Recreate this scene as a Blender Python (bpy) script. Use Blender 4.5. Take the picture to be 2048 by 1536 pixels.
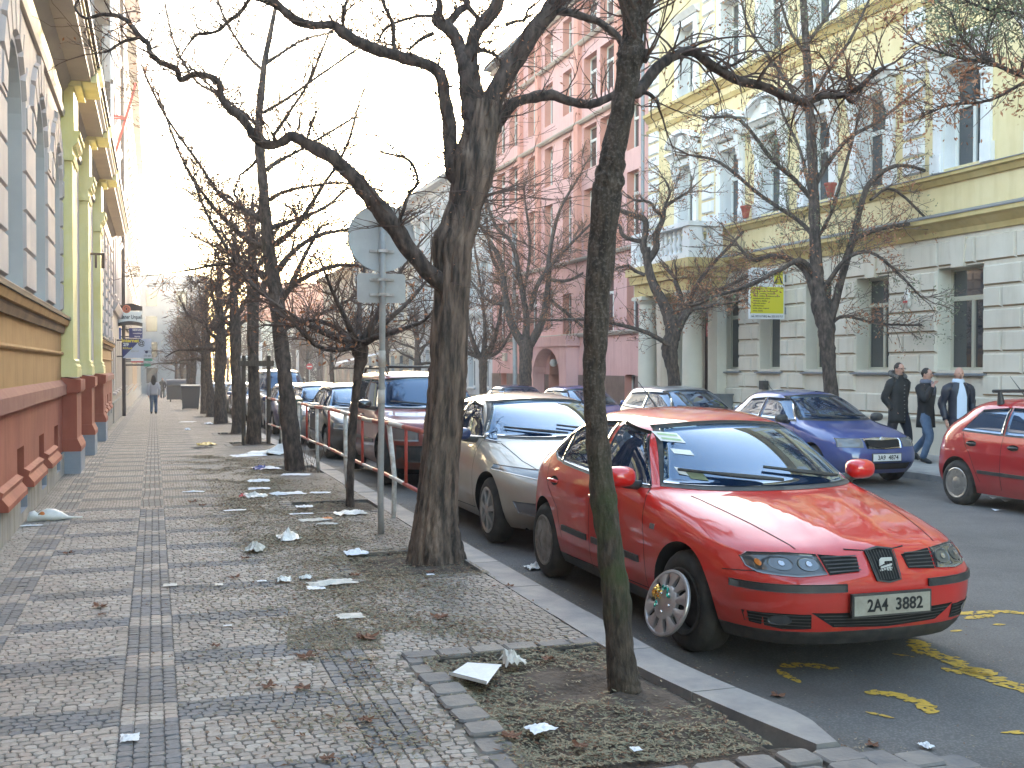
import bpy, bmesh, math, random
from mathutils import Vector, Matrix, noise, Quaternion
from mathutils.bvhtree import BVHTree
for o in list(bpy.data.objects): bpy.data.objects.remove(o)
S = bpy.context.scene
COL = S.collection
R = math.radians
# ------------------------------------------------------------------ camera
F = 2200.; H = 1.63
YAW = math.atan((1024-308)/F); PIT = math.atan((768-732)/F)
_cy, _sy, _cp, _sp = math.cos(YAW), math.sin(YAW), math.cos(PIT), math.sin(PIT)
FW = Vector((_sy*_cp, _cy*_cp, -_sp)); RT = Vector((_cy, -_sy, 0)); UP = Vector((_sy*_sp, _cy*_sp, _cp))
EYE = Vector((0, 0, H))
cam_d = bpy.data.cameras.new("camera"); cam = bpy.data.objects.new("camera", cam_d); COL.objects.link(cam)
cam_d.sensor_width = 36; cam_d.lens = F/2048*36; cam_d.clip_end = 3000; cam_d.clip_start = 0.05
cam.matrix_world = Matrix(((RT.x, UP.x, -FW.x, 0), (RT.y, UP.y, -FW.y, 0), (RT.z, UP.z, -FW.z, H), (0, 0, 0, 1)))
S.camera = cam
# ------------------------------------------------------------------ light
SUN_AZ, SUN_EL = 23.0, 9.0
w = bpy.data.worlds.new("World"); S.world = w; w.use_nodes = True
nt = w.node_tree; sky = nt.nodes.new("ShaderNodeTexSky"); sky.sky_type = 'NISHITA'; sky.sun_disc = False
sky.sun_elevation = R(SUN_EL); sky.sun_rotation = R(SUN_AZ); sky.air_density = 1.0; sky.dust_density = 1.6; sky.ozone_density = 1.2
nt.nodes["Background"].inputs[1].default_value = 0.15
tint = nt.nodes.new("ShaderNodeMixRGB"); tint.blend_type = 'MULTIPLY'; tint.inputs[0].default_value = 1; tint.inputs[2].default_value = (1, .955, .885, 1)
nt.links.new(sky.outputs[0], tint.inputs[1]); nt.links.new(tint.outputs[0], nt.nodes["Background"].inputs[0])
sd = bpy.data.lights.new("sun", 'SUN'); sd.energy = 2.0; sd.angle = R(0.6); sd.color = (1, .86, .68)
so = bpy.data.objects.new("sun", sd); COL.objects.link(so)
sv = Vector((math.sin(R(SUN_AZ))*math.cos(R(SUN_EL)), math.cos(R(SUN_AZ))*math.cos(R(SUN_EL)), math.sin(R(SUN_EL))))
so.rotation_euler = sv.to_track_quat('Z', 'Y').to_euler(); so.location = (0, 0, 30)
S.view_settings.view_transform = 'Standard'; S.view_settings.look = 'None'; S.view_settings.gamma = 1
S.view_settings.exposure = 3.82
S.render.engine = 'CYCLES'; S.render.resolution_x = 1024; S.render.resolution_y = 768
S.cycles.max_bounces = 6; S.cycles.diffuse_bounces = 3; S.cycles.glossy_bounces = 3; S.cycles.transparent_max_bounces = 8

# ------------------------------------------------------------------ pixel -> place helpers (points at real distances)
def ray(u, v): return FW + RT*((u-1024)/F) + UP*((768-v)/F)
def DP(u, v, d): return EYE + ray(u, v)*d
def GZ(y):
    t = max(0., y-16.); return -0.0145*t*t/(t+4.) if t > 0 else 0.
def PG(u, v, z=0.):
    r = ray(u, v); zz = z
    for _ in range(12):
        t = (zz-H)/r.z; zz = z+GZ(r.y*t)
    return EYE + r*t
def PXW(u, v, x):
    r = ray(u, v); return EYE + r*(x/r.x)
def PYW(u, v, y):
    r = ray(u, v); return EYE + r*(y/r.y)
def road_z(x, y): return -0.12-0.013*max(0, x-2.8)+GZ(y)
def yang(u, x):   # y of a place seen at column u when its x is known
    return x/math.tan(YAW+math.atan((u-1024)/F))

# ------------------------------------------------------------------ materials
def nodes(m): return m.node_tree.nodes, m.node_tree.links
def mat(name, c, rough=.7, metal=0., c2=None, sc=6., bump=0., bsc=None, spec=.5, coat=0., detail=5., stretch=(1, 1, 1), ramp=(.35, .65), dirt=None, dist=.02):
    m = bpy.data.materials.new(name); m.use_nodes = True; N, L = nodes(m); b = N["Principled BSDF"]
    b.inputs["Base Color"].default_value = (*c, 1); b.inputs["Roughness"].default_value = rough; b.inputs["Metallic"].default_value = metal
    b.inputs["Specular IOR Level"].default_value = spec; b.inputs["Coat Weight"].default_value = coat; b.inputs["Coat Roughness"].default_value = .03
    if c2 or bump:
        tc = N.new("ShaderNodeTexCoord"); mp = N.new("ShaderNodeMapping"); mp.inputs["Scale"].default_value = stretch; L.new(tc.outputs["Object"], mp.inputs[0])
    if c2:
        n = N.new("ShaderNodeTexNoise"); n.inputs["Scale"].default_value = sc; n.inputs["Detail"].default_value = detail; n.inputs["Roughness"].default_value = .62
        L.new(mp.outputs[0], n.inputs["Vector"]); cr = N.new("ShaderNodeValToRGB"); cr.color_ramp.elements[0].position = ramp[0]; cr.color_ramp.elements[1].position = ramp[1]
        cr.color_ramp.elements[0].color = (*c, 1); cr.color_ramp.elements[1].color = (*c2, 1); L.new(n.outputs[0], cr.inputs[0]); last = cr.outputs[0]
        if dirt:  # streaky wear: vertical runs
            mp2 = N.new("ShaderNodeMapping"); mp2.inputs["Scale"].default_value = (3, 3, .35); L.new(tc.outputs["Object"], mp2.inputs[0])
            n2 = N.new("ShaderNodeTexNoise"); n2.inputs["Scale"].default_value = 1.6; n2.inputs["Detail"].default_value = 6; L.new(mp2.outputs[0], n2.inputs["Vector"])
            r2 = N.new("ShaderNodeValToRGB"); r2.color_ramp.elements[0].position = .48; r2.color_ramp.elements[1].position = .75; L.new(n2.outputs[0], r2.inputs[0])
            mx = N.new("ShaderNodeMixRGB"); mx.blend_type = 'MULTIPLY'; mx.inputs[2].default_value = (*dirt, 1); L.new(r2.outputs[0], mx.inputs[0]); L.new(last, mx.inputs[1]); last = mx.outputs[0]
        L.new(last, b.inputs["Base Color"])
    if bump:
        n = N.new("ShaderNodeTexNoise"); n.inputs["Scale"].default_value = bsc or sc*3; n.inputs["Detail"].default_value = 6; L.new(mp.outputs[0], n.inputs["Vector"])
        bp = N.new("ShaderNodeBump"); bp.inputs["Strength"].default_value = bump; bp.inputs["Distance"].default_value = dist; L.new(n.outputs[0], bp.inputs["Height"]); L.new(bp.outputs[0], b.inputs["Normal"])
    return m
def paint(name, c, dirtcol=(.1, .075, .055), metal=0., dirt=.6):
    """car paint under clear coat, with road dirt on the lower flanks"""
    m = bpy.data.materials.new(name); m.use_nodes = True; N, L = nodes(m); b = N["Principled BSDF"]
    tc = N.new("ShaderNodeTexCoord"); sx = N.new("ShaderNodeSeparateXYZ"); L.new(tc.outputs["Object"], sx.inputs[0])
    n = N.new("ShaderNodeTexNoise"); n.inputs["Scale"].default_value = 3.2; n.inputs["Detail"].default_value = 7; L.new(tc.outputs["Object"], n.inputs["Vector"])
    mr = N.new("ShaderNodeMapRange"); mr.inputs[1].default_value = .95; mr.inputs[2].default_value = .2; mr.inputs[3].default_value = 0; mr.inputs[4].default_value = 1; L.new(sx.outputs[2], mr.inputs[0])
    mu = N.new("ShaderNodeMath"); mu.operation = 'MULTIPLY'; L.new(mr.outputs[0], mu.inputs[0]); L.new(n.outputs[0], mu.inputs[1])
    m2 = N.new("ShaderNodeMath"); m2.operation = 'MULTIPLY'; m2.inputs[1].default_value = dirt*2; m2.use_clamp = True; L.new(mu.outputs[0], m2.inputs[0])
    m3 = N.new("ShaderNodeMath"); m3.operation = 'MINIMUM'; m3.inputs[1].default_value = .8; L.new(m2.outputs[0], m3.inputs[0])
    mx = N.new("ShaderNodeMixRGB"); mx.inputs[1].default_value = (*c, 1); mx.inputs[2].default_value = (*dirtcol, 1); L.new(m3.outputs[0], mx.inputs[0]); L.new(mx.outputs[0], b.inputs["Base Color"])
    rr = N.new("ShaderNodeMapRange"); rr.inputs[3].default_value = .28; rr.inputs[4].default_value = .75; L.new(m3.outputs[0], rr.inputs[0]); L.new(rr.outputs[0], b.inputs["Roughness"])
    b.inputs["Metallic"].default_value = metal
    cw = N.new("ShaderNodeMapRange"); cw.inputs[3].default_value = 1.; cw.inputs[4].default_value = .1; L.new(m3.outputs[0], cw.inputs[0]); L.new(cw.outputs[0], b.inputs["Coat Weight"])
    b.inputs["Coat Roughness"].default_value = .04; b.inputs["Coat IOR"].default_value = 1.75; b.inputs["Specular IOR Level"].default_value = .15
    return m
def glassmat(name, c=(.02, .025, .03), ior=1.55, rough=.015, tint=None):
    m = bpy.data.materials.new(name); m.use_nodes = True; b = m.node_tree.nodes["Principled BSDF"]
    b.inputs["Base Color"].default_value = (*c, 1); b.inputs["Roughness"].default_value = rough; b.inputs["IOR"].default_value = ior
    if tint: b.inputs["Specular Tint"].default_value = (*tint, 1); b.inputs["Coat Tint"].default_value = (*tint, 1)
    b.inputs["Coat Weight"].default_value = 1; b.inputs["Coat Roughness"].default_value = .01; b.inputs["Coat IOR"].default_value = 1.5
    return m
M = {}
M['seat_red'] = paint('red_paint', (.60, .014, .010), (.15, .065, .045), dirt=.48)
M['fab_red'] = paint('dark_red_paint', (.42, .016, .022), dirt=.35)
M['fab_blue'] = paint('blue_paint', (.03, .065, .24), dirt=.3)
M['beige_met'] = paint('beige_paint', (.42, .375, .31), (.16, .125, .09), .2, dirt=.45)
M['maroon'] = paint('maroon_paint', (.2, .022, .018), dirt=.7)
M['silver'] = paint('silver_paint', (.42, .44, .47), metal=.5, dirt=.5)
M['darkgrey'] = paint('dark_grey_paint', (.05, .055, .065), metal=.3, dirt=.5)
M['navy'] = paint('navy_paint', (.02, .035, .11), dirt=.4)
M['black_p'] = paint('black_paint', (.012, .012, .014), dirt=.4)
M['white_p'] = paint('white_paint', (.62, .64, .66), dirt=.5)
M['cglass'] = glassmat('car_glass', (.008, .022, .045), 2.1, tint=(.5, .76, 1.))  # blue of the reflected sky is put into the glass tint and base
M['wglass'] = glassmat('window_glass', (.035, .04, .045), 1.5, .03)
M['trim'] = mat('black_trim', (.025, .025, .027), .55, c2=(.06, .055, .05), sc=9)
M['dark'] = mat('dark_cavity', (.006, .006, .006), .9)
M['tyre'] = mat('tyre_rubber', (.018, .017, .016), .85, c2=(.05, .043, .036), sc=7)
M['hub'] = mat('dusty_wheel', (.16, .14, .12), .5, .4, c2=(.3, .27, .24), sc=10)
M['alloy'] = mat('alloy_wheel', (.34, .33, .31), .35, .8, c2=(.45, .44, .42), sc=8)
M['chrome'] = mat('chrome', (.75, .75, .76), .12, 1.)
M['lampd'] = glassmat('smoky_lamp_glass', (.05, .052, .055), 1.5, .06)
M['lampr'] = mat('dull_reflector', (.17, .18, .19), .3, .8)
M['lamp'] = glassmat('lamp_glass', (.13, .13, .13), 1.5, .06)
M['lampin'] = mat('lamp_reflector', (.42, .42, .44), .15, .9)
M['orange_g'] = mat('orange_bulb', (.55, .16, .02), .3)
M['plate'] = mat('plate_white', (.36, .335, .28), .5, c2=(.27, .245, .2), sc=14)
M['plate2'] = mat('plate_white_clean', (.72, .72, .68), .45)
M['ink'] = mat('black_ink', (.01, .01, .012), .5)
M['bark'] = mat('brown_bark', (.04, .03, .024), .95, c2=(.25, .175, .13), sc=5, stretch=(3, 3, .55), bump=.9, bsc=11, dist=.03, ramp=(.38, .68))
M['bark_d'] = mat('dark_bark', (.034, .025, .021), .95, c2=(.14, .10, .08), sc=9, stretch=(2, 2, .8), bump=.7, bsc=18, ramp=(.4, .7))
M['twig'] = mat('twig_bark', (.11, .07, .054), .9)
M['twig_r'] = mat('reddish_twig_bark', (.07, .035, .026), .9)
M['dryleaf'] = mat('dry_leaf', (.30, .105, .045), .8, c2=(.42, .2, .1), sc=3)
M['greenleaf'] = mat('pale_green_leaf', (.13, .16, .08), .8, c2=(.2, .2, .12), sc=3)
M['wood'] = mat('weathered_wood', (.045, .032, .024), .9, c2=(.1, .08, .06), sc=6, stretch=(4, 4, .5), bump=.3)
M['galv'] = mat('galvanised_metal', (.46, .46, .44), .6, .25, c2=(.36, .36, .35), sc=8, dirt=(.6, .55, .5))
M['signback'] = mat('grey_sign_back', (.58, .59, .57), .6, .1, c2=(.5, .51, .5), sc=5)
M['white_m'] = mat('white_painted_metal', (.72, .70, .66), .5, c2=(.4, .35, .3), sc=12)
M['red_m'] = mat('red_painted_metal', (.5, .045, .025), .45, c2=(.34, .05, .035), sc=12)
M['rail_m'] = None
M['stone'] = mat('granite_kerb', (.19, .185, .19), .8, c2=(.29, .27, .25), sc=4, bump=.4, bsc=60, dist=.006)
M['sett'] = mat('granite_sett', (.13, .125, .13), .8, c2=(.24, .215, .19), sc=3.1, bump=.5, bsc=40, dist=.008)
M['soil'] = mat('brown_soil', (.055, .04, .03), .95, c2=(.12, .09, .07), sc=5, bump=.9, bsc=30, dist=.03)
M['leaf_b'] = mat('brown_fallen_leaf', (.22, .095, .05), .8, c2=(.14, .065, .04), sc=25)
M['litter1'] = mat('grey_green_leaflet', (.185, .175, .115), .8)
M['litter2'] = mat('tan_leaflet', (.29, .235, .15), .8)
M['litter3'] = mat('brown_leaflet', (.17, .085, .045), .8)
M['paper'] = mat('white_paper', (.78, .79, .82), .7, c2=(.66, .66, .68), sc=9)
M['paper_d'] = mat('dirty_paper', (.5, .46, .4), .8, c2=(.66, .63, .58), sc=12)
M['plastic'] = mat('white_plastic_bag', (.66, .64, .6), .35, c2=(.78, .77, .75), sc=9)
M['bluepl'] = mat('blue_plastic', (.03, .05, .25), .4)
M['redpl'] = mat('red_plastic', (.5, .03, .04), .4)
M['yellowpl'] = mat('yellow_plastic', (.5, .33, .06), .5)
M['orangepl'] = mat('orange_print', (.7, .22, .05), .5)
M['greenbin'] = mat('green_bin_plastic', (.02, .055, .028), .5)
M['greybin'] = mat('grey_bin_plastic', (.035, .04, .05), .5)
M['gold'] = mat('gold_ribbon', (.75, .46, .09), .2, 1.)
M['teal'] = mat('green_ribbon', (.02, .28, .2), .25, .8)
M['skin'] = mat('skin', (.48, .26, .19), .6)
M['hair'] = mat('dark_brown_hair', (.018, .012, .009), .6)
M['fur'] = mat('grey_fur', (.18, .16, .15), 1., c2=(.05, .045, .04), sc=40)
M['coat1'] = mat('black_coat', (.012, .012, .013), .75, c2=(.022, .022, .024), sc=7)
M['coat2'] = mat('dark_coat', (.008, .009, .012), .8)
M['puffer'] = mat('navy_puffer', (.012, .015, .028), .5)
M['shirt'] = mat('pale_blue_shirt', (.52, .6, .72), .8)
M['jeans'] = mat('blue_jeans', (.05, .09, .16), .85, c2=(.1, .15, .23), sc=5)
M['trous'] = mat('dark_trousers', (.014, .017, .03), .85)
M['greytop'] = mat('pale_grey_top', (.4, .4, .43), .85)
M['scarf'] = mat('grey_scarf', (.12, .13, .17), .9)
M['shoe'] = mat('black_shoe', (.01, .01, .01), .5)
# walls
M['lw_beige'] = mat('pinkish_render', (.49, .42, .40), .85, c2=(.56, .49, .46), sc=1.3, dirt=(.86, .84, .84), bump=.12, bsc=40, dist=.005)
M['lw_blue'] = mat('bluegrey_render', (.50, .49, .485), .85, c2=(.57, .555, .54), sc=1.5)
M['lw_ochre'] = mat('ochre_render', (.40, .215, .075), .85, c2=(.46, .26, .1), sc=1.8, dirt=(.8, .78, .75), bump=.1, bsc=40, dist=.004)
M['lw_red'] = mat('brick_red_render', (.30, .07, .042), .8, c2=(.37, .10, .06), sc=1.5, dirt=(.75, .7, .7), bump=.15, bsc=30, dist=.005)
M['lw_ledge'] = mat('dusty_red_ledge', (.27, .1, .075), .9, c2=(.33, .14, .1), sc=3)
M['lw_brown'] = mat('brown_moulding', (.13, .075, .045), .8, c2=(.22, .13, .07), sc=2)
M['lw_yel'] = mat('lemon_paint', (.78, .68, .28), .7, c2=(.82, .75, .42), sc=1.4, dirt=(.85, .86, .8))
M['lw_conc'] = mat('grey_stone_base', (.26, .26, .25), .9, c2=(.36, .34, .31), sc=2.5, dirt=(.7, .66, .6), bump=.3, bsc=20, dist=.01)
M['lw_conc2'] = mat('bluegrey_stone_base', (.24, .27, .32), .9, c2=(.3, .32, .36), sc=2.5, bump=.3, bsc=20, dist=.01)
M['corn'] = mat('greyish_cornice', (.37, .31, .27), .85, c2=(.43, .37, .3), sc=1.6)
M['corn_y'] = mat('ochre_cornice', (.45, .36, .17), .85, c2=(.5, .42, .22), sc=1.6)
M['flash'] = mat('dark_flashing', (.05, .035, .035), .6)
M['yw_beige'] = mat('beige_render', (.57, .50, .41), .85, c2=(.64, .57, .47), sc=1.1, dirt=(.86, .84, .8), bump=.1, bsc=40, dist=.004)
M['yw_side'] = mat('pale_reveal_render', (.57, .52, .43), .85, c2=(.63, .58, .48), sc=1.2)
M['yw_tan'] = mat('tan_block_shade', (.33, .24, .15), .85)  # brownish shadow beneath each block, put into the colour of its lower splay
M['yw_yel'] = mat('yellow_render', (.66, .52, .27), .85, c2=(.72, .59, .35), sc=.9, dirt=(.88, .85, .8))
M['yw_corn'] = mat('ochre_band', (.50, .36, .14), .85, c2=(.56, .43, .2), sc=1.2, dirt=(.8, .8, .8))
M['yw_white'] = mat('white_stucco', (.66, .64, .62), .8, c2=(.73, .71, .7), sc=2, dirt=(.85, .84, .84))
M['pk'] = mat('pink_render', (.60, .34, .31), .85, c2=(.67, .40, .37), sc=.8, dirt=(.86, .82, .82))
M['pk_d'] = mat('salmon_render', (.55, .25, .19), .85, c2=(.62, .3, .23), sc=1)
M['pk_plinth'] = mat('brown_granite', (.11, .065, .055), .35, c2=(.17, .11, .095), sc=3, detail=8)
M['roofm'] = mat('grey_roof', (.08, .08, .09), .7)
M['gb'] = mat('pale_blue_render', (.46, .49, .50), .85, c2=(.54, .56, .57), sc=1.2, dirt=(.85, .85, .85))
M['cream'] = mat('cream_render', (.58, .53, .42), .85, c2=(.64, .59, .48), sc=1.2, dirt=(.85, .82, .8))
M['farw'] = mat('far_pale_render', (.24, .26, .28), .85, c2=(.29, .31, .33), sc=.8)
M['tand'] = mat('dark_tan_render', (.24, .20, .165), .85, c2=(.3, .25, .2), sc=1.1)
M['tanb'] = mat('tan_render', (.38, .33, .28), .85, c2=(.46, .40, .34), sc=1.1, dirt=(.8, .78, .78))
M['frame_w'] = mat('white_window_frame', (.68, .67, .62), .6)
M['frame_b'] = mat('brown_window_frame', (.12, .07, .05), .6)
M['zinc'] = mat('zinc_sill', (.22, .23, .25), .5, .4)
M['curt'] = mat('grey_curtain', (.25, .25, .27), .9)

# ------------------------------------------------------------------ mesh building
class MB:
    def __init__(s): s.v = []; s.f = []; s.m = []; s.marks = []
    def nxt(s): s.marks.append((len(s.v), len(s.f))); return s
    def parts(s, name, mats, parent, **kw):
        """one part per stretch between marks"""
        mk = [(0, 0)]+[m for m in s.marks if m[0] > 0]+[(len(s.v), len(s.f))]; out = []
        for (v0, f0), (v1, f1) in zip(mk, mk[1:]):
            if f1 <= f0: continue
            q = MB(); q.v = s.v[v0:v1]; q.f = [tuple(i-v0 for i in f) for f in s.f[f0:f1]]; q.m = s.m[f0:f1]; out.append(q.build(name, mats, parent, **kw))
        return out
    def add(s, vs, fs, mi=0):
        b = len(s.v); s.v.extend([tuple(p) for p in vs]); s.f.extend([tuple(b+i for i in f) for f in fs]); s.m.extend([mi]*len(fs)); return s
    def box(s, x0, x1, y0, y1, z0, z1, mi=0):
        if x0 > x1: x0, x1 = x1, x0
        if y0 > y1: y0, y1 = y1, y0
        return s.add([(x0, y0, z0), (x1, y0, z0), (x1, y1, z0), (x0, y1, z0), (x0, y0, z1), (x1, y0, z1), (x1, y1, z1), (x0, y1, z1)],
                     [(0, 3, 2, 1), (4, 5, 6, 7), (0, 1, 5, 4), (1, 2, 6, 5), (2, 3, 7, 6), (3, 0, 4, 7)], mi)
    def obox(s, c, ax, ay, az, hx, hy, hz, mi=0):
        P = []
        for k in (-1, 1):
            for j, i in ((-1, -1), (-1, 1), (1, 1), (1, -1)): P.append(c+ax*(i*hx)+ay*(j*hy)+az*(k*hz))
        return s.add(P, [(0, 3, 2, 1), (4, 5, 6, 7), (0, 1, 5, 4), (1, 2, 6, 5), (2, 3, 7, 6), (3, 0, 4, 7)], mi)
    def tube(s, pts, rad, n=8, mi=0, cap=True, jit=0., rng=None, flat=1.):
        pts = [Vector(p) for p in pts]; m = len(pts)
        if m < 2: return s
        if not hasattr(rad, '__len__'): rad = [rad]*m
        b = len(s.v); prev = None
        for i, p in enumerate(pts):
            t = (pts[min(i+1, m-1)]-pts[max(i-1, 0)])
            if t.length < 1e-9: t = Vector((0, 0, 1))
            t.normalize()
            if prev is None:
                a = Vector((1, 0, 0)) if abs(t.x) < .8 else Vector((0, 1, 0)); u = t.cross(a).normalized()
            else:
                u = (prev-t*prev.dot(t))
                u = u.normalized() if u.length > 1e-6 else t.orthogonal().normalized()
            prev = u; w_ = t.cross(u)
            for k in range(n):
                a = 2*math.pi*k/n; r = rad[i]*(1+(rng.uniform(-jit, jit) if jit else 0))
                s.v.append(tuple(p+(u*math.cos(a)+w_*math.sin(a)*flat)*r))
        for i in range(m-1):
            for k in range(n):
                k2 = (k+1) % n; s.f.append((b+i*n+k, b+i*n+k2, b+(i+1)*n+k2, b+(i+1)*n+k)); s.m.append(mi)
        if cap:
            s.f.append(tuple(b+k for k in reversed(range(n)))); s.m.append(mi)
            s.f.append(tuple(b+(m-1)*n+k for k in range(n))); s.m.append(mi)
        return s
    def lathe(s, prof, c, axis='z', n=24, mi=0, close=True):
        """prof: list of (radius, height along the axis)"""
        b = len(s.v); c = Vector(c); m = len(prof)
        for r, h in prof:
            for k in range(n):
                a = 2*math.pi*k/n; q, w_ = r*math.cos(a), r*math.sin(a)
                s.v.append(tuple(c+(Vector((q, w_, h)) if axis == 'z' else Vector((h, q, w_)) if axis == 'x' else Vector((w_, h, q)))))
        for i in range(m-1):
            for k in range(n):
                k2 = (k+1) % n; s.f.append((b+i*n+k, b+i*n+k2, b+(i+1)*n+k2, b+(i+1)*n+k)); s.m.append(mi)
        if close:
            s.f.append(tuple(b+k for k in reversed(range(n)))); s.m.append(mi)
            s.f.append(tuple(b+(m-1)*n+k for k in range(n))); s.m.append(mi)
        return s
    def build(s, name, mats, parent=None, smooth=False, sharp=None, world=True):
        me = bpy.data.meshes.new(name)
        off = Vector((0, 0, 0))
        o = bpy.data.objects.new(name, me); COL.objects.link(o)
        vs = s.v
        if parent is not None:
            o.parent = parent
            if world:
                pm = parent.matrix_basis if parent.parent is None else parent.parent.matrix_basis @ parent.matrix_basis
                inv = pm.inverted(); vs = [tuple(inv @ Vector(p)) for p in s.v]
        me.from_pydata(vs, [], s.f)
        if not isinstance(mats, (list, tuple)): mats = [mats]
        for x in mats: me.materials.append(x)
        if len(mats) > 1: me.polygons.foreach_set('material_index', s.m)
        if smooth: me.polygons.foreach_set('use_smooth', [True]*len(me.polygons))
        me.update()
        if sharp: me.set_sharp_from_angle(angle=R(sharp))
        return o
def tag(o, label=None, cat=None, group=None, kind=None):
    if label: o['label'] = label
    if cat: o['category'] = cat
    if group: o['group'] = group
    if kind: o['kind'] = kind
    return o
def thing(name, label, cat, loc=(0, 0, 0), rz=0., group=None):
    o = bpy.data.objects.new(name, None); COL.objects.link(o); o.location = loc; o.rotation_euler = (0, 0, rz); o.empty_display_size = .2
    o.matrix_basis = Matrix.Translation(Vector(loc)) @ Matrix.Rotation(rz, 4, 'Z')
    return tag(o, label, cat, group)
def struct(o): o['kind'] = 'structure'; return o
def copy_tree(o, parent=None):
    c = o.copy(); COL.objects.link(c)
    if parent is not None: c.parent = parent
    for ch in [x for x in bpy.data.objects if x.parent == o and x is not c]:
        copy_tree(ch, c)
    return c
def dup(o, loc, rz, label, group=None, scale=None):
    c = copy_tree(o); c.location = loc; c.rotation_euler = (0, 0, rz); c['label'] = label
    if group: c['group'] = group
    if scale: c.scale = scale if hasattr(scale, '__len__') else (scale,)*3
    return c
FONT = bpy.data.fonts[0] if bpy.data.fonts else None
def text_mesh(body, size=1., width=None, height=None, bold=0., thick=.002, align='CENTER'):
    cu = bpy.data.curves.new('txt', 'FONT'); cu.body = body; cu.size = size; cu.align_x = align; cu.align_y = 'CENTER'; cu.extrude = thick; cu.offset = bold; cu.resolution_u = 3
    ob = bpy.data.objects.new('txt', cu); COL.objects.link(ob)
    bpy.context.view_layer.update()
    dg = bpy.context.evaluated_depsgraph_get(); me = bpy.data.meshes.new_from_object(ob.evaluated_get(dg))
    bpy.data.objects.remove(ob)
    vs = [v.co.copy() for v in me.vertices]; fs = [tuple(p.vertices) for p in me.polygons]; bpy.data.meshes.remove(me)
    if vs:
        x0 = min(v.x for v in vs); x1 = max(v.x for v in vs); y0 = min(v.y for v in vs); y1 = max(v.y for v in vs)
        sx = width/(x1-x0) if width else 1; sy = height/(y1-y0) if height else sx
        for v in vs: v.x = (v.x-(x0+x1)/2)*sx; v.y = (v.y-(y0+y1)/2)*sy
    return vs, fs
def put_text(mb, body, c, right, up, width, height, mi=0, bold=.012, thick=.002):
    vs, fs = text_mesh(body, 1., width, height, bold, thick)
    right = Vector(right).normalized(); up = Vector(up).normalized(); n = right.cross(up); c = Vector(c)
    mb.add([c+right*v.x+up*v.y+n*v.z for v in vs], fs, mi)
# ------------------------------------------------------------------ the setting: ground, pavements, road
def sheet(name, xs, ys, zf, m):
    mb = MB(); nx = len(xs)
    for y in ys:
        for x in xs: mb.v.append((x, y, zf(x, y)))
    for j in range(len(ys)-1):
        for i in range(nx-1):
            a = j*nx+i; mb.f.append((a, a+1, a+1+nx, a+nx)); mb.m.append(0)
    return struct(mb.build(name, m))
YS = [-12, -6, 0, 4, 8, 12, 16]+[16+3*i for i in range(1, 30)]+[110, 125, 140, 170]
gm = mat('ground_mat', (.09, .085, .08), .95, c2=(.13, .12, .11), sc=1)
sheet('ground', [-300, 400], [-200, 400], lambda x, y: -3.2, gm)

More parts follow.
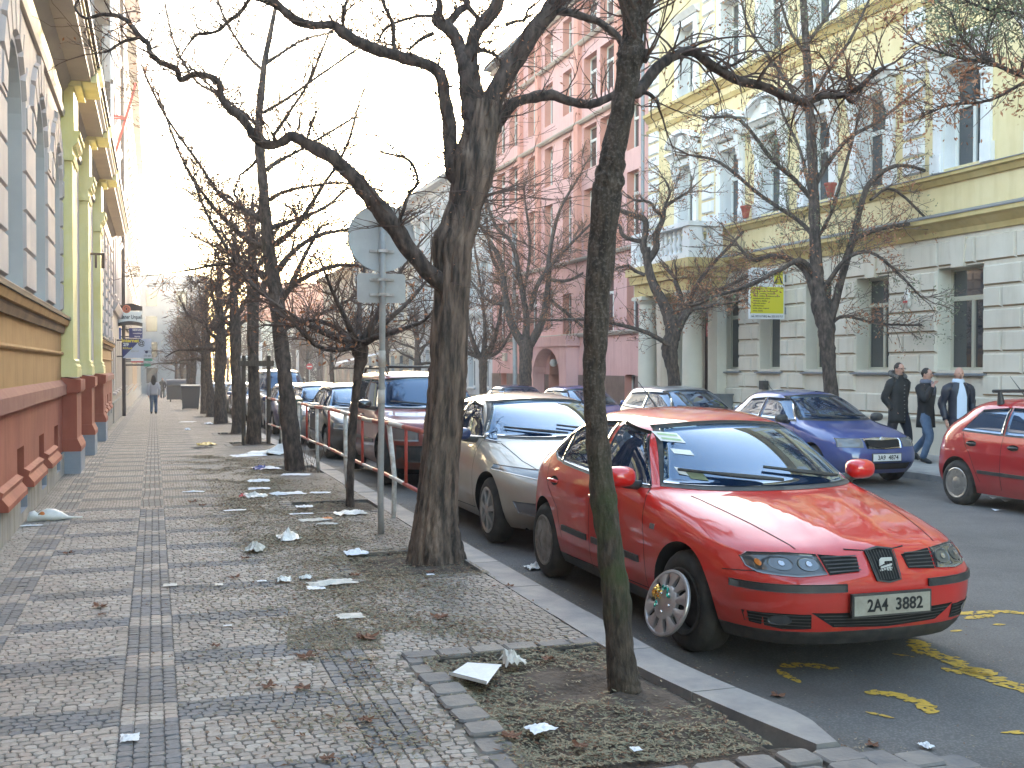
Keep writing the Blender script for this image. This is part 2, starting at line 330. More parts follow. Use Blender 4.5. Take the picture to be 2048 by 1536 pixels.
def math_n(N, L, op, a, b=None, clamp=False):
    n = N.new("ShaderNodeMath"); n.operation = op; n.use_clamp = clamp
    for i, q in enumerate((a, b)):
        if q is None: continue
        if isinstance(q, (int, float)): n.inputs[i].default_value = q
        else: L.new(q, n.inputs[i])
    return n.outputs[0]
def paving_material():
    m = bpy.data.materials.new('cobble_paving'); m.use_nodes = True; N, L = nodes(m); b = N["Principled BSDF"]
    mt = lambda op, a, c=None, cl=False: math_n(N, L, op, a, c, cl)
    tc = N.new("ShaderNodeTexCoord"); sp = N.new("ShaderNodeSeparateXYZ"); L.new(tc.outputs["Object"], sp.inputs[0])
    # wobble so the rows of small stones are not ruled
    nz = N.new("ShaderNodeTexNoise"); nz.inputs["Scale"].default_value = 9; nz.inputs["Detail"].default_value = 2; L.new(tc.outputs["Object"], nz.inputs["Vector"])
    nz2 = N.new("ShaderNodeTexNoise"); nz2.inputs["Scale"].default_value = 1.1; nz2.inputs["Detail"].default_value = 1; L.new(tc.outputs["Object"], nz2.inputs["Vector"])
    v1 = N.new("ShaderNodeVectorMath"); v1.operation = 'SUBTRACT'; v1.inputs[1].default_value = (.5, .5, .5); L.new(nz.outputs["Color"], v1.inputs[0])
    v2 = N.new("ShaderNodeVectorMath"); v2.operation = 'SCALE'; v2.inputs["Scale"].default_value = .026; L.new(v1.outputs[0], v2.inputs[0])
    v4 = N.new("ShaderNodeVectorMath"); v4.operation = 'SUBTRACT'; v4.inputs[1].default_value = (.5, .5, .5); L.new(nz2.outputs["Color"], v4.inputs[0])
    v5 = N.new("ShaderNodeVectorMath"); v5.operation = 'SCALE'; v5.inputs["Scale"].default_value = .05; L.new(v4.outputs[0], v5.inputs[0])
    v3 = N.new("ShaderNodeVectorMath"); v3.operation = 'ADD'; L.new(tc.outputs["Object"], v3.inputs[0]); L.new(v2.outputs[0], v3.inputs[1])
    v6 = N.new("ShaderNodeVectorMath"); v6.operation = 'ADD'; L.new(v3.outputs[0], v6.inputs[0]); L.new(v5.outputs[0], v6.inputs[1])
    sw = N.new("ShaderNodeSeparateXYZ"); L.new(v6.outputs[0], sw.inputs[0])
    def brick(w_, h_, off, vec, rotate=False):
        br = N.new("ShaderNodeTexBrick"); br.offset = off; br.squash = 1; br.inputs["Scale"].default_value = 1
        br.inputs["Brick Width"].default_value = w_; br.inputs["Row Height"].default_value = h_; br.inputs["Mortar Size"].default_value = .0062; br.inputs["Mortar Smooth"].default_value = .45
        br.inputs["Color1"].default_value = (0, 0, 0, 1); br.inputs["Color2"].default_value = (1, 1, 1, 1); br.inputs["Mortar"].default_value = (.5, .5, .5, 1)
        if rotate:
            cb = N.new("ShaderNodeCombineXYZ"); L.new(sw.outputs[1], cb.inputs[0]); L.new(sw.outputs[0], cb.inputs[1]); L.new(cb.outputs[0], br.inputs["Vector"])
        else: L.new(vec, br.inputs["Vector"])
        return br
    b1 = brick(.072, .052, .5, v6.outputs[0]); 
    # in the stripes along the street the rows run lengthwise
    b2 = brick(.075, .0638, .0, None, True)
    x, y = sp.outputs[0], sp.outputs[1]; wx, wy = x, y
    def band(c, lo, hi): return mt('MULTIPLY', mt('GREATER_THAN', c, lo), mt('LESS_THAN', c, hi))
    # jagged stone-wide edge for the cross bands
    ej = mt('MULTIPLY', mt('SUBTRACT', nz.outputs[0], .5), .02); yj = mt('ADD', y, ej)
    fr = mt('FRACT', mt('ADD', mt('DIVIDE', yj, .985), 100-5.43/.985+.145))
    cross = mt('LESS_THAN', fr, .29)
    ncross = mt('SUBTRACT', 1., cross)
    cen = band(x, -.157, .100); lef = band(x, -1.10, -.845); rig = mt('MULTIPLY', band(x, .87, 1.13), mt('LESS_THAN', y, 6.9))
    stripes = mt('ADD', mt('ADD', cen, lef), rig, True)
    field = mt('MULTIPLY', band(x, -.845, .87), mt('SUBTRACT', 1., cen))
    far_f = N.new("ShaderNodeMapRange"); far_f.inputs[1].default_value = .87; far_f.inputs[2].default_value = 1.1
    darkm = mt('ADD', mt('MULTIPLY', stripes, ncross), mt('MULTIPLY', field, cross), True)
    mixb = N.new("ShaderNodeMixRGB"); L.new(stripes, mixb.inputs[0]); L.new(b1.outputs["Color"], mixb.inputs[1]); L.new(b2.outputs["Color"], mixb.inputs[2])
    mort = N.new("ShaderNodeMixRGB"); L.new(stripes, mort.inputs[0]); L.new(b1.outputs["Fac"], mort.inputs[1]); L.new(b2.outputs["Fac"], mort.inputs[2])
    light = N.new("ShaderNodeMixRGB"); light.inputs[1].default_value = (.27, .235, .21, 1); light.inputs[2].default_value = (.42, .375, .34, 1); L.new(mixb.outputs[0], light.inputs[0])
    dark = N.new("ShaderNodeMixRGB"); dark.inputs[1].default_value = (.145, .143, .15, 1); dark.inputs[2].default_value = (.21, .205, .21, 1); L.new(mixb.outputs[0], dark.inputs[0])
    c = N.new("ShaderNodeMixRGB"); L.new(darkm, c.inputs[0]); L.new(light.outputs[0], c.inputs[1]); L.new(dark.outputs[0], c.inputs[2])
    # broad wear
    wn = N.new("ShaderNodeTexNoise"); wn.inputs["Scale"].default_value = .9; wn.inputs["Detail"].default_value = 8; wn.inputs["Roughness"].default_value = .7; L.new(tc.outputs["Object"], wn.inputs["Vector"])
    wr = N.new("ShaderNodeMapRange"); wr.inputs[1].default_value = .3; wr.inputs[2].default_value = .7; wr.inputs[3].default_value = .74; wr.inputs[4].default_value = 1.12; L.new(wn.outputs[0], wr.inputs[0])
    sn = N.new("ShaderNodeTexNoise"); sn.inputs["Scale"].default_value = 45; sn.inputs["Detail"].default_value = 5; L.new(tc.outputs["Object"], sn.inputs["Vector"])
    sr = N.new("ShaderNodeMapRange"); sr.inputs[1].default_value = .3; sr.inputs[2].default_value = .7; sr.inputs[3].default_value = .78; sr.inputs[4].default_value = 1.18; L.new(sn.outputs[0], sr.inputs[0])
    wm = N.new("ShaderNodeMixRGB"); wm.blend_type = 'MULTIPLY'; wm.inputs[0].default_value = 1; L.new(c.outputs[0], wm.inputs[1]); L.new(mt('MULTIPLY', wr.outputs[0], sr.outputs[0]), wm.inputs[2])
    # earthy dirt towards the tree pits and along the wall
    er = N.new("ShaderNodeMapRange"); er.inputs[1].default_value = .7; er.inputs[2].default_value = 1.9; L.new(x, er.inputs[0])
    er2 = N.new("ShaderNodeMapRange"); er2.inputs[1].default_value = -1.05; er2.inputs[2].default_value = -1.35; L.new(x, er2.inputs[0])
    dn = N.new("ShaderNodeTexNoise"); dn.inputs["Scale"].default_value = 2.4; dn.inputs["Detail"].default_value = 8; dn.inputs["Roughness"].default_value = .7; L.new(tc.outputs["Object"], dn.inputs["Vector"])
    dm = mt('MULTIPLY', mt('SUBTRACT', mt('ADD', dn.outputs[0], mt('MULTIPLY', mt('MAXIMUM', er.outputs[0], er2.outputs[0]), .28)), .56), 4., True)
    d2 = mt('MULTIPLY', dm, .5)
    dd = N.new("ShaderNodeMixRGB"); dd.inputs[2].default_value = (.13, .105, .08, 1); L.new(d2, dd.inputs[0]); L.new(wm.outputs[0], dd.inputs[1])
    mm = N.new("ShaderNodeMixRGB"); mm.inputs[2].default_value = (.052, .043, .036, 1); L.new(mt('MULTIPLY', mort.outputs[0], .93), mm.inputs[0]); L.new(dd.outputs[0], mm.inputs[1])
    L.new(mm.outputs[0], b.inputs["Base Color"]); b.inputs["Roughness"].default_value = .82
    hh = mt('ADD', mt('SUBTRACT', 1., mort.outputs[0]), mt('MULTIPLY', sn.outputs[0], .35)); hh = mt('ADD', hh, mt('MULTIPLY', mixb.outputs[0], .35))
    bp = N.new("ShaderNodeBump"); bp.inputs["Strength"].default_value = .8; bp.inputs["Distance"].default_value = .012; L.new(hh, bp.inputs["Height"]); L.new(bp.outputs[0], b.inputs["Normal"])
    return m
M['paving'] = paving_material()
def asphalt_material():
    m = mat('asphalt', (.105, .099, .096), .85, c2=(.17, .16, .152), sc=1.3, detail=9, bump=.5, bsc=140, dist=.006, ramp=(.3, .72)); N, L = nodes(m)
    b = N["Principled BSDF"]; col = b.inputs["Base Color"].links[0].from_socket
    tc = N.new("ShaderNodeTexCoord"); v = N.new("ShaderNodeTexVoronoi"); v.inputs["Scale"].default_value = 70; L.new(tc.outputs["Object"], v.inputs["Vector"])
    mr = N.new("ShaderNodeMapRange"); mr.inputs[1].default_value = 0; mr.inputs[2].default_value = .6; mr.inputs[3].default_value = 1.25; mr.inputs[4].default_value = .7; L.new(v.outputs["Distance"], mr.inputs[0])
    mx = N.new("ShaderNodeMixRGB"); mx.blend_type = 'MULTIPLY'; mx.inputs[0].default_value = 1; L.new(col, mx.inputs[1]); L.new(mr.outputs[0], mx.inputs[2])
    n = N.new("ShaderNodeTexNoise"); n.inputs["Scale"].default_value = .55; n.inputs["Detail"].default_value = 6; L.new(tc.outputs["Object"], n.inputs["Vector"])
    cr = N.new("ShaderNodeMapRange"); cr.inputs[1].default_value = .45; cr.inputs[2].default_value = .62; L.new(n.outputs[0], cr.inputs[0])
    sp = N.new("ShaderNodeSeparateXYZ"); L.new(tc.outputs["Object"], sp.inputs[0]); er = N.new("ShaderNodeMapRange"); er.inputs[1].default_value = 5.6; er.inputs[2].default_value = 3.4; er.inputs[4].default_value = .75; L.new(sp.outputs[0], er.inputs[0])
    m2 = N.new("ShaderNodeMixRGB"); m2.inputs[2].default_value = (.075, .055, .042, 1); L.new(math_n(N, L, 'MULTIPLY', cr.outputs[0], er.outputs[0]), m2.inputs[0]); L.new(mx.outputs[0], m2.inputs[1])
    L.new(m2.outputs[0], b.inputs["Base Color"]); return m
M['asphalt'] = asphalt_material()
# carriageway
sheet('road', [2.75, 4.5, 6, 8, 10, 12.4], [-14]+YS[1:], lambda x, y: road_z(x, y), M['asphalt'])
# paved pavement with holes for the tree pits
PITS = [(1.49, 2.47, 4.15, 5.95), (1.55, 2.47, 8.35, 9.5), (1.55, 2.47, 12.3, 13.3)]+[(1.6, 2.47, y-.75, y+.65) for y in (17.6, 24.9, 29.8, 37, 44.8)]
def pave():
    mb = MB(); xs = [-1.6, -.5, .6, 1.49, 1.55, 1.6, 2.47]; ys = sorted(set(YS+[q for p in PITS for q in p[2:4]]+[-6]))
    for j in range(len(ys)-1):
        for i in range(len(xs)-1):
            x0, x1, y0, y1 = xs[i], xs[i+1], ys[j], ys[j+1]; cx, cy = (x0+x1)/2, (y0+y1)/2
            if any(p[0] < cx < p[1] and p[2] < cy < p[3] for p in PITS): continue
            if cx > 1.30 and cy < 4.15 and x0 >= 1.49: continue
            if cy < 13.3 and cy > 0: continue
            mb.add([(x0, y0, GZ(y0)), (x1, y0, GZ(y0)), (x1, y1, GZ(y1)), (x0, y1, GZ(y1))], [(0, 1, 2, 3)])
    return struct(mb.build('pavement', M['paving']))
pave()
def cobbles():
    """small mosaic stones laid one by one near the camera: light fields, dark cross bands, striped runners"""
    rng = random.Random(77); mb = MB(); J = lambda a: rng.uniform(-a, a)
    def blocked(x, y):
        for p in PITS[:3]:
            if p[0]-.16 < x < p[1]+.02 and p[2]-.13 < y < p[3]+.12: return True
        return (x > 1.30 and y < 6.12) or x > 2.46
    def wob(x, y): return .016*noise.noise(Vector((x*2.1, y*1.7, 5)))+.006*noise.noise(Vector((x*9, y*6, 2)))
    def stone(x0, x1, y0, y1, dark):
        if blocked((x0+x1)/2, (y0+y1)/2): return
        g = .0013; h = J(.0024); tx, ty_ = J(.05), J(.05); cx, cy = (x0+x1)/2, (y0+y1)/2; k = .0055
        C = [(x0+g+J(.003), y0+g+J(.003)), (x1-g+J(.003), y0+g+J(.003)), (x1-g+J(.003), y1-g+J(.003)), (x0+g+J(.003), y1-g+J(.003))]; P = []
        for lev in range(3):
            for i, (x, y) in enumerate(C):
                nx, ny = C[(i+1) % 4]; px, py = C[i-1]
                for (qx, qy) in ((px, py), (nx, ny)):
                    d = math.hypot(qx-x, qy-y); f = min(.3, (.009 if lev < 2 else .012)/d); ax, ay = x+(qx-x)*f, y+(qy-y)*f
                    if lev == 2: ax, ay = ax+(cx-ax)*.10, ay+(cy-ay)*.10
                    z = (-.018, -.006, 0)[lev]+h+(ax-cx)*tx+(ay-cy)*ty_; P.append((ax+.0, ay+wob(ax, ay), z))
        mb.add(P, [(r*8+i, r*8+(i+1) % 8, r*8+8+(i+1) % 8, r*8+8+i) for r in (0, 1) for i in range(8)]+[tuple(range(16, 24))], (4 if dark else 0)+rng.choice((0, 0, 1, 1, 2, 3)))
    def is_cross(y): return ((y-5.43)/.985+.145+100) % 1 < .29
    y = 3.3
    while y < 13.28:
        rh = rng.uniform(.046, .053); cr = is_cross(y+rh/2); iv = [(-1.5, -1.10), (-.845, -.157), (.100, .87), (1.13, 2.47)] if y < 6.9 else [(-1.5, -1.10), (-.845, -.157), (.100, 2.47)]
        for a, c in iv:
            x = a+rng.uniform(-.03, 0)
            while x < c-.012:
                w_ = rng.uniform(.050, .074); x1 = min(x+w_, c)
                if c-x1 < .035: x1 = c
                if x1-max(x, a) > .02: stone(max(x, a), x1, y, y+rh, cr and -.845 < (x+x1)/2 < .87)
                x = x1
        y += rh
    for a, c, yend in ((-.157, .100, 13.28), (-1.10, -.845, 13.28), (.87, 1.13, 6.9)):
        n = 4; w_ = (c-a)/n
        for k in range(n):
            y = 3.3+rng.uniform(0, .05)
            while y < yend:
                l_ = rng.uniform(.052, .072); stone(a+k*w_, a+(k+1)*w_, y, y+l_, not is_cross(y+l_/2)); y += l_
    mats = []
    for nm, c, c2 in (('pale_cobble', (.31, .265, .23), (.41, .355, .31)), ('grey_cobble', (.27, .235, .21), (.35, .305, .27)), ('warm_cobble', (.33, .27, .235), (.42, .35, .30)), ('light_cobble', (.36, .32, .285), (.45, .40, .36)), ('dark_cobble', (.15, .145, .15), (.21, .203, .205)), ('blue_cobble', (.16, .158, .168), (.215, .21, .218)), ('brownish_cobble', (.165, .153, .146), (.225, .208, .196)), ('worn_dark_cobble', (.165, .158, .16), (.23, .22, .218))):
        m = mat(nm, c, .8, c2=c2, sc=38, bump=.45, bsc=120, dist=.003, detail=3); N, L = nodes(m); b_ = N["Principled BSDF"]; col = b_.inputs["Base Color"].links[0].from_socket
        tc = N.new("ShaderNodeTexCoord"); n1 = N.new("ShaderNodeTexNoise"); n1.inputs["Scale"].default_value = 1.1; n1.inputs["Detail"].default_value = 9; n1.inputs["Roughness"].default_value = .72; L.new(tc.outputs["Object"], n1.inputs["Vector"])
        sp = N.new("ShaderNodeSeparateXYZ"); L.new(tc.outputs["Object"], sp.inputs[0]); er = N.new("ShaderNodeMapRange"); er.inputs[1].default_value = .9; er.inputs[2].default_value = 2.2; er.inputs[4].default_value = .16; L.new(sp.outputs[0], er.inputs[0])
        f = math_n(N, L, 'MULTIPLY', math_n(N, L, 'SUBTRACT', math_n(N, L, 'ADD', n1.outputs[0], er.outputs[0]), .47), 4., True); mx = N.new("ShaderNodeMixRGB"); mx.inputs[2].default_value = (.15, .125, .10, 1)
        L.new(math_n(N, L, 'MULTIPLY', f, .62), mx.inputs[0]); L.new(col, mx.inputs[1]); L.new(mx.outputs[0], b_.inputs["Base Color"]); mats.append(m)
    struct(mb.build('cobble_pavement', mats))
    bd = MB(); xs = [-1.6, 1.49, 1.55, 2.47]; ys = sorted([0, 3.3, 4.15, 5.95, 8.35, 9.5, 12.3, 13.3])
    for j in range(len(ys)-1):
        for i in range(3):
            cx, cy = (xs[i]+xs[i+1])/2, (ys[j]+ys[j+1])/2
            if any(p[0] < cx < p[1] and p[2] < cy < p[3] for p in PITS) or (i > 0 and cy < 4.15): continue
            bd.add([(xs[i], ys[j], -.009), (xs[i+1], ys[j], -.009), (xs[i+1], ys[j+1], -.009), (xs[i], ys[j+1], -.009)], [(0, 1, 2, 3)])
    struct(bd.build('bedding_sand', mat('dark_joint_sand', (.10, .086, .07), .95, c2=(.16, .14, .115), sc=6)))
cobbles()
# soil in the tree pits, gently humped
def soil():
    mb = MB()
    for (x0, x1, y0, y1) in PITS:
        n = 26; b = len(mb.v); n2 = 34
        for j in range(n2+1):
            for i in range(n+1):
                x = x0-.03+(x1-x0+.1)*i/n; y = y0-.03+(y1-y0+.06)*j/n2
                e = min(1, 8*min(i/n, 1-i/n, j/n2, 1-j/n2)); z = GZ(y)-.045+e*(.022+.03*noise.noise(Vector((x*3, y*3, 1)))+.02*noise.noise(Vector((x*11, y*11, 4))))
                mb.v.append((x, y, z))
        for j in range(n2):
            for i in range(n):
                a = b+j*(n+1)+i; mb.f.append((a, a+1, a+n+2, a+n+1)); mb.m.append(0)
    return struct(mb.build('tree_pit_soil', M['soil'], smooth=True))
soil()
# kerb: long granite stones, curving slightly outwards where it ends
def kerb_in(y): return 2.47+ (0.24*((5.6-y)/1.6)**1.5 if y < 5.6 else 0)
def kerb():
    mb = MB(); y = 4.06; rng = random.Random(4)
    while y < 130:
        L_ = rng.uniform(.9, 1.25) if y > 5 else .85; n = 6 if y < 8 else 1; y1 = y+L_-.012
        for k in range(n):
            a = y+(y1-y)*k/n; c = y+(y1-y)*(k+1)/n; wa = wb = .27; ia, ib = kerb_in(a), kerb_in(c)
            if y < 4.2: wa = .27*min(1, .45+.55*((a-4.06)/.35)) if a-4.06 < .35 else .27; wb = .27*min(1, .45+.55*((c-4.06)/.35)) if c-4.06 < .35 else .27
            dz = .004 if int(y*7) % 2 else .008; za, zb = GZ(a)+dz, GZ(c)+dz; lo = -.3
            P = [(ia, a, za), (ia+wa-.02, a, za), (ia+wa, a, za-.02), (ia+wa+.01, a, za+lo), (ia, a, za+lo)]
            Q = [(ib, c, zb), (ib+wb-.02, c, zb), (ib+wb, c, zb-.02), (ib+wb+.01, c, zb+lo), (ib, c, zb+lo)]
            mb.add(P+Q, [(0, 1, 6, 5), (1, 2, 7, 6), (2, 3, 8, 7), (4, 0, 5, 9)]+([(0, 4, 3, 2, 1)] if k == 0 else [])+([(5, 6, 7, 8, 9)] if k == n-1 else []))
        y += L_
    return struct(mb.build('kerb', M['stone']))
kerb()
def sett(mb, cx, cy, hx, hy, z, rng, rot=0.):
    rot += rng.uniform(-.05, .05); ca, sa = math.cos(rot), math.sin(rot); P = []
    hx *= rng.uniform(.93, 1.02); hy *= rng.uniform(.9, 1.02); h = z+rng.uniform(-.006, .006); tl = rng.uniform(-.02, .02)
    for sc_, zz in ((1, -.09), (1, -.010), (.90, 0)):
        for k in range(8):
            a = (k+.5)*math.pi/4; ex = math.copysign(abs(math.cos(a))**.28, math.cos(a)); ey = math.copysign(abs(math.sin(a))**.28, math.sin(a))
            x, y = hx*ex*sc_*rng.uniform(.97, 1.02), hy*ey*sc_*rng.uniform(.97, 1.02)
            P.append((cx+x*ca-y*sa, cy+x*sa+y*ca, h+zz+tl*x+GZ(cy)))
    fs = [(r*8+k, r*8+(k+1) % 8, r*8+8+(k+1) % 8, r*8+8+k) for r in (0, 1) for k in range(8)]+[tuple(range(16, 24))]
    mb.add(P, fs)
def setts():
    rng = random.Random(8); mb = MB()
    # borders round the pits
    y = 4.2
    while y < 6.0: sett(mb, 1.395+rng.uniform(-.01, .01), y+.1, .085, .095, .006, rng); y += .208
    for k in range(6): sett(mb, 1.40+k*.2+.02, 6.04, .1, .075, .006, rng)
    for k in range(6): sett(mb, 1.50+k*.2, 8.27, .095, .06, .004, rng)
    for k in range(6): sett(mb, 1.45+k*.2, 9.56, .095, .055, .004, rng)
    y = 8.4
    while y < 9.4: sett(mb, 1.47, y+.09, .075, .085, .004, rng); y += .19
    for p in PITS[2:]:
        for yy in (p[2]-.07, p[3]+.06):
            for k in range(5): sett(mb, 1.6+k*.2, yy, .095, .055, .004, rng)
        y = p[2]
        while y < p[3]: sett(mb, p[0]-.08, y+.09, .075, .085, .004, rng); y += .19
    # entrance crossing of large setts, sloping to the road
    row = 0; y = 4.05
    while y > .6:
        x = 1.42 - (row % 2)*.09; hy = .075 if row else .085
        while x < 3.35+(4.05-y)*.25:
            hx = rng.uniform(.085, .115); zz = .003-max(0, x-2.6)*.17; sett(mb, x+hx, y-.085-(x-1.4)*.0, hx-.006, hy, max(-.125, zz), rng); x += 2*hx+.004
        y -= .166; row += 1
    return struct(mb.build('paving_setts', M['sett']))
setts()
mb = MB(); mb.add([(1.3, 4.16, -.03), (2.6, 4.16, -.03), (3.6, 4.16, -.19), (4.4, .3, -.19), (4.4, -6, -.19), (1.3, -6, -.03)], [(0, 1, 2, 3, 4, 5)]); struct(mb.build('joint_bed', M['soil']))
# far pavement
farp = mat('far_paving', (.27, .255, .24), .85, c2=(.38, .36, .335), sc=2.2, detail=9, bump=.5, bsc=40, dist=.01)
sheet('far_pavement', [12.2, 14.6], [-14]+YS[1:], lambda x, y: -.135+(x-12.2)*.02+GZ(y), farp)
mb = MB()
for a, c in zip([-14]+YS[1:-1], YS[1:]):
    za, zc = GZ(a), GZ(c)
    mb.add([(11.95, a, za-.132), (12.2, a, za-.130), (12.2, c, zc-.130), (11.95, c, zc-.132), (11.94, a, za-.3), (11.94, c, zc-.3)], [(0, 1, 2, 3), (4, 0, 3, 5)])
struct(mb.build('far_kerb', M['stone']))
# yellow paint remains on the asphalt
def marking():
    rng = random.Random(3); mb = MB()
    strokes = [([(1560, 1335), (1600, 1330), (1640, 1333), (1680, 1337)], .05), ([(1555, 1340), (1572, 1352), (1600, 1368)], .03), ([(1728, 1385), (1775, 1388), (1815, 1396), (1850, 1410), (1858, 1428)], .055),
               ([(1830, 1275), (1850, 1300), (1900, 1315), (1915, 1325), (1960, 1345), (2000, 1358), (2100, 1390)], .075), ([(1882, 1333), (1920, 1342), (1960, 1340)], .05), ([(1935, 1330), (1985, 1350)], .09),
               ([(1700, 1262), (1800, 1250), (1890, 1240)], .04), ([(1905, 1222), (1960, 1218), (2010, 1215), (2100, 1225)], .05), ([(1930, 1232), (1990, 1222)], .04), ([(1900, 1258), (1925, 1255)], .03), ([(1985, 1243), (2012, 1242)], .03),
               ([(1780, 1305), (1830, 1312)], .02), ([(1730, 1425), (1790, 1438)], .02), ([(2000, 1465), (2080, 1462)], .025)]
    for pts, hw in strokes:
        W = [PG(u, v, -.13) for u, v in pts]; W = [Vector((p.x, p.y, 0)) for p in W]
        L_ = sum((W[i+1]-W[i]).length for i in range(len(W)-1)); n = max(6, int(L_/.012)); S2 = []
        for k in range(n+1):
            s_ = L_*k/n; i = 0
            while i < len(W)-2 and s_ > (W[i+1]-W[i]).length: s_ -= (W[i+1]-W[i]).length; i += 1
            S2.append(W[i].lerp(W[i+1], min(1, s_/max(1e-6, (W[i+1]-W[i]).length))))
        b = len(mb.v); nc = 9
        for k, p in enumerate(S2):
            t = (S2[min(k+1, n)]-S2[max(k-1, 0)]).normalized(); q = Vector((-t.y, t.x, 0)); e = min(1, k/6, (n-k)/6)**.5
            for c in range(nc):
                f = (c/(nc-1)*2-1)*hw*e*(1+.45*noise.noise(Vector((p.x*14, p.y*14, c*.3+hw*50)))); r = p+q*f; mb.v.append((r.x, r.y, road_z(r.x, r.y)+.004))
        for k in range(n):
            for c in range(nc-1):
                a = b+k*nc+c; cc = Vector(mb.v[a])
                if noise.noise(Vector((cc.x*26, cc.y*26, 7)))+.5*noise.noise(Vector((cc.x*70, cc.y*70, 2))) > (.22 if 0 < c < nc-2 else .0): continue
                mb.f.append((a, a+1, a+1+nc, a+nc)); mb.m.append(0)
    return struct(mb.build('road_marking', mat('worn_yellow_paint', (.55, .34, .035), .7, c2=(.3, .2, .06), sc=30, detail=8, ramp=(.45, .7))))
marking()
# ------------------------------------------------------------------ buildings
class Fac:
    """facade on the plane x = xf, facing s (+1 to +x, -1 to -x); o is the distance out of the wall"""
    def __init__(f, xf, s): f.xf, f.s = xf, s
    def p(f, o, y, z): return (f.xf+f.s*o, y, z)
    def box(f, mb, o0, o1, y0, y1, z0, z1, mi=0): mb.box(f.xf+f.s*o0, f.xf+f.s*o1, y0, y1, z0, z1, mi)
    def wall(f, mb, y0, y1, z0, z1, ops=(), mi=0, o=0., rev=1):
        """ops: (ya, yb, za, zb, depth, arch)"""
        br = sorted(set([y0, y1]+[q for op in ops for q in op[:2]]))
        for a, c in zip(br, br[1:]):
            cov = sorted([(op[2], op[3]+((op[1]-op[0])/2 if op[5] else 0)) for op in ops if op[0] < (a+c)/2 < op[1]]); z = z0
            for lo, hi in cov+[(z1, z1)]:
                if lo > z+1e-6: mb.add([f.p(o, a, z), f.p(o, c, z), f.p(o, c, lo), f.p(o, a, lo)], [(0, 1, 2, 3)], mi)
                z = max(z, hi)
        for (a, c, lo, hi, d, arch) in ops:
            q = [(a, lo), (c, lo), (c, hi)]
            if arch:
                r = (c-a)/2; arcp = [((a+c)/2+r*math.cos(t*math.pi/14), hi+r*math.sin(t*math.pi/14)) for t in range(1, 14)]; q += arcp
                full = [(c, hi)]+arcp+[(a, hi)]
                for i in range(len(full)-1):
                    (ya, za), (yb, zb) = full[i], full[i+1]; top = hi+r
                    mb.add([f.p(o, ya, za), f.p(o, ya, top), f.p(o, yb, top), f.p(o, yb, zb)], [(0, 1, 2, 3)], mi)
            q.append((a, hi))
            for i in range(len(q)):
                (ya, za), (yb, zb) = q[i], q[(i+1) % len(q)]
                mb.add([f.p(o, ya, za), f.p(o, yb, zb), f.p(o-d, yb, zb), f.p(o-d, ya, za)], [(0, 1, 2, 3)], rev)
    def block(f, mb, y0, y1, z0, z1, h=.03, g=.02, mi=0, mj=0):
        """a rusticated block with splayed edges"""
        P = [f.p(0, y0, z0), f.p(0, y1, z0), f.p(0, y1, z1), f.p(0, y0, z1), f.p(h, y0+g, z0+g), f.p(h, y1-g, z0+g), f.p(h, y1-g, z1-g), f.p(h, y0+g, z1-g)]
        mb.add(P, [(4, 5, 6, 7), (2, 3, 7, 6), (3, 0, 4, 7), (1, 2, 6, 5)], mi); mb.add(P, [(0, 1, 5, 4)], mj)
    def prof(f, mb, prof, y0, y1, mi=0):
        """extrude a closed (out, z) profile along the street"""
        n = len(prof); A = [f.p(o, y0, z) for o, z in prof]+[f.p(o, y1, z) for o, z in prof]
        mb.add(A, [(i, (i+1) % n, n+(i+1) % n, n+i) for i in range(n)]+[tuple(range(n)), tuple(range(2*n-1, n-1, -1))], mi)
    def window(f, parent, y0, y1, z0, z1, d, fm, gm='wglass', transom=.68, mull=True, arch=False, name='window', fw=.055, curtain=False):
        zt = z1+((y1-y0)/2 if arch else 0); o = -d+.03; mb = MB()
        f.box(mb, o-.05, o, y0, y0+fw, z0, zt); f.box(mb, o-.05, o, y1-fw, y1, z0, zt); f.box(mb, o-.05, o, y0+fw, y1-fw, z0, z0+fw); f.box(mb, o-.05, o, y0+fw, y1-fw, zt-fw, zt)
        zm = z0+(z1-z0)*transom
        if transom: f.box(mb, o-.04, o+.02, y0+fw, y1-fw, zm-.045, zm+.045)
        if mull: f.box(mb, o-.045, o+.008, (y0+y1)/2-.04, (y0+y1)/2+.04, z0+fw, (zm-.045) if transom else zt-fw)
        w_ = mb.build(name, fm, parent)
        g = MB(); f.box(g, o-.045, o-.03, y0+.01, y1-.01, z0+.01, zt-.01); g.build('pane', M[gm], w_)
        if curtain:
            g = MB(); f.box(g, o-.028, o-.024, y0+fw, y0+fw+(y1-y0)*.3, z0+fw, zm-.05); f.box(g, o-.028, o-.024, y1-fw-(y1-y0)*.22, y1-fw, z0+fw, zm-.05)
        return w_
def core(f, parent, y0, y1, z0, z1, o=-.62, deep=11., m=None):
    mb = MB(); f.box(mb, o, o-deep, y0, y1, z0, z1); return mb.build('inner_walls', m or M['roofm'], parent)

# ---- left: school-like building with red base
FL = Fac(-1.33, 1)
b = thing('school_building', 'pale building with brick red base, ochre band and lemon pilasters along the left pavement', 'building', (-1.33, 18, 0))
YA, YB = -9., 38.9
base = MB(); stone = MB(); och = MB(); wal = MB(); cor = MB()
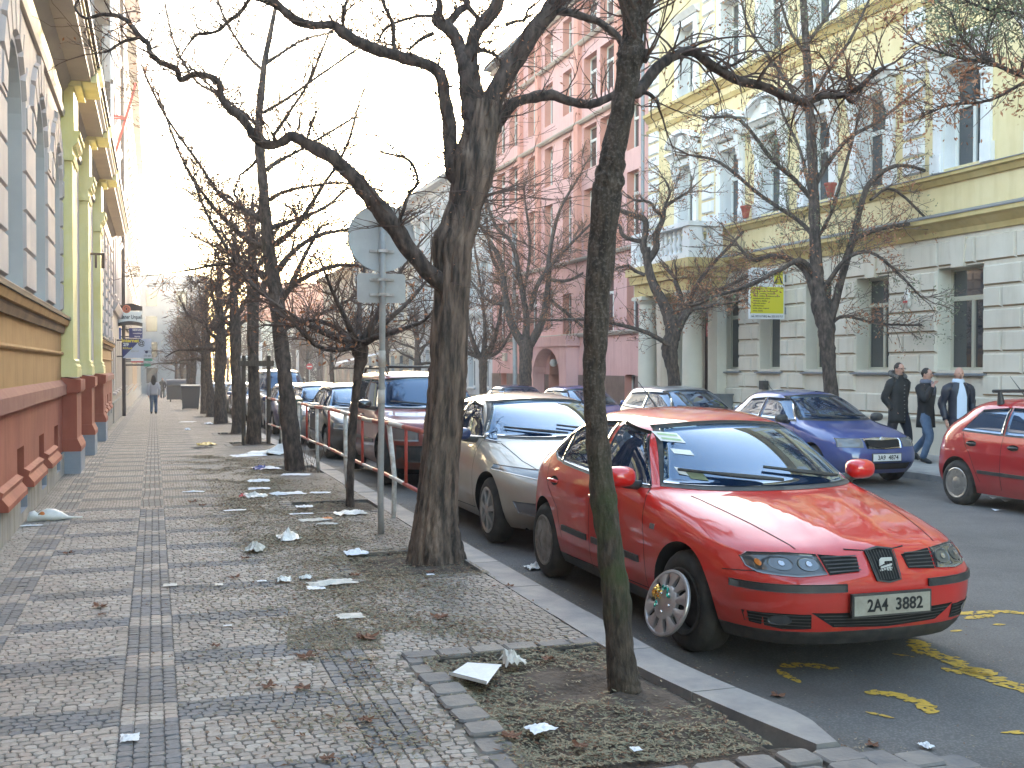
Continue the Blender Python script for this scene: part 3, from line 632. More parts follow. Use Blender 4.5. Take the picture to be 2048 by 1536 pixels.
# basement windows with sloping red sills
bw = [2.2, 4.9, 7.5, 10.0, 12.2, 14.45, 16.6]+[31.2, 33.1, 35., 36.9]
ops = [(y, y+.62, .12, .78, .22, False) for y in bw]
FL.wall(base, YA, YB, .33, 1.22, [(a, c, .33, hi, d, False) for a, c, lo, hi, d, _ in ops], 0, rev=0)
FL.wall(stone, YA, YB, -.5, .33, [(a, c, lo, .33, d, False) for a, c, lo, hi, d, _ in ops], 0, o=.03, rev=1)
for k in range(len(bw)-1):
    a, c = bw[k]+.62, bw[k+1]
    if c-a > 4: continue
    FL.prof(base, [(0, .33), (.1, .33), (.1, .38), (.045, .45), (.06, .5), (0, .53)], a+.003, c-.003)
for y in bw:
    FL.window(b, y, y+.62, .14, .78, .2, M['frame_b'], transom=0, mull=False)
base_o = base.build('red_base_wall', M['lw_red'], b); stone.build('stone_base', [M['lw_conc'], M['lw_conc2']], b)
led = MB()
for a, c in ((YA, 18.0), (19.2, 22.2), (23.2, 27.2), (28.2, YB)): FL.prof(led, [(0, 1.2), (.07, 1.2), (.07, 1.34), (0, 1.42)], a, c)
led.build('ledge', M['lw_ledge'], b)
# ochre zone and its mouldings
for a, c in ((YA, 18.05), (28.4, YB)):
    FL.wall(och, a, c, 1.3, 2.28, [], 0, o=-.012)
    FL.prof(och, [(-.012, 1.80), (.02, 1.80), (.03, 1.82), (.02, 1.845), (-.012, 1.85)], a, c)
och.build('ochre_band', M['lw_ochre'], b)
mo = MB()
for a, c in ((YA, 18.1), (28.4, YB)):
    FL.prof(mo, [(0, 2.12), (.03, 2.12), (.05, 2.19), (.05, 2.23), (0, 2.23)], a, c, 0); FL.prof(mo, [(0, 2.235), (.09, 2.235), (.11, 2.30), (.11, 2.315), (0, 2.315)], a, c, 1); FL.prof(mo, [(0, 2.32), (.13, 2.32), (.13, 2.37), (0, 2.44)], a, c, 2)
mo.build('moulding', [M['lw_brown'], M['lw_ochre'], M['flash']], b)
# upper wall: deep arched windows between rusticated piers
wy = [(-6.2, -4.6), (-3.45, -1.85), (-.7, .9), (2.05, 3.65), (4.8, 6.4), (7.35, 8.9), (10.05, 11.5), (13.2-.25, 14.35), (16.0, 17.2)]
wy = [(-6.1, -4.5), (-3.4, -1.8), (-.7, .9), (2.0, 3.6), (4.7, 6.2), (8.75, 10.25), (11.35, 12.85), (13.95, 15.4), (16.55, 17.75)]
wyf = [(29.6, 30.8), (31.9, 33.1), (34.2, 35.4), (36.5, 37.7)]
mid = [(19.6, 21.6), (23.8, 26.6)]
ops = [(a, c, 2.46, 4.15, .34, True) for a, c in wy+wyf]+[(a, c, 1.45, 4.1 if c-a < 2.2 else 3.7, .3, True) for a, c in mid]
FL.wall(wal, YA, 18.05, 2.4, 5.5, [o_ for o_ in ops if o_[1] < 18.05], 0); FL.wall(wal, 28.4, YB, 2.4, 5.5, [o_ for o_ in ops if o_[0] > 28.4], 0); FL.wall(wal, 18.05, 28.4, 1.2, 5.5, [o_ for o_ in ops if 18 < o_[0] < 28], 0)
wal.build('wall', [M['lw_beige'], M['lw_blue']], b)
for (a, c, lo, hi, d, _) in ops: FL.window(b, a, c, lo, hi, d, M['frame_w'], arch=True, transom=.8)
blk = MB()
allw = [(YA-1, YA)]+wy+[(18.05, 19)]
for k in range(len(allw)-1):
    a, c = allw[k][1]+.015, allw[k+1][0]-.015
    if c-a < .2: continue
    z = 2.47
    while z < 4.15: FL.block(blk, a, c, z, z+.405, .035, .022, 0); z += .415
allw = [(28.3, 28.4)]+wyf+[(YB, YB+1)]
for k in range(len(allw)-1):
    a, c = allw[k][1]+.07, allw[k+1][0]-.07; z = 2.47
    if c-a < .2: continue
    while z < 5.3:
        m_ = (a+c)/2; FL.block(blk, a, m_-.01, z, z+.35, .05, .05, 0); FL.block(blk, m_+.01, c, z, z+.35, .05, .05, 0); z += .365
for a, c in wy:   # wedge stones round the arches
    r = (c-a)/2; cy_ = (a+c)/2
    for k in range(9):
        t0, t1 = math.pi*(k+.08)/9, math.pi*(k+.92)/9; ro = r+.44+(.1 if k == 4 else 0)
        q = [(cy_+q_*math.cos(t), 4.15+q_*math.sin(t)) for q_, t in ((r+.07, t0), (ro, t0), (ro, t1), (r+.07, t1))]; cm = (sum(x[0] for x in q)/4, sum(x[1] for x in q)/4)
        P = [FL.p(0, y, z) for y, z in q]+[FL.p(.05, y+(cm[0]-y)*.12, z+(cm[1]-z)*.12) for y, z in q]
        blk.add(P, [(4, 5, 6, 7), (0, 1, 5, 4), (1, 2, 6, 5), (2, 3, 7, 6), (3, 0, 4, 7)])
blk.build('rusticated_blocks', M['lw_beige'], b)
# entablature and deep cornice
FL.prof(cor, [(0, 5.42), (.05, 5.42), (.07, 5.50), (.03, 5.52), (.03, 5.78), (.10, 5.86), (.16, 5.95), (.44, 5.95), (.44, 6.02), (.50, 6.05), (.50, 6.16), (.54, 6.2), (0, 6.45)], YA, YB, 0)
cor.build('cornice', M['corn'], b)
m2_ = MB(); FL.prof(m2_, [(.0, 5.53), (.045, 5.53), (.045, 5.77), (.0, 5.77)], YA, YB); FL.prof(m2_, [(.51, 6.10), (.53, 6.10), (.53, 6.14), (.51, 6.14)], YA, YB); m2_.build('frieze', M['corn_y'], b)
m2_ = MB(); FL.prof(m2_, [(.545, 6.165), (.575, 6.165), (.575, 6.22), (0, 6.5), (0, 6.44)], YA, YB); m2_.build('gutter', M['flash'], b)
# pilasters on tall red pedestals
for y0, y1, ww in ((18.05, 19.0, .2), (22.3, 23.1, .22), (27.3, 28.2, .22)):
    pd = MB(); FL.box(pd, -.05, .21, y0-.06, y1+.06, .50, 1.22); FL.prof(pd, [(-.05, .33), (.27, .33), (.27, .40), (.215, .52), (-.05, .52)], y0-.1, y1+.1); FL.prof(pd, [(-.05, 1.22), (.24, 1.22), (.27, 1.26), (.27, 1.42), (-.05, 1.46)], y0-.09, y1+.09)
    pl = pd.build('pedestal', M['lw_red'], b)
    pd = MB(); FL.box(pd, -.05, .26, y0-.09, y1+.09, -.5, .33); pd.build('pedestal_foot', M['lw_conc2'], b)
    pd = MB(); FL.box(pd, -.05, .16, y0, y1, 1.46+.26, 4.75); FL.box(pd, -.05, .22, y0-.06, y1+.06, 1.462, 1.58); FL.prof(pd, [(-.05, 1.58), (.21, 1.58), (.22, 1.62), (.19, 1.66), (.2, 1.7), (.165, 1.74), (-.05, 1.74)], y0-.04, y1+.04)
    FL.prof(pd, [(-.05, 4.75), (.18, 4.75), (.20, 4.82), (.17, 4.84), (.17, 4.95), (.25, 5.04), (.25, 5.12), (.28, 5.14), (.28, 5.2), (-.05, 5.2)], y0-.07, y1+.07)
    for k in range(6): FL.box(pd, .17, .215, y0+.02+k*(y1-y0-.04)/6, y0+.02+(k+.55)*(y1-y0-.04)/6, 4.97, 5.035)
    FL.box(pd, -.05, .19, y0, y1, 5.2, 5.95)
    FL.prof(pd, [(-.05, 5.88), (.3, 5.88), (.3, 5.94), (.53, 5.94), (.53, 6.12), (.585, 6.16), (.585, 6.225), (-.05, 6.21)], y0-.1, y1+.1)
    pd.build('pilaster', M['lw_yel'], b)
up = MB(); FL.box(up, -.25, -1., YA, YB, 6.3, 8.6); up.build('upper_storey', M['lw_beige'], b)
core(FL, b, YA, YB, -.5, 8.55, -.5); FL.xf
ib = MB(); FL.box(ib, .16, .42, 23.0, 23.05, 3.80, 3.84); FL.box(ib, .36, .42, 23.02, 23.05, 3.55, 3.80); FL.box(ib, .24, .28, 23.02, 23.05, 3.55, 3.80)
tag(ib.build('flag_bracket', M['frame_b'], None), 'dark iron flag bracket on the middle lemon pilaster', 'bracket')

# ---- left, further along
def row_house(name, label, f, y0, y1, z1, wm, trimm, floors, nw, ww=1.05, gf=3.6, corn=.5, base='lw_conc', wh=1.9, roof=True, hoods=True, pil=False):
    b = thing(name, label, 'building', (f.xf, (y0+y1)/2, GZ(y0))); g = GZ((y0+y1)/2)-.1; mb = MB(); L_ = y1-y0; fh = (z1-gf-.8)/floors; ops = []
    for k in range(nw):
        c = y0+L_*(k+.5)/nw
        ops.append((c-ww/2, c+ww/2, g+1.25, g+3.15, .25, False))
        for fl in range(floors): zz = gf+.55+fl*fh; ops.append((c-ww/2, c+ww/2, zz, zz+min(wh, fh*.62), .25, False))
    f.wall(mb, y0, y1, g-.6, z1, ops, 0); mb.build('wall', [M[wm], M[trimm]], b)
    t = MB(); f.box(t, 0, .06, y0, y1, g-.6, g+.9); t.build('plinth', M[base], b)
    t = MB()
    f.prof(t, [(0, gf-.1), (.1, gf-.1), (.2, gf+.1), (.2, gf+.16), (0, gf+.2)], y0, y1); f.prof(t, [(0, z1-.65), (.1, z1-.65), (.15, z1-.3), (corn, z1-.2), (corn+.06, z1), (0, z1+.1)], y0, y1)
    for fl in range(1, floors): zz = gf+.3+fl*fh; f.prof(t, [(0, zz), (.1, zz), (.14, zz+.12), (0, zz+.16)], y0, y1)
    for (a, c, lo, hi, d, _) in ops:
        if lo > gf:
            f.box(t, 0, .05, a-.16, a-.01, lo-.02, hi+.02); f.box(t, 0, .05, c+.01, c+.16, lo-.02, hi+.02)
            if hoods: f.prof(t, [(0, hi+.04), (.06, hi+.04), (.2, hi+.26), (.2, hi+.32), (0, hi+.38)], a-.2, c+.2)
        f.prof(t, [(0, lo-.1), (.1, lo-.1), (.1, lo-.04), (0, lo-.01)], a-.1, c+.1)
    if pil:
        for k in range(nw+1):
            c = y0+L_*k/nw; f.box(t, 0, .09, max(y0, c-.22), min(y1, c+.22), gf+.25, z1-.66)
    t.build('trim', M[trimm], b)
    if not nw > 11 or True:
        for (a, c, lo, hi, d, _) in ops[:90]: f.window(b, a, c, lo, hi, d, M['frame_w'])
    core(f, b, y0, y1, g-.6, z1, -.5)
    if roof:
        t = MB(); f.prof(t, [(-.05, z1+.1), (-.05, z1+.16), (-5, z1+2.6), (-11, z1+.2)], y0, y1); t.build('roof', M['roofm'], b)
    return b
row_house('apartment_house', 'tall pale ornate house just past the red-based building on the left', Fac(-1.33, 1), 39., 57., 18.6, 'tanb', 'lw_beige', 4, 7, corn=.80, pil=True)
row_house('apartment_house', 'tan and grey tall house behind the row of hanging signs', Fac(-1.38, 1), 57.1, 78, 18.2, 'tand', 'tanb', 4, 8, corn=.6)
row_house('apartment_house', 'sunlit cream house further down the left side of the street', Fac(-1.45, 1), 78.1, 104, 19., 'lw_ochre', 'tanb', 4, 9, corn=.6)
row_house('apartment_house', 'pale grey house with balconies near the left end of the street', Fac(-1.5, 1), 104.1, 139, 20, 'tand', 'tanb', 4, 11, corn=.5)
row_house('apartment_house', 'white house closing the far end of the left pavement', Fac(-7, 1), 139.2, 150, 14, 'farw', 'gb', 3, 6)
be = thing('apartment_house', 'pale building facing down the street at its far end', 'building', (5, 178, -2.4)); t = MB(); t.box(-6.5, 6.5, 144, 156, -4, 13); t.build('wall', M['farw'], be)
for i in range(3):
    for j in range(4): t = MB(); t.box(-4.5+i*3.6, -3.2+i*3.6, 143.9, 143.98, -.5+j*3.2, 1.4+j*3.2); t.build('window', M['wglass'], be)
t = MB(); t.tube([(-1.16, 47.2, -.5), (-1.16, 47.2, 17.9)], .07, 8); tag(t.build('drainpipe', M['flash'], None), 'dark drainpipe running down the tall house on the left', 'drainpipe')

# ---- right: the yellow and beige palace-like house
FR = Fac(14.5, -1)
b = thing('yellow_house', 'ornate yellow and beige house with rusticated ground floor and columned porch', 'building', (14.5, 22, -.08))
Y0, Y1 = -22., 31.0
gw = [(-18.4, -17.1), (-15.2, -13.9), (-12, -10.7), (-8.8, -7.5), (-5.8, -4.5), (-2.9, -1.6), (0, 1.3), (3.2, 4.5), (6.0, 7.3), (8.7, 10.), (11.4, 12.7), (13.8+.25, 15.1), (16.55, 17.8), (19.28, 20.4), (21.3, 22.35), (23.42, 24.42), (25.42, 26.42)]
gw = [(a, c, 1.55, 3.52, .34, False) for a, c in gw]
door = (27.1, 28.9, -.1, 3.2, .9, False)
mb = MB(); FR.wall(mb, Y0, Y1, .60, 4.2, gw+[(door[0], door[1], .6, 3.2, .9, False)], 0, rev=1); FR.wall(mb, Y0, Y1, -.6, .60, [(door[0], door[1], -.1, .6, .9, False)], 2, o=.05, rev=1)
mb.build('ground_floor_wall', [M['yw_beige'], M['yw_side'], M['yw_side']], b)
mb = MB(); FR.box(mb, -.9, -.85, 27.1, 28.9, -.2, 3.2); mb.build('front_door', mat('dark_wood_door', (.04, .022, .016), .6, c2=(.07, .04, .03), sc=4), b)
for (a, c, lo, hi, d, _) in gw:
    if a < 8:
        mb = MB(); FR.box(mb, -.3, -.28, a, c, lo, hi); mb.build('pane', M['wglass'], b); continue
    FR.window(b, a, c, lo, hi, d, mat('cream_frame', (.48, .44, .34), .6) if 'cream_frame' not in bpy.data.materials else bpy.data.materials['cream_frame'], transom=.7, curtain=False)
    t = MB(); FR.prof(t, [(-.3, lo), (-.3, lo-.02), (.1, lo-.1), (.1, lo-.07)], a-.1, c+.1); t.build('sill', M['zinc'], b)
# rustication in courses
blk = MB(); rng = random.Random(5); edges = [Y0]+[q for w_ in gw for q in w_[:2]]+[27.1-.02]
for k in range(0, len(edges)-1, 2):
    a, c = edges[k]+.0, edges[k+1]-.0
    if a > 27: break
    z = 1.09; i = 0
    while z < 3.50:
        h = .402
        if c-a > .5:
            m_ = a+(c-a)*(.33 if i % 2 else .67) if c-a > .9 else (a+c)/2
            FR.block(blk, a+.01, m_-.012, z, z+h-.03, .05, .03, 0, 1); FR.block(blk, m_+.012, c-.01, z, z+h-.03, .05, .03, 0, 1)
        z += h; i += 1
y = Y0; i = 0
for (za, zb, st, off) in ((.66, 1.06, 1.05, 0),):
    y = Y0
    while y < 26.9: FR.block(blk, y, min(26.95, y+st)-.02, za, zb, .05, .03, 0, 1); y += st
y = Y0
while y < 26.9:   # course above the windows
    FR.block(blk, y, min(26.95, y+1.02)-.02, 3.55, 3.55+.48, .05, .03, 0, 1); y += 1.02
for (a, c, lo, hi, d, _) in gw:
    mm = (a+c)/2
    P = [(mm-.16, 3.5), (mm+.16, 3.5), (mm+.21, 4.05), (mm-.21, 4.05)]; Q = [FR.p(.0, y, z) for y, z in P]+[FR.p(.085, y, z) for y, z in P]
    blk.add(Q, [(4, 5, 6, 7), (0, 1, 5, 4), (1, 2, 6, 5), (3, 0, 4, 7)])
blk.build('rusticated_blocks', [M['yw_beige'], M['yw_tan']], b)
t = MB(); FR.prof(t, [(0, .56), (.09, .56), (.09, .61), (0, .66)], Y0, 27.); t.build('plinth_ledge', M['yw_side'], b)
# basement grilles
t = MB()
for y in (16.9, 19.6, 21.6): t.nxt(); FR.box(t, .045, .062, y, y+.5, .1, .42)
t.parts('cellar_grille', M['frame_b'], b)
# string cornice, panelled band, sill cornice
t = MB(); FR.prof(t, [(0, 4.12), (.05, 4.12), (.08, 4.22), (.22, 4.34), (.30, 4.38), (.30, 4.46), (0, 4.56)], Y0, Y1); FR.prof(t, [(0, 5.12), (.05, 5.12), (.12, 5.22), (.18, 5.24), (.18, 5.30), (0, 5.34)], Y0, Y1)
FR.prof(t, [(0, 9.05), (.05, 9.05), (.15, 9.2), (.2, 9.2), (.2, 9.29), (0, 9.33)], Y0, Y1); FR.prof(t, [(0, 8.7), (.04, 8.7), (.08, 8.82), (0, 8.84)], Y0, Y1); FR.prof(t, [(0, 13.1), (.1, 13.1), (.5, 13.6), (.6, 13.6), (.6, 13.8), (0, 13.9)], Y0, Y1)
t.build('cornice', M['yw_corn'], b)
t = MB(); FR.prof(t, [(.30, 4.465), (.32, 4.465), (.32, 4.485), (0, 4.59), (0, 4.57)], Y0, Y1); FR.prof(t, [(.182, 5.302), (.2, 5.302), (.2, 5.318), (0, 5.36), (0, 5.345)], Y0, Y1); t.build('flashing', M['zinc'], b)
uw = [(-18.3, -17.2), (-15.1, -14.), (-11.9, -10.8), (-8.7, -7.6), (-5.7, -4.6), (-2.8, -1.7), (.1, 1.2), (3.1, 4.2), (5.9, 7.0), (8.6, 9.7), (11.3, 12.4), (14.1, 15.2), (16.6, 17.65), (19.35, 20.35), (21.35, 22.3), (23.4, 24.35), (25.4, 26.35), (27.95, 28.85)]
U = [(a, c, 5.42, 7.35, .3, False) for a, c in uw]; U3 = [(a, c, 9.4, 11.3, .3, False) for a, c in uw]
mb = MB(); FR.wall(mb, Y0, Y1, 4.2, 13.6, U+U3, 0, rev=1); mb.build('upper_wall', [M['yw_yel'], M['yw_white']], b)
wh = MB()
for i, (a, c) in enumerate(uw):
    for z0, z1, ped in ((5.36, 7.35, True), (9.34, 11.3, False)):
        wh.nxt()
        FR.box(wh, 0, .07, a-.24, a-.005, z0, z1+.02); FR.box(wh, 0, .07, c+.005, c+.24, z0, z1+.02); FR.box(wh, 0, .1, a-.3, a-.02, z0, z0+.35); FR.box(wh, 0, .1, c+.02, c+.3, z0, z0+.35)
        FR.prof(wh, [(0, z1+.02), (.08, z1+.02), (.08, z1+.2), (0, z1+.2)], a-.24, c+.24)
        if not ped: FR.prof(wh, [(0, z1+.22), (.1, z1+.22), (.22, z1+.38), (0, z1+.44)], a-.3, c+.3); continue
        for y in (a-.22, c+.04): FR.prof(wh, [(.07, z1-.42), (.13, z1-.36), (.2, z1+.0), (.24, z1+.24), (.07, z1+.24)], y, y+.18)   # consoles
        FR.prof(wh, [(0, z1+.24), (.2, z1+.24), (.28, z1+.34), (.34, z1+.36), (.34, z1+.42), (0, z1+.48)], a-.36, c+.36)
        if a > 21:   # segmental pediment
            r0 = (c-a)/2+.36; cy_ = (a+c)/2; n = 12
            for k in range(n):
                q = []
                for t_ in (k, k+1):
                    yy = cy_-r0+2*r0*t_/n; hh = .10+.52*math.sqrt(max(0, 1-((t_/n*2-1)*.93)**2))-.52*math.sqrt(1-.93**2); q.append((yy, hh))
                (ya, ha), (yb, hb) = q
                for o0, o1, d0, d1 in ((0, .33, 0, .1), (0, .1, -9, 0)):
                    za0 = z1+.46 if d0 < -1 else z1+.46+ha; zb0 = z1+.46 if d0 < -1 else z1+.46+hb; za1, zb1 = z1+.46+ha+d1, z1+.46+hb+d1
                    P = [FR.p(o0, ya, za0), FR.p(o1, ya, za0), FR.p(o1, ya, za1), FR.p(o0, ya, za1), FR.p(o0, yb, zb0), FR.p(o1, yb, zb0), FR.p(o1, yb, zb1), FR.p(o0, yb, zb1)]
                    wh.add(P, [(0, 1, 5, 4), (1, 2, 6, 5), (2, 3, 7, 6)])
            wh.lathe([(.02, .1), (.14, .12), (.17, .2), (.1, .27), (.02, .3)], (14.5-.0, cy_, z1+.66), 'x', 10) if False else FR.box(wh, .1, .24, cy_-.14, cy_+.14, z1+.5, z1+.82)
wh.parts('window_surround', M['yw_white'], b)
for (a, c, lo, hi, d, _) in U+U3:
  if a < 8: mb = MB(); FR.box(mb, -.3, -.28, a, c, lo, hi); mb.build('pane', M['wglass'], b)
  else: FR.window(b, a, c, lo, hi, d, M['frame_w'], transom=.62, fw=.07)
# white blocks at the bay edges
q = MB()
for yq in (30.25, 25.0-.2+2.0, 14.95+3.25, 12.8+.15, 9.95):
    q.nxt(); z = 5.45
    while z < 8.5: FR.block(q, yq, yq+.62, z, z+.33, .07, .03); z += .37
    q.nxt(); z = 9.4
    while z < 13: FR.block(q, yq, yq+.62, z, z+.33, .07, .03); z += .37
q.parts('quoin_strip', M['yw_white'], b)
# porch: columns, entablature, balcony with balusters
g = -.1
for yc in (26.35, 29.15):
    c = MB(); cx = 13.62
    c.box(cx-.42, cx+.42, yc-.42, yc+.42, g-.3, .95-.22+.0); c.lathe([(.36, .73), (.36, .82), (.31, .86), (.33, .92), (.27, .98)], (cx, yc, 0), 'z', 20)
    c.lathe([(.27, .98), (.275, 1.6), (.26, 2.4), (.235, 3.25), (.26, 3.27), (.26, 3.30), (.235, 3.32), (.235, 3.4), (.3, 3.46), (.33, 3.5), (.33, 3.52)], (cx, yc, 0), 'z', 20); c.box(cx-.35, cx+.35, yc-.35, yc+.35, 3.52, 3.62)
    c.build('column', M['yw_side'], b, smooth=True, sharp=30)
    c = MB(); c.box(14.22, 14.497, yc-.26, yc+.26, g-.3, 3.5); c.box(14.15, 14.49, yc-.33, yc+.33, 3.5, 3.62); c.build('pilaster', M['yw_side'], b)
pe = MB()
for (o0, o1, z0, z1) in ((-.0, 1.12, 3.62, 3.98), (0, 1.22, 3.98, 4.1), (0, 1.32, 4.22, 4.46), (0, 1.24, 4.10, 4.22)):
    FR.box(pe, o0, o1, 25.95-(o1-1.12), 29.55+(o1-1.12), z0, z1)
pe.build('porch_entablature', M['yw_corn'], b)
ba = MB(); FR.box(ba, 0.2, 1.22, 25.9, 29.6, 4.462, 4.62)
for (y0, y1) in ((25.9, 26.3), (29.2, 29.6)): FR.box(ba, .84, 1.2, y0, y1, 4.62, 5.3)
FR.box(ba, .22, .5, 25.92, 26.28, 4.62, 5.3); FR.box(ba, .22, .5, 29.22, 29.58, 4.62, 5.3)
FR.box(ba, .80, 1.26, 25.85, 29.65, 5.3, 5.42); FR.box(ba, .2, .80, 25.85, 26.33, 5.3, 5.42); FR.box(ba, .2, .80, 29.17, 29.65, 5.3, 5.42)
pf = [(.05, 4.62), (.085, 4.66), (.05, 4.74), (.1, 4.9), (.055, 5.05), (.04, 5.15), (.08, 5.22), (.06, 5.3)]
for k in range(10): ba.lathe(pf, (13.48, 26.55+k*.27, 0), 'z', 8, close=False)
for k in range(2):
    for yy in (26.1, 29.4): ba.lathe(pf, (13.75+k*.2, yy, 0), 'z', 8, close=False)
ba.build('balcony', M['yw_white'], b, smooth=True, sharp=35)
core(FR, b, Y0, Y1, -.5, 13.7, -1.0)
# things on its wall
def wall_plaque(y, z, w_, h_, m, name, label, txt=None, tm=None, rows=()):
    t = thing(name, label, 'sign', (14.5, y, z)); mb = MB(); FR.box(mb, .05, .075, y-w_/2, y+w_/2, z-h_/2, z+h_/2); mb.build('plate', m, t)
    if txt:
        mb = MB(); put_text(mb, txt, FR.p(.078, y, z+(.0 if not rows else h_*.15)), (0, -1, 0), (0, 0, 1), w_*.6, h_*(.55 if not rows else .35)); mb.build('lettering', tm, t)
    if rows:
        mb = MB()
        for (zz, ww, hh) in rows: FR.box(mb, .076, .079, y-w_*ww/2, y+w_*ww/2, z+h_*zz, z+h_*(zz+hh))
        mb.build('small_print', tm, t)
wm_ = mat('white_ink', (.75, .75, .75), .6)
wall_plaque(26.93, 3.13, .26, .32, mat('navy_enamel', (.015, .02, .07), .3), 'number_plate', 'small navy house number plate beside the columned porch', '14', wm_)
wall_plaque(26.93, 2.62, .32, .36, mat('red_enamel', (.33, .03, .025), .3), 'number_plate', 'red house number plate under the navy one beside the porch', '1378', wm_, rows=((-.2, .6, .05), (-.35, .4, .05)))
# alarm box
t = thing('alarm_box', 'white rounded alarm box between the two right windows of the beige wall', 'alarm box', (14.4, 18.55, 2.95)); mb = MB()
mb.lathe([(.001, 0), (.12, .0), (.13, .03), (.12, .07), (.09, .09), (.001, .09)], (0, 0, 0), 'x', 20); mb.v = [(14.46-x, 18.6+y*.75, 2.98+z*1.5) for x, y, z in mb.v]; mb.build('case', M['white_m'], t, smooth=True)
mb = MB(); mb.box(14.355, 14.368, 18.54, 18.66, 2.9, 2.94); mb.build('lamp', M['redpl'], t)
# electrical cabinet by the porch
mb = MB(); mb.box(14.05, 14.43, 25.62, 26.0-.1, -.12, .86); mb.box(14.03, 14.45, 25.6, 25.92, .86, .9); tag(mb.build('utility_cabinet', mat('dark_grey_steel', (.12, .13, .14), .5), None), 'dark grey utility cabinet standing against the beige wall right of the porch', 'cabinet')
# flower pots on the sills
for y, l in ((24.7-.1, 'terracotta pot on the sill cornice left of the tree trunk'), (20.95, 'terracotta pot on the sill cornice right of the tree trunk')):
    mb = MB(); mb.lathe([(.07, 0), (.12, .26), (.14, .26), (.14, .31), (.11, .31), (.10, .2)], (14.2, y, 5.35), 'z', 14); tag(mb.build('flower_pot', mat('terracotta', (.32, .07, .045), .8) if 'terracotta' not in bpy.data.materials else bpy.data.materials['terracotta'], None, smooth=True, sharp=40), l, 'flower pot')
# the big white and yellow company board, hung outward from the wall
YB = PXW(1577, 588, 14.5).y
t = thing('company_board', 'large white and yellow company board jutting out from the beige wall beside a bare tree', 'sign', (13.9, YB, 3.4))
xa, xb, zt, zb = PYW(1499, 588, YB).x, PYW(1569, 588, YB).x, PYW(1535, 536, YB).z, PYW(1535, 638, YB).z; W_ = xb-xa; H_ = zt-zb
mb = MB(); mb.box(xa, xb, YB, YB+.05, zb, zt); mb.build('board', mat('board_white', (.68, .68, .68), .4), t)
mb = MB(); mb.box(xa+.03*W_, xb-.03*W_, YB-.005, YB-.001, zb+.11*H_, zb+.63*H_); mb.nxt(); mb.box(xa+.70*W_, xb-.05*W_, YB-.005, YB-.001, zb+.68*H_, zb+.96*H_); mb.parts('yellow_panel', mat('yellow_vinyl', (.60, .53, .02), .5), t)
def bt(s_, fx, fz, fw_, fh_): mb = MB(); put_text(mb, s_, (xa+W_*fx, YB-.007, zb+H_*fz), (1, 0, 0), (0, 0, 1), W_*fw_, H_*fh_, bold=.02, thick=.001); mb.build('lettering', M['ink'], t)
bt('D.a K. SERVIS', .36, .90, .56, .07); bt('KOMPLETNÍ STAVEBNÍ', .35, .79, .54, .04); bt('ČINNOST', .38, .72, .24, .035); bt('DK', .83, .90, .2, .075); bt('tel.: 222 517 852, fax: 222 515 717', .5, .05, .9, .045)
for k, s_ in enumerate(['bytová jádra, rekonstrukce', 'půdní vestavby, zateplování', 'fasády, omítky, štukatéři', 'malby, nátěry, podlahové práce', 'instalatérské práce', 'obklady a dlažby', 'zednické práce', 'sádrokartony', 'voda, plyn, topení', 'okna, dveře']):
    n_ = len(s_); bt(s_, .07+.80*n_/31/2+.02, .59-k*.048, .80*n_/31, .034)
mb = MB()   # converging track emblem on the yellow square
for sgn in (-1, 1):
    x0, x1 = xa+W_*(.825+sgn*.015), xa+W_*(.825+sgn*.10); mb.add([(x0-.01, YB-.007, zb+H_*.86), (x0+.01, YB-.007, zb+H_*.86), (x1+.03, YB-.007, zb+H_*.70), (x1-.03, YB-.007, zb+H_*.70)], [(0, 1, 2, 3)])
for k in range(4): zz = zb+H_*(.71+k*.035); w2 = W_*(.09-k*.02); mb.box(xa+W_*.825-w2, xa+W_*.825+w2, YB-.008, YB-.006, zz, zz+.012)
mb.build('emblem', M['ink'], t)
mb = MB()
for zz in (zb+.14, zt-.3): mb.nxt(); mb.tube([(14.5, YB+.03, zz), (xb, YB+.03, zz)], .02, 6); mb.lathe([(.09, -.01), (.09, .01)], (14.38, YB+.03, zz+.08), 'y', 16)
mb.parts('bracket', M['zinc'], t)

# ---- right: pink house
b = thing('pink_house', 'pink modern house with brown granite plinth and arched recessed entrance', 'building', (14.5, 39, -.3)); Y0, Y1 = 31.02, 47.4; FP = Fac(14.5, -1)
FP.xf = 14.5
gz = GZ(39)-.1
# porch bay 36.8..41.2
ent = (37.9, 39.9, .0, 1.75, .95, True)
cel = [(31.9, 32.7, .55, 1.35, .25, False), (34.4, 35.1, .55, 1.25, .25, False), (42.6, 43.4, .5, 1.3, .25, False), (45.2, 46., .5, 1.3, .25, False)]
W1 = [(31.75, 32.65, 2.78, 4.75, .3, False), (33.7, 34.9, 2.78, 4.75, .3, False), (35.2, 36.4, 2.78, 4.75, .3, False), (37.6, 38.5, 2.78, 4.3, .3, False), (39.6, 40.5, 3.1, 4.6, .3, False), (41.4, 42.5, 2.78, 4.7, .3, False), (43.8, 45.0, 2.78, 4.7, .3, False), (45.6, 46.8, 2.78, 4.7, .3, False)]
ups = []
for zz, hh in ((5.75, 2.1), (8.55, 1.5), (10.9, 1.6), (13.2, 1.2)):
    for (a, c, *_) in W1: ups.append((a, c, zz, zz+hh, .3, False))
mb = MB(); FP.wall(mb, Y0, Y1, 1.31, 2.66, [(c_[0], c_[1], 1.31, c_[3], c_[4], False) for c_ in cel if c_[3] > 1.31]+[(ent[0], ent[1], 1.31, 1.55, 0.9, True)], 0, rev=1)
FP.wall(mb, Y0, Y1, 2.66, 14.7, W1+ups, 0, o=-.02, rev=1)
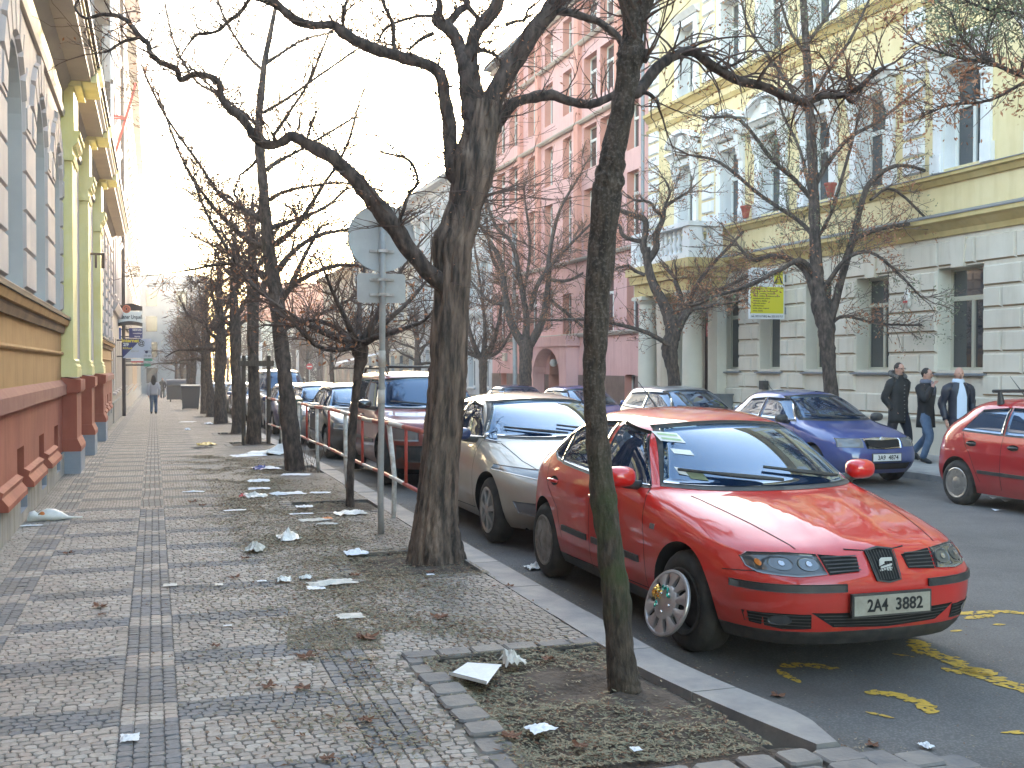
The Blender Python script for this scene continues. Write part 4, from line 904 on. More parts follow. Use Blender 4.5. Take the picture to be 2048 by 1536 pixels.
FP.wall(mb, Y0, Y1, -.8, 1.31, [(c_[0], c_[1], c_[2], 1.31, c_[4], False) for c_ in cel]+[(ent[0], ent[1], -.6, 1.31, .9, False)], 2, o=.03, rev=1)
mb.build('wall', [M['pk'], M['pk_d'], M['pk_plinth']], b)
mb = MB(); FP.box(mb, -.9, -.86, ent[0], ent[1], -.7, 2.6); mb.build('entrance_door', M['frame_b'], b)
mb = MB(); FP.box(mb, 0, .55, 36.7, 41.3, 2.35, 2.72); FP.box(mb, 0, .5, 36.8, 37.5, -.7, 2.35); FP.box(mb, 0, .5, 40.4, 41.2, -.7, 2.35)
# arch in the bay front
cy_ = 38.95
for k in range(12):
    t0, t1 = math.pi*k/12, math.pi*(k+1)/12; r = 1.42; P = [(cy_+r*math.cos(t), 1.35+.95*math.sin(t)) for t in (t0, t1)]
    Q = [FP.p(.5, P[0][0], P[0][1]), FP.p(.5, P[1][0], P[1][1]), FP.p(.5, P[1][0], 2.36), FP.p(.5, P[0][0], 2.36), FP.p(0, P[0][0], P[0][1]), FP.p(0, P[1][0], P[1][1])]
    mb.add(Q, [(0, 1, 2, 3), (0, 4, 5, 1)])
mb.build('entrance_bay', M['pk'], b)
for (a, c, lo, hi, d, _) in W1+ups: FP.window(b, a, c, lo, hi, d, M['frame_w'], transom=.68)
for (a, c, lo, hi, d, _) in cel: FP.window(b, a, c, lo, hi, d, M['frame_w'], transom=0)
mb = MB()
for z in (2.66, 5.35, 10.2, 13.0, 14.6): FP.prof(mb, [(0, z), (.1, z), (.16, z+.07), (.16, z+.12), (0, z+.15)], Y0, Y1)
mb.build('sill_course', M['corn'], b)
mb = MB()
for (a, c) in ((33.05, 33.35), (36.6, 37.0), (40.9, 41.2), (43.1, 43.4)): mb.nxt(); FP.box(mb, -.02, .14, a, c, 5.5, 14.6)
FP.box(mb, 0, .6, 33.3, 36.5, 10.35, 13.2) if False else None
mb.parts('pilaster_strip', M['pk_d'], b)
mb = MB(); FP.prof(mb, [(0, 14.76), (.4, 14.8), (.4, 15.0), (-6, 17.4), (-11, 14.9)], Y0, Y1); mb.build('roof', M['roofm'], b)
core(FP, b, Y0, Y1, -.8, 14.7, -.95)
mb = MB(); mb.tube([(14.32, 31.02, -.2), (14.32, 31.02, 13.2)], .06, 8); tag(mb.build('drainpipe', M['zinc'], None), 'pale downpipe between the pink house and the yellow house', 'drainpipe')
mb = MB(); FP.box(mb, .0, .14, 45.2, 45.5, 1.85, 2.2); tag(mb.build('junction_box', M['cream'], None), 'small cream box on the pink wall near its left edge', 'junction box')
mb = MB(); FP.box(mb, .0, .03, 35.9, 36.2, 2.12, 2.42); tag(mb.build('number_plate', mat('blue_enamel', (.02, .03, .09), .3), None), 'dark house number plate on the pink wall right of the arched entrance', 'sign')
# lamp globe in the entrance
mb = MB(); mb.lathe([(.01, -.15), (.1, -.12), (.15, 0), (.1, .12), (.01, .15)], (14.45, 39.3, 1.75), 'z', 14); tag(mb.build('globe_lamp', M['plastic'], None, smooth=True), 'white globe lamp inside the arched pink entrance', 'lamp')

row_house('apartment_house', 'pale blue-grey rusticated house left of the pink house', Fac(14.5, -1), 47.42, 63, 11.4, 'gb', 'gb', 2, 7, ww=1.1, gf=4.0)
row_house('apartment_house', 'cream house with round-headed ground floor behind the parked cars', Fac(14.6, -1), 63.1, 84, 11.2, 'cream', 'gb', 2, 8, gf=4.)
row_house('apartment_house', 'tan house at the far end of the right side', Fac(14.6, -1), 84.1, 100, 9.4, 'tanb', 'cream', 2, 6, gf=3.6)
row_house('apartment_house', 'unseen tall block added behind the park trees to shade the far street', Fac(60, -1), 120, 340, 29, 'tand', 'tanb', 6, 14)  # added out of view to keep the low sun off the far street
mo = mat('orange_roof', (.5, .14, .06), .8, c2=(.6, .2, .1), sc=2)
bb = thing('red_roofed_house', 'distant house with orange-red roof glowing above the far trees', 'building', (20, 190, -3)); t = MB(); t.box(14, 34, 184, 200, -4, 9); t.build('wall', M['cream'], bb)
t = MB(); P = [(13.5, 183.5, 9), (34.5, 183.5, 9), (34.5, 200.5, 9), (13.5, 200.5, 9), (17, 192, 16), (31, 192, 16)]; t.add(P, [(0, 1, 5, 4), (1, 2, 5), (2, 3, 4, 5), (3, 0, 4), (3, 2, 1, 0)]); t.build('roof', mo, bb)
for i in range(5): t = MB(); t.box(15.5+i*3.6, 16.7+i*3.6, 183.9, 183.98, 4, 6.2); t.build('window', M['wglass'], bb)
# ------------------------------------------------------------------ trees
def smooth_pts(P, R_, k=4):
    """Catmull-Rom through points with radii"""
    if len(P) < 3: return P, R_
    Q = [P[0]*2-P[1]]+P+[P[-1]*2-P[-2]]; RR = [R_[0]]+list(R_)+[R_[-1]]; op, orr = [], []
    for i in range(1, len(Q)-2):
        a, b_, c, d = Q[i-1], Q[i], Q[i+1], Q[i+2]
        for j in range(k):
            t = j/k; op.append(.5*((2*b_)+(c-a)*t+(2*a-5*b_+4*c-d)*t*t+(3*b_-a-3*c+d)*t**3)); orr.append(RR[i]*(1-t)+RR[i+1]*t)
    op.append(P[-1]); orr.append(R_[-1]); return op, orr
def limb(mb, P, R_, n=10, k=4, rough=.12, knob=0., seed=0, mi=0):
    P, R_ = smooth_pts([Vector(p) for p in P], R_, k); m = len(P); b = len(mb.v); prev = None
    for i, p in enumerate(P):
        t = (P[min(i+1, m-1)]-P[max(i-1, 0)]); t = t.normalized() if t.length > 1e-8 else Vector((0, 0, 1))
        u = (prev-t*prev.dot(t)) if prev is not None else (t.cross(Vector((1, 0, 0))) if abs(t.x) < .8 else t.cross(Vector((0, 1, 0)))); u.normalize(); prev = u; w_ = t.cross(u)
        for q in range(n):
            a = 2*math.pi*q/n; d = u*math.cos(a)+w_*math.sin(a); r = R_[i]
            s_ = max(r*2.2, .02); f = 1+rough*noise.noise(p/s_*.9+d*1.1+Vector((seed, 0, 0)))*2
            if knob: f += knob*max(0, noise.noise(p*2.3+Vector((seed*3.1, 5, 0)))-.1)
            mb.v.append(tuple(p+d*r*f))
    for i in range(m-1):
        for q in range(n):
            q2 = (q+1) % n; mb.f.append((b+i*n+q, b+i*n+q2, b+(i+1)*n+q2, b+(i+1)*n+q)); mb.m.append(mi)
    mb.f.append(tuple(b+(m-1)*n+q for q in range(n))); mb.m.append(mi)
    return P, R_
TMIN = [.002]
def twig(mb, p, d, L_, r, rng, lv, leaves=None, curl=.35, up=.05, split=.55, seg=.09, n=3, lden=0., droop=0.):
    """a forking twig drawn as a thin tube; leaves collects leaf anchor points"""
    k = max(2, int(L_/seg)); pts = [p.copy()]; rr = [r]; d = d.normalized(); st = L_/k
    kids = []
    for i in range(k):
        d = (d+Vector((rng.uniform(-1, 1), rng.uniform(-1, 1), rng.uniform(-1, 1)+up))*curl*.5+Vector((0, 0, -droop*.2))).normalized(); p = p+d*st; pts.append(p.copy()); rr.append(max(TMIN[0], r*(1-.72*(i+1)/k)))
        if lv > 0 and i >= 0 and rng.random() < split: kids.append((p.copy(), d.copy(), rr[-1], 1-(i+1)/k*.55))
        if leaves is not None and lv <= 1 and rng.random() < lden: leaves.append((p.copy(), d.copy()))
    mb.tube(pts, rr, n, cap=False)
    for (q, dd, r2, f) in kids:
        ax = Vector((rng.uniform(-1, 1), rng.uniform(-1, 1), rng.uniform(-.6, 1))).normalized(); nd = (dd+ax*rng.uniform(.5, 1.1)).normalized()
        twig(mb, q, nd, L_*f*rng.uniform(.4, .7), r2*.72, rng, lv-1, leaves, curl, up, split, seg, 3, lden, droop)
def leafcards(mb, anchors, rng, size=.035, k=3, spread=.06):
    for p, d in anchors:
        for _ in range(k):
            q = p+Vector((rng.gauss(0, spread), rng.gauss(0, spread), rng.gauss(-.02, spread))); a = Vector((rng.gauss(0, 1), rng.gauss(0, 1), rng.gauss(-.6, .8))).normalized(); s_ = size*rng.uniform(.6, 1.4)
            c = a.orthogonal().normalized(); c = Matrix.Rotation(rng.uniform(0, 6.28), 3, a) @ c
            mb.add([q, q+a*s_*.5+c*s_*.2, q+a*s_, q+a*s_*.5-c*s_*.2], [(0, 1, 2, 3)])
def path(depth, pts, dd=0.):
    """points (column, row, half-width in px, extra depth) of a limb seen in the photo, at the tree's true distance"""
    P, R_ = [], []
    for q in pts:
        d = depth+(q[3] if len(q) > 3 else dd); P.append(DP(q[0], q[1], d)); R_.append(q[2]*d/F)
    return P, R_
def spray(mb, P, R_, rng, count, L0=(.25, .7), lv=2, leaves=None, lo=0., minup=-.4, **kw):
    twig(mb, P[-1], P[-1]-P[-2], rng.uniform(*L0)*.9, min(.008, R_[-1]), rng, lv, leaves, **kw)
    for _ in range(count):
        i = rng.randrange(int(lo*len(P)), len(P)-1); t = (P[i+1]-P[i]).normalized(); p = P[i].lerp(P[i+1], rng.random())
        a = Vector((rng.gauss(0, 1), rng.gauss(0, 1), rng.gauss(.25, .9))); a = (a-t*a.dot(t)*.7).normalized()
        if a.z < minup: a.z = -a.z
        twig(mb, p+a*R_[i]*.7, (a+t*.4).normalized(), rng.uniform(*L0), min(.008, R_[i]*.3+.002), rng, lv, leaves, **kw)

# --- the thick gnarled tree by the kerb
big_l = path(9.3, [(872, 1152, 58), (872, 1128, 52), (872, 1085, 47), (873, 1040, 43), (876, 980, 39), (882, 900, 36.5), (890, 820, 36), (896, 750, 36), (898, 690, 35), (902, 630, 33), (905, 580, 33), (906, 530, 35), (907, 490, 38), (920, 455, 35), (932, 410, 31), (944, 365, 38), (950, 325, 41), (960, 280, 33), (968, 240, 34), (972, 205, 30)])
t_big = thing('street_tree', 'thick gnarled tree with deeply furrowed leaning trunk at the kerb beside the round sign', 'tree', PG(872, 1130), 0, 'bare street trees')
def furrowed(mb, P, R_, n=72, k=10):
    P, R_ = smooth_pts(P, R_, k); m = len(P); b = len(mb.v)
    for i, p in enumerate(P):
        t = (P[min(i+1, m-1)]-P[max(i-1, 0)]).normalized(); u = t.cross(Vector((0, 1, 0))).normalized(); w_ = t.cross(u)
        for q in range(n):
            a = 2*math.pi*q/n+.5*math.sin(p.z*.9)+p.z*.22; d = u*math.cos(a)+w_*math.sin(a); r = R_[i]
            rid = abs(noise.noise(Vector((math.cos(a)*3.4, math.sin(a)*3.4, p.z*.75)))); rid2 = abs(noise.noise(Vector((math.cos(a)*9, math.sin(a)*9, p.z*2.2+9)))); big_ = noise.noise(Vector((math.cos(a)*1.1, math.sin(a)*1.1, p.z*.5+3)))
            low = max(0, .5-p.z); roots = (.5+.5*math.sin(a*5+1))*low**2*.9
            f = 1+.16*big_-.19*(1-min(1, rid*4.2))-.07*(1-min(1, rid2*4))+.09+roots+.05*noise.noise(p*14)
            mb.v.append(tuple(p+d*r*f))
    for i in range(m-1):
        for q in range(n):
            q2 = (q+1) % n; mb.f.append((b+i*n+q, b+i*n+q2, b+(i+1)*n+q2, b+(i+1)*n+q)); mb.m.append(0)
    mb.f.append(tuple(b+(m-1)*n+q for q in range(n))); mb.m.append(0); return P, R_
rng = random.Random(11)
tr = MB(); furrowed(tr, *big_l)
lm = MB(); tw = MB(); lv = []
LD = [path(9.3, [(935, 395, 20), (910, 350, 17, .0), (902, 325, 14.5), (900, 290, 14), (897, 240, 14), (889, 195, 13), (884, 160, 13), (869, 137, 13), (835, 123, 13, -.05), (797, 112, 12.5, -.1), (752, 99, 12, -.15), (711, 82, 10, -.2), (684, 63, 11, -.2), (667, 50, 8, -.2), (632, 51, 8, -.25), (598, 43, 9, -.3), (574, 27, 9, -.3), (547, 5, 8.5, -.35), (512, -6, 8, -.4), (480, -14, 7, -.45)]),
      path(9.3, [(905, 600, 18), (886, 570, 18, -.05), (855, 542, 17, -.15), (821, 503, 17, -.2), (793, 462, 17, -.25), (763, 422, 17, -.3), (732, 385, 14, -.3), (708, 356, 14, -.35), (684, 333, 13, -.35), (664, 314, 12, -.4), (632, 297, 12, -.4), (601, 280, 11, -.4), (581, 273, 10, -.4), (560, 286, 9, -.4), (537, 290, 10, -.4), (513, 279, 9, -.4), (495, 252, 8, -.4), (478, 231, 8, -.4), (455, 214, 7, -.4), (441, 191, 7, -.4), (440, 168, 6.5, -.4), (420, 153, 6, -.4), (386, 149, 6, -.4), (361, 160, 5.5, -.4), (352, 137, 5.5, -.4), (325, 127, 5, -.4), (301, 106, 5, -.4), (296, 87, 5, -.4), (280, 74, 6, -.4), (262, 50, 5, -.4), (239, 33, 4.5, -.4), (205, 29, 3.5, -.4), (171, 36, 3, -.4), (150, 15, 2.5, -.4), (165, -12, 2, -.4)]),
      path(9.3, [(955, 270, 26), (944, 215, 23), (940, 170, 20), (935, 130, 19), (920, 95, 14, .1), (906, 68, 13, .1), (890, 52, 13, .1), (872, 40, 10, .1), (880, 12, 7, .1), (872, -15, 6, .1)]),
      path(9.3, [(937, 140, 17), (945, 90, 14), (955, 60, 13), (975, 38, 13), (992, 14, 13), (1002, -20, 12)]),
      path(9.3, [(975, 240, 26), (985, 200, 23), (1003, 165, 20), (1024, 128, 18), (1046, 95, 17), (1067, 62, 17), (1092, 32, 16), (1112, 0, 16), (1128, -25, 15)]),
      path(9.3, [(985, 262, 15), (1003, 232, 13, .02), (1030, 205, 10, .05), (1060, 196, 10, .1), (1102, 190, 9.5, .1), (1140, 203, 9, .1), (1180, 209, 8.5, .1), (1212, 198, 7.5, .1), (1240, 182, 7, .1)]),
      path(9.3, [(1100, 20, 9), (1128, 23, 8), (1163, 32, 7), (1197, 44, 7), (1231, 69, 7), (1246, 90, 6)]),
      path(9.3, [(890, 55, 8, .1), (915, 25, 8, .15), (935, 5, 7, .2), (900, -15, 4, .2)]),
      path(9.3, [(935, 12, 6, .2), (955, 35, 4, .2), (975, 48, 3.5, .2)]),
      path(9.3, [(800, 470, 6, -.3), (800, 440, 4, -.3), (807, 420, 3.5, -.3), (817, 390, 3.5, -.3), (835, 366, 3, -.3), (828, 335, 3, -.3), (814, 318, 3, -.3), (793, 311, 2.5, -.3), (759, 304, 2, -.3)]),
      path(9.3, [(500, -3, 4, -.4), (478, 27, 4, -.4), (458, 41, 3.5, -.4), (437, 61, 3.2, -.4), (410, 68, 3, -.4), (393, 70, 2.6, -.4), (376, 89, 2, -.4)]),
      path(9.3, [(279, 76, 3.5, -.4), (245, 84, 3, -.4), (217, 102, 2.4, -.4), (190, 107, 1.8, -.4)]),
      path(9.3, [(795, 108, 6, -.1), (787, 88, 4.5, -.1), (787, 51, 4, -.1), (770, 14, 4, -.1), (764, -10, 3.5, -.1)]),
      path(9.3, [(872, 33, 4, .1), (840, 32, 3, .1), (800, 42, 3, .1), (770, 58, 2.5, .1), (756, 85, 2, .1)]),
      path(9.3, [(868, 66, 4, .1), (840, 80, 3, .1), (818, 100, 2.5, .1)]),
      path(9.3, [(685, 45, 4, -.2), (690, 12, 3, -.2), (700, -10, 2.5, -.2)]),
      path(9.3, [(1010, 50, 4), (1035, 42, 3), (1050, 40, 2.5), (1056, 20, 2.5), (1075, 5, 2)]),
      path(9.3, [(950, 95, 4), (990, 110, 3.2), (1004, 128, 3)])]
for i, (P, R_) in enumerate(LD):
    P, R_ = limb(lm, P, R_, 12, 4, .13, .35, i); big_spray = 26 if i in (0, 1) else 12
    spray(tw, P, R_, rng, int(len(P)*(.9 if R_[0] > .04 else 1.4)), (.15, .6), 2, lv, curl=.45, split=.4, seg=.07, lden=.10)
# small shoots bristling on the upper trunk
Pt, Rt = smooth_pts(*big_l, 6)
for _ in range(75):
    i = rng.randrange(int(len(Pt)*.62), len(Pt)-2); a = Vector((rng.gauss(0, 1), rng.gauss(0, .6), rng.uniform(.1, .9))).normalized(); twig(tw, Pt[i]+Vector((a.x, a.y, 0))*Rt[i]*.9, a, rng.uniform(.08, .5), .003, rng, 1, None, curl=.5, seg=.05)
for _ in range(16):
    a = Vector((1, rng.gauss(0, .4), rng.uniform(-.1, .5))).normalized(); twig(tw, Pt[int(len(Pt)*rng.uniform(.66, .8))], a, rng.uniform(.7, 1.6), .007, rng, 2, None, curl=.28, seg=.1, split=.35)
trunk_b = tr.build('trunk', M['bark'], t_big, smooth=True); lo_ = lm.build('limbs', M['bark_d'], t_big, smooth=True)
cr_ = tw.build('crown', M['twig'], t_big); lf = MB(); leafcards(lf, lv, rng, .03, 3); lf.build('dry_leaves', M['dryleaf'], cr_)

# --- thin leaning tree in the nearest pit
def mossy():
    m = mat('mossy_bark', (.036, .027, .021), .95, c2=(.105, .078, .058), sc=14, stretch=(2.6, 2.6, .8), bump=1., bsc=16, dist=.02, ramp=(.38, .68)); N, L = nodes(m); b = N["Principled BSDF"]; col = b.inputs["Base Color"].links[0].from_socket
    tc = N.new("ShaderNodeTexCoord"); sp = N.new("ShaderNodeSeparateXYZ"); L.new(tc.outputs["Object"], sp.inputs[0]); n = N.new("ShaderNodeTexNoise"); n.inputs["Scale"].default_value = 6; n.inputs["Detail"].default_value = 8; L.new(tc.outputs["Object"], n.inputs["Vector"])
    g = lambda lo, hi: (lambda r: (L.new(sp.outputs[2], r.inputs[0]), setattr(r.inputs[1], 'default_value', lo), setattr(r.inputs[2], 'default_value', hi), r.outputs[0])[-1])(N.new("ShaderNodeMapRange"))
    band = math_n(N, L, 'MULTIPLY', g(.28, .5), g(1.25, .9)); k = math_n(N, L, 'MULTIPLY', band, math_n(N, L, 'MULTIPLY', math_n(N, L, 'SUBTRACT', n.outputs[0], .38), 4, True), True)
    mx = N.new("ShaderNodeMixRGB"); mx.inputs[2].default_value = (.045, .062, .018, 1); L.new(math_n(N, L, 'MULTIPLY', k, .8), mx.inputs[0]); L.new(col, mx.inputs[1])
    n2 = N.new("ShaderNodeTexNoise"); n2.inputs["Scale"].default_value = 70; n2.inputs["Detail"].default_value = 3; L.new(tc.outputs["Object"], n2.inputs["Vector"])
    p2 = math_n(N, L, 'MULTIPLY', math_n(N, L, 'MULTIPLY', math_n(N, L, 'SUBTRACT', n2.outputs[0], .52), 9, True), g(.75, 1.5)); m2 = N.new("ShaderNodeMixRGB"); m2.inputs[2].default_value = (.22, .18, .15, 1)
    L.new(math_n(N, L, 'MULTIPLY', p2, .4), m2.inputs[0]); L.new(mx.outputs[0], m2.inputs[1]); L.new(m2.outputs[0], b.inputs["Base Color"]); return m
D1 = 5.6
t1 = thing('street_tree', 'thin leaning tree with mossy patchy trunk in the nearest soil pit', 'tree', PG(1248, 1380), 0, 'bare street trees'); tr = MB(); lm = MB(); tw = MB(); lv = []
P, R_ = path(D1, [(1250, 1398, 39), (1249, 1382, 34), (1246, 1350, 31), (1240, 1290, 29), (1233, 1200, 28), (1222, 1120, 26), (1212, 1030, 25), (1203, 960, 23.5), (1197, 900, 23), (1191, 840, 22), (1188, 780, 21.5), (1190, 700, 23), (1193, 620, 24.5), (1199, 540, 26), (1208, 460, 27), (1213, 400, 27), (1218, 362, 30), (1222, 335, 28), (1228, 295, 24), (1240, 240, 24), (1250, 190, 23), (1256, 150, 24), (1261, 115, 26), (1264, 85, 21), (1264, 70, 12)])
limb(tr, P, R_, 28, 8, .09, .45, 2.2)
for i, q in enumerate([[(1262, 100, 20), (1262, 60, 17), (1262, 25, 18), (1256, -10, 18), (1250, -40, 17)], [(1264, 95, 16), (1278, 55, 13), (1288, 25, 12), (1298, -5, 12), (1305, -30, 11)],
                       [(1250, 190, 12), (1272, 186, 12), (1293, 162, 12, .1), (1318, 132, 11, .15), (1350, 112, 10, .2), (1385, 103, 10, .25), (1420, 128, 9, .3), (1470, 158, 8.5, .35), (1530, 174, 8, .4), (1575, 195, 8, .5), (1612, 204, 8, .5), (1645, 192, 7, .5), (1690, 190, 6, .5), (1722, 172, 5, .5), (1745, 150, 4.5, .5), (1770, 135, 4, .5)],
                       [(1275, 105, 10), (1290, 118, 9), (1288, 100, 8)], [(1262, 196, 5), (1290, 185, 4), (1312, 200, 3.5), (1318, 215, 3)],
                       [(1415, 125, 3, .3), (1450, 135, 3, .3), (1490, 118, 2.4, .3)], [(1690, 190, 4, .5), (1705, 205, 3.5, .5), (1722, 182, 3, .5), (1708, 170, 2.5, .5)]]):
    p_, r_ = path(D1, q); p_, r_ = limb(tr if i < 2 else lm, p_, r_, 12, 4, .12, .3, i+20)
    spray(tw, p_, r_, rng, int(len(p_)*(.95 if i == 2 else .6)), (.15, .55), 2, lv, curl=.4, split=.45, seg=.06, lden=.5 if i == 2 else .15, lo=.2, droop=.9 if i == 2 else 0, up=-.12 if i == 2 else .05)
tr.build('trunk', mossy(), t1, smooth=True); lm.build('limbs', M['bark_d'], t1, smooth=True); cr_ = tw.build('crown', M['twig'], t1); lf = MB(); leafcards(lf, lv, rng, .021, 4, .035); lf.build('dry_leaves', M['dryleaf'], cr_)
print('trees A')

def conifer_like(name, label, depth, tk, br, seed, group='bare street trees', tm='bark_d', lden=.1, leafm='dryleaf', sub=3, curl=.14, tscale=1., base=None):
    """upright tree traced by its trunk and main branches"""
    TMIN[0] = max(.002, depth*.00024)
    rng = random.Random(seed); P, R_ = path(depth, tk); t = thing(name, label, 'tree', base or P[0], 0, group); tr = MB(); lm = MB(); tw = MB(); lv = []
    limb(tr, P, R_, 18, 5, .10, .25, seed)
    for q in br:
        p_, r_ = path(depth, q); p_, r_ = limb(lm, p_, r_, 6, 4, .08, .15, seed+len(q))
        L_ = sum((p_[i+1]-p_[i]).length for i in range(len(p_)-1))
        for _ in range(3): twig(tw, p_[-1], p_[-1]-p_[-3]+Vector((rng.gauss(0, .1), rng.gauss(0, .1), rng.gauss(0, .1))), rng.uniform(.5, 1.)*tscale, max(r_[-1]*.8, TMIN[0]), rng, 2, lv, curl=curl*2, split=.5, seg=.1, lden=lden)
        for _ in range(int(L_*sub*tscale*2.6)+2):
            i = rng.randrange(int(len(p_)*.1), len(p_)-1); tt = (p_[i+1]-p_[i]).normalized(); a = Vector((rng.gauss(0, 1), rng.gauss(0, 1), rng.gauss(.2, .8))); a = (a-tt*a.dot(tt)).normalized()
            twig(tw, p_[i], (a*.8+tt*.8).normalized(), rng.uniform(.25, .95)*tscale, max(TMIN[0]*1.3, min(.009, r_[i]*.45)), rng, 2, lv, curl=curl*2, split=.45, seg=.1, lden=lden)
    tr.build('trunk', M[tm], t, smooth=True); lm.build('limbs', M[tm], t, smooth=True); c = tw.build('crown', M['twig'], t)
    if lv:
        hi = [q for q in lv if lden > .3 and noise.noise(q[0]*.8) > .05]; lo_ = [q for q in lv if not (lden > .3 and noise.noise(q[0]*.8) > .05)]; lf = MB(); leafcards(lf, lo_, rng, .06, 5, .08); lf.build('dry_leaves', M[leafm], c)
        if hi: lf = MB(); leafcards(lf, hi, rng, .05, 6, .08); lf.build('green_leaves', M['greenleaf'], c)
    return t
# --- straight tree with fan of thin branches, leaning trunk by the railing
tk = [(592, 960, 24), (590, 940, 21), (583, 880, 17.5), (575, 800, 15), (567, 730, 14), (560, 660, 15), (555, 600, 15.5), (547, 560, 14), (538, 500, 12.5), (531, 430, 11), (526, 370, 10), (521, 320, 9), (518, 280, 8.5), (518, 230, 7.5), (524, 170, 6.5), (530, 120, 6), (540, 70, 5), (550, 20, 4), (556, -10, 3.5)]
br = [[(525, 140, 4), (495, 110, 3, .2), (450, 40, 2.4, .3), (430, -20, 2, .4)], [(530, 128, 4), (560, 108, 3, .1), (610, 78, 2.2, .2), (690, 60, 1.6, .3)], [(527, 225, 4), (570, 200, 3, -.2), (640, 150, 2.4, -.3), (720, 95, 1.8, -.4)],
      [(520, 260, 4), (500, 238, 3, .3), (440, 190, 3, .5), (390, 160, 2.4, .7), (350, 90, 2, .9), (330, 10, 1.6, 1)], [(548, 270, 4), (585, 215, 3, -.1), (620, 160, 2.4, -.1), (660, 60, 1.8, -.2)], [(533, 340, 5), (560, 320, 4, .3), (600, 300, 3, .5), (700, 240, 2.4, .8)],
      [(540, 400, 5), (565, 385, 4, -.3), (620, 372, 3, -.5), (690, 366, 2.4, -.7), (760, 380, 2, -1)], [(537, 450, 6), (490, 420, 4.5, .4), (440, 390, 3.5, .6), (400, 330, 3, .8), (330, 230, 2.4, 1), (290, 150, 2, 1.2)], [(543, 455, 6), (590, 440, 4, .3), (650, 415, 3, .5), (690, 380, 2.4, .7)],
      [(550, 490, 6), (595, 450, 5, -.2), (640, 380, 3.5, -.4), (690, 300, 2.5, -.5), (720, 200, 2, -.6)], [(540, 500, 7), (500, 480, 5, .2), (440, 430, 3.5, .5), (370, 330, 2.5, .7), (320, 200, 2, .9)], [(556, 540, 7), (590, 500, 5, .4), (640, 470, 4, .7), (720, 455, 3, 1.)],
      [(545, 560, 7), (490, 530, 4, .3), (430, 530, 2.8, .6), (380, 540, 1.9, .8), (310, 550, 1.1, 1.2)], [(562, 600, 8), (585, 565, 6, -.2), (605, 520, 4, -.4), (640, 455, 3, -.6)], [(562, 590, 7), (610, 555, 5, .3), (680, 530, 4, .6), (760, 540, 3, .9)],
      [(555, 600, 7), (510, 575, 5, .1), (460, 505, 4, .1), (420, 440, 3, .3), (390, 370, 2, .4)], [(560, 660, 6), (610, 640, 4, .3), (680, 610, 3, .6), (740, 570, 2, .9)], [(528, 300, 4), (505, 330, 3, .3), (480, 350, 2, .4)]]
conifer_like('street_tree', 'straight tree with a fan of thin upswept branches beside the red and white railing', 17.4, tk, br, 31, sub=8.5, lden=.05, curl=.12)
# --- young tree with umbrella crown just behind the sign post
tk = [(700, 1015, 9), (700, 980, 8), (702, 920, 7.5), (706, 860, 7.5), (710, 800, 7.5), (716, 750, 9), (722, 715, 14), (718, 692, 19), (716, 680, 16)]
br = [[(712, 690, 12), (690, 682, 9), (650, 665, 7, .1), (600, 640, 4, .3), (540, 600, 2.5, .5)], [(722, 688, 11), (738, 660, 8), (760, 620, 6, .2), (790, 560, 4, .3), (830, 500, 2, .4)], [(718, 690, 9), (700, 655, 6, -.3), (668, 590, 4, -.5), (640, 520, 2, -.7)], [(712, 690, 9), (680, 660, 6, .4), (630, 640, 4, .7), (590, 650, 3, 1.), (530, 650, 2, 1.2)],
      [(722, 690, 9), (750, 675, 7, -.3), (800, 660, 5, -.5), (850, 640, 3, -.7), (880, 600, 2, -.9)], [(718, 686, 8), (718, 640, 6, .4), (722, 580, 4, .8), (735, 500, 2.5, 1.)], [(715, 690, 8), (675, 700, 5, -.4), (630, 690, 4, -.7), (590, 650, 2.5, -.9)], [(720, 690, 8), (765, 650, 6, .5), (820, 600, 4, .9), (870, 540, 2, 1.3)]]
conifer_like('street_tree', 'slender young tree with spreading umbrella crown behind the grey sign post', 13., tk, br, 37, sub=10, lden=.05, curl=.3, tscale=.8)

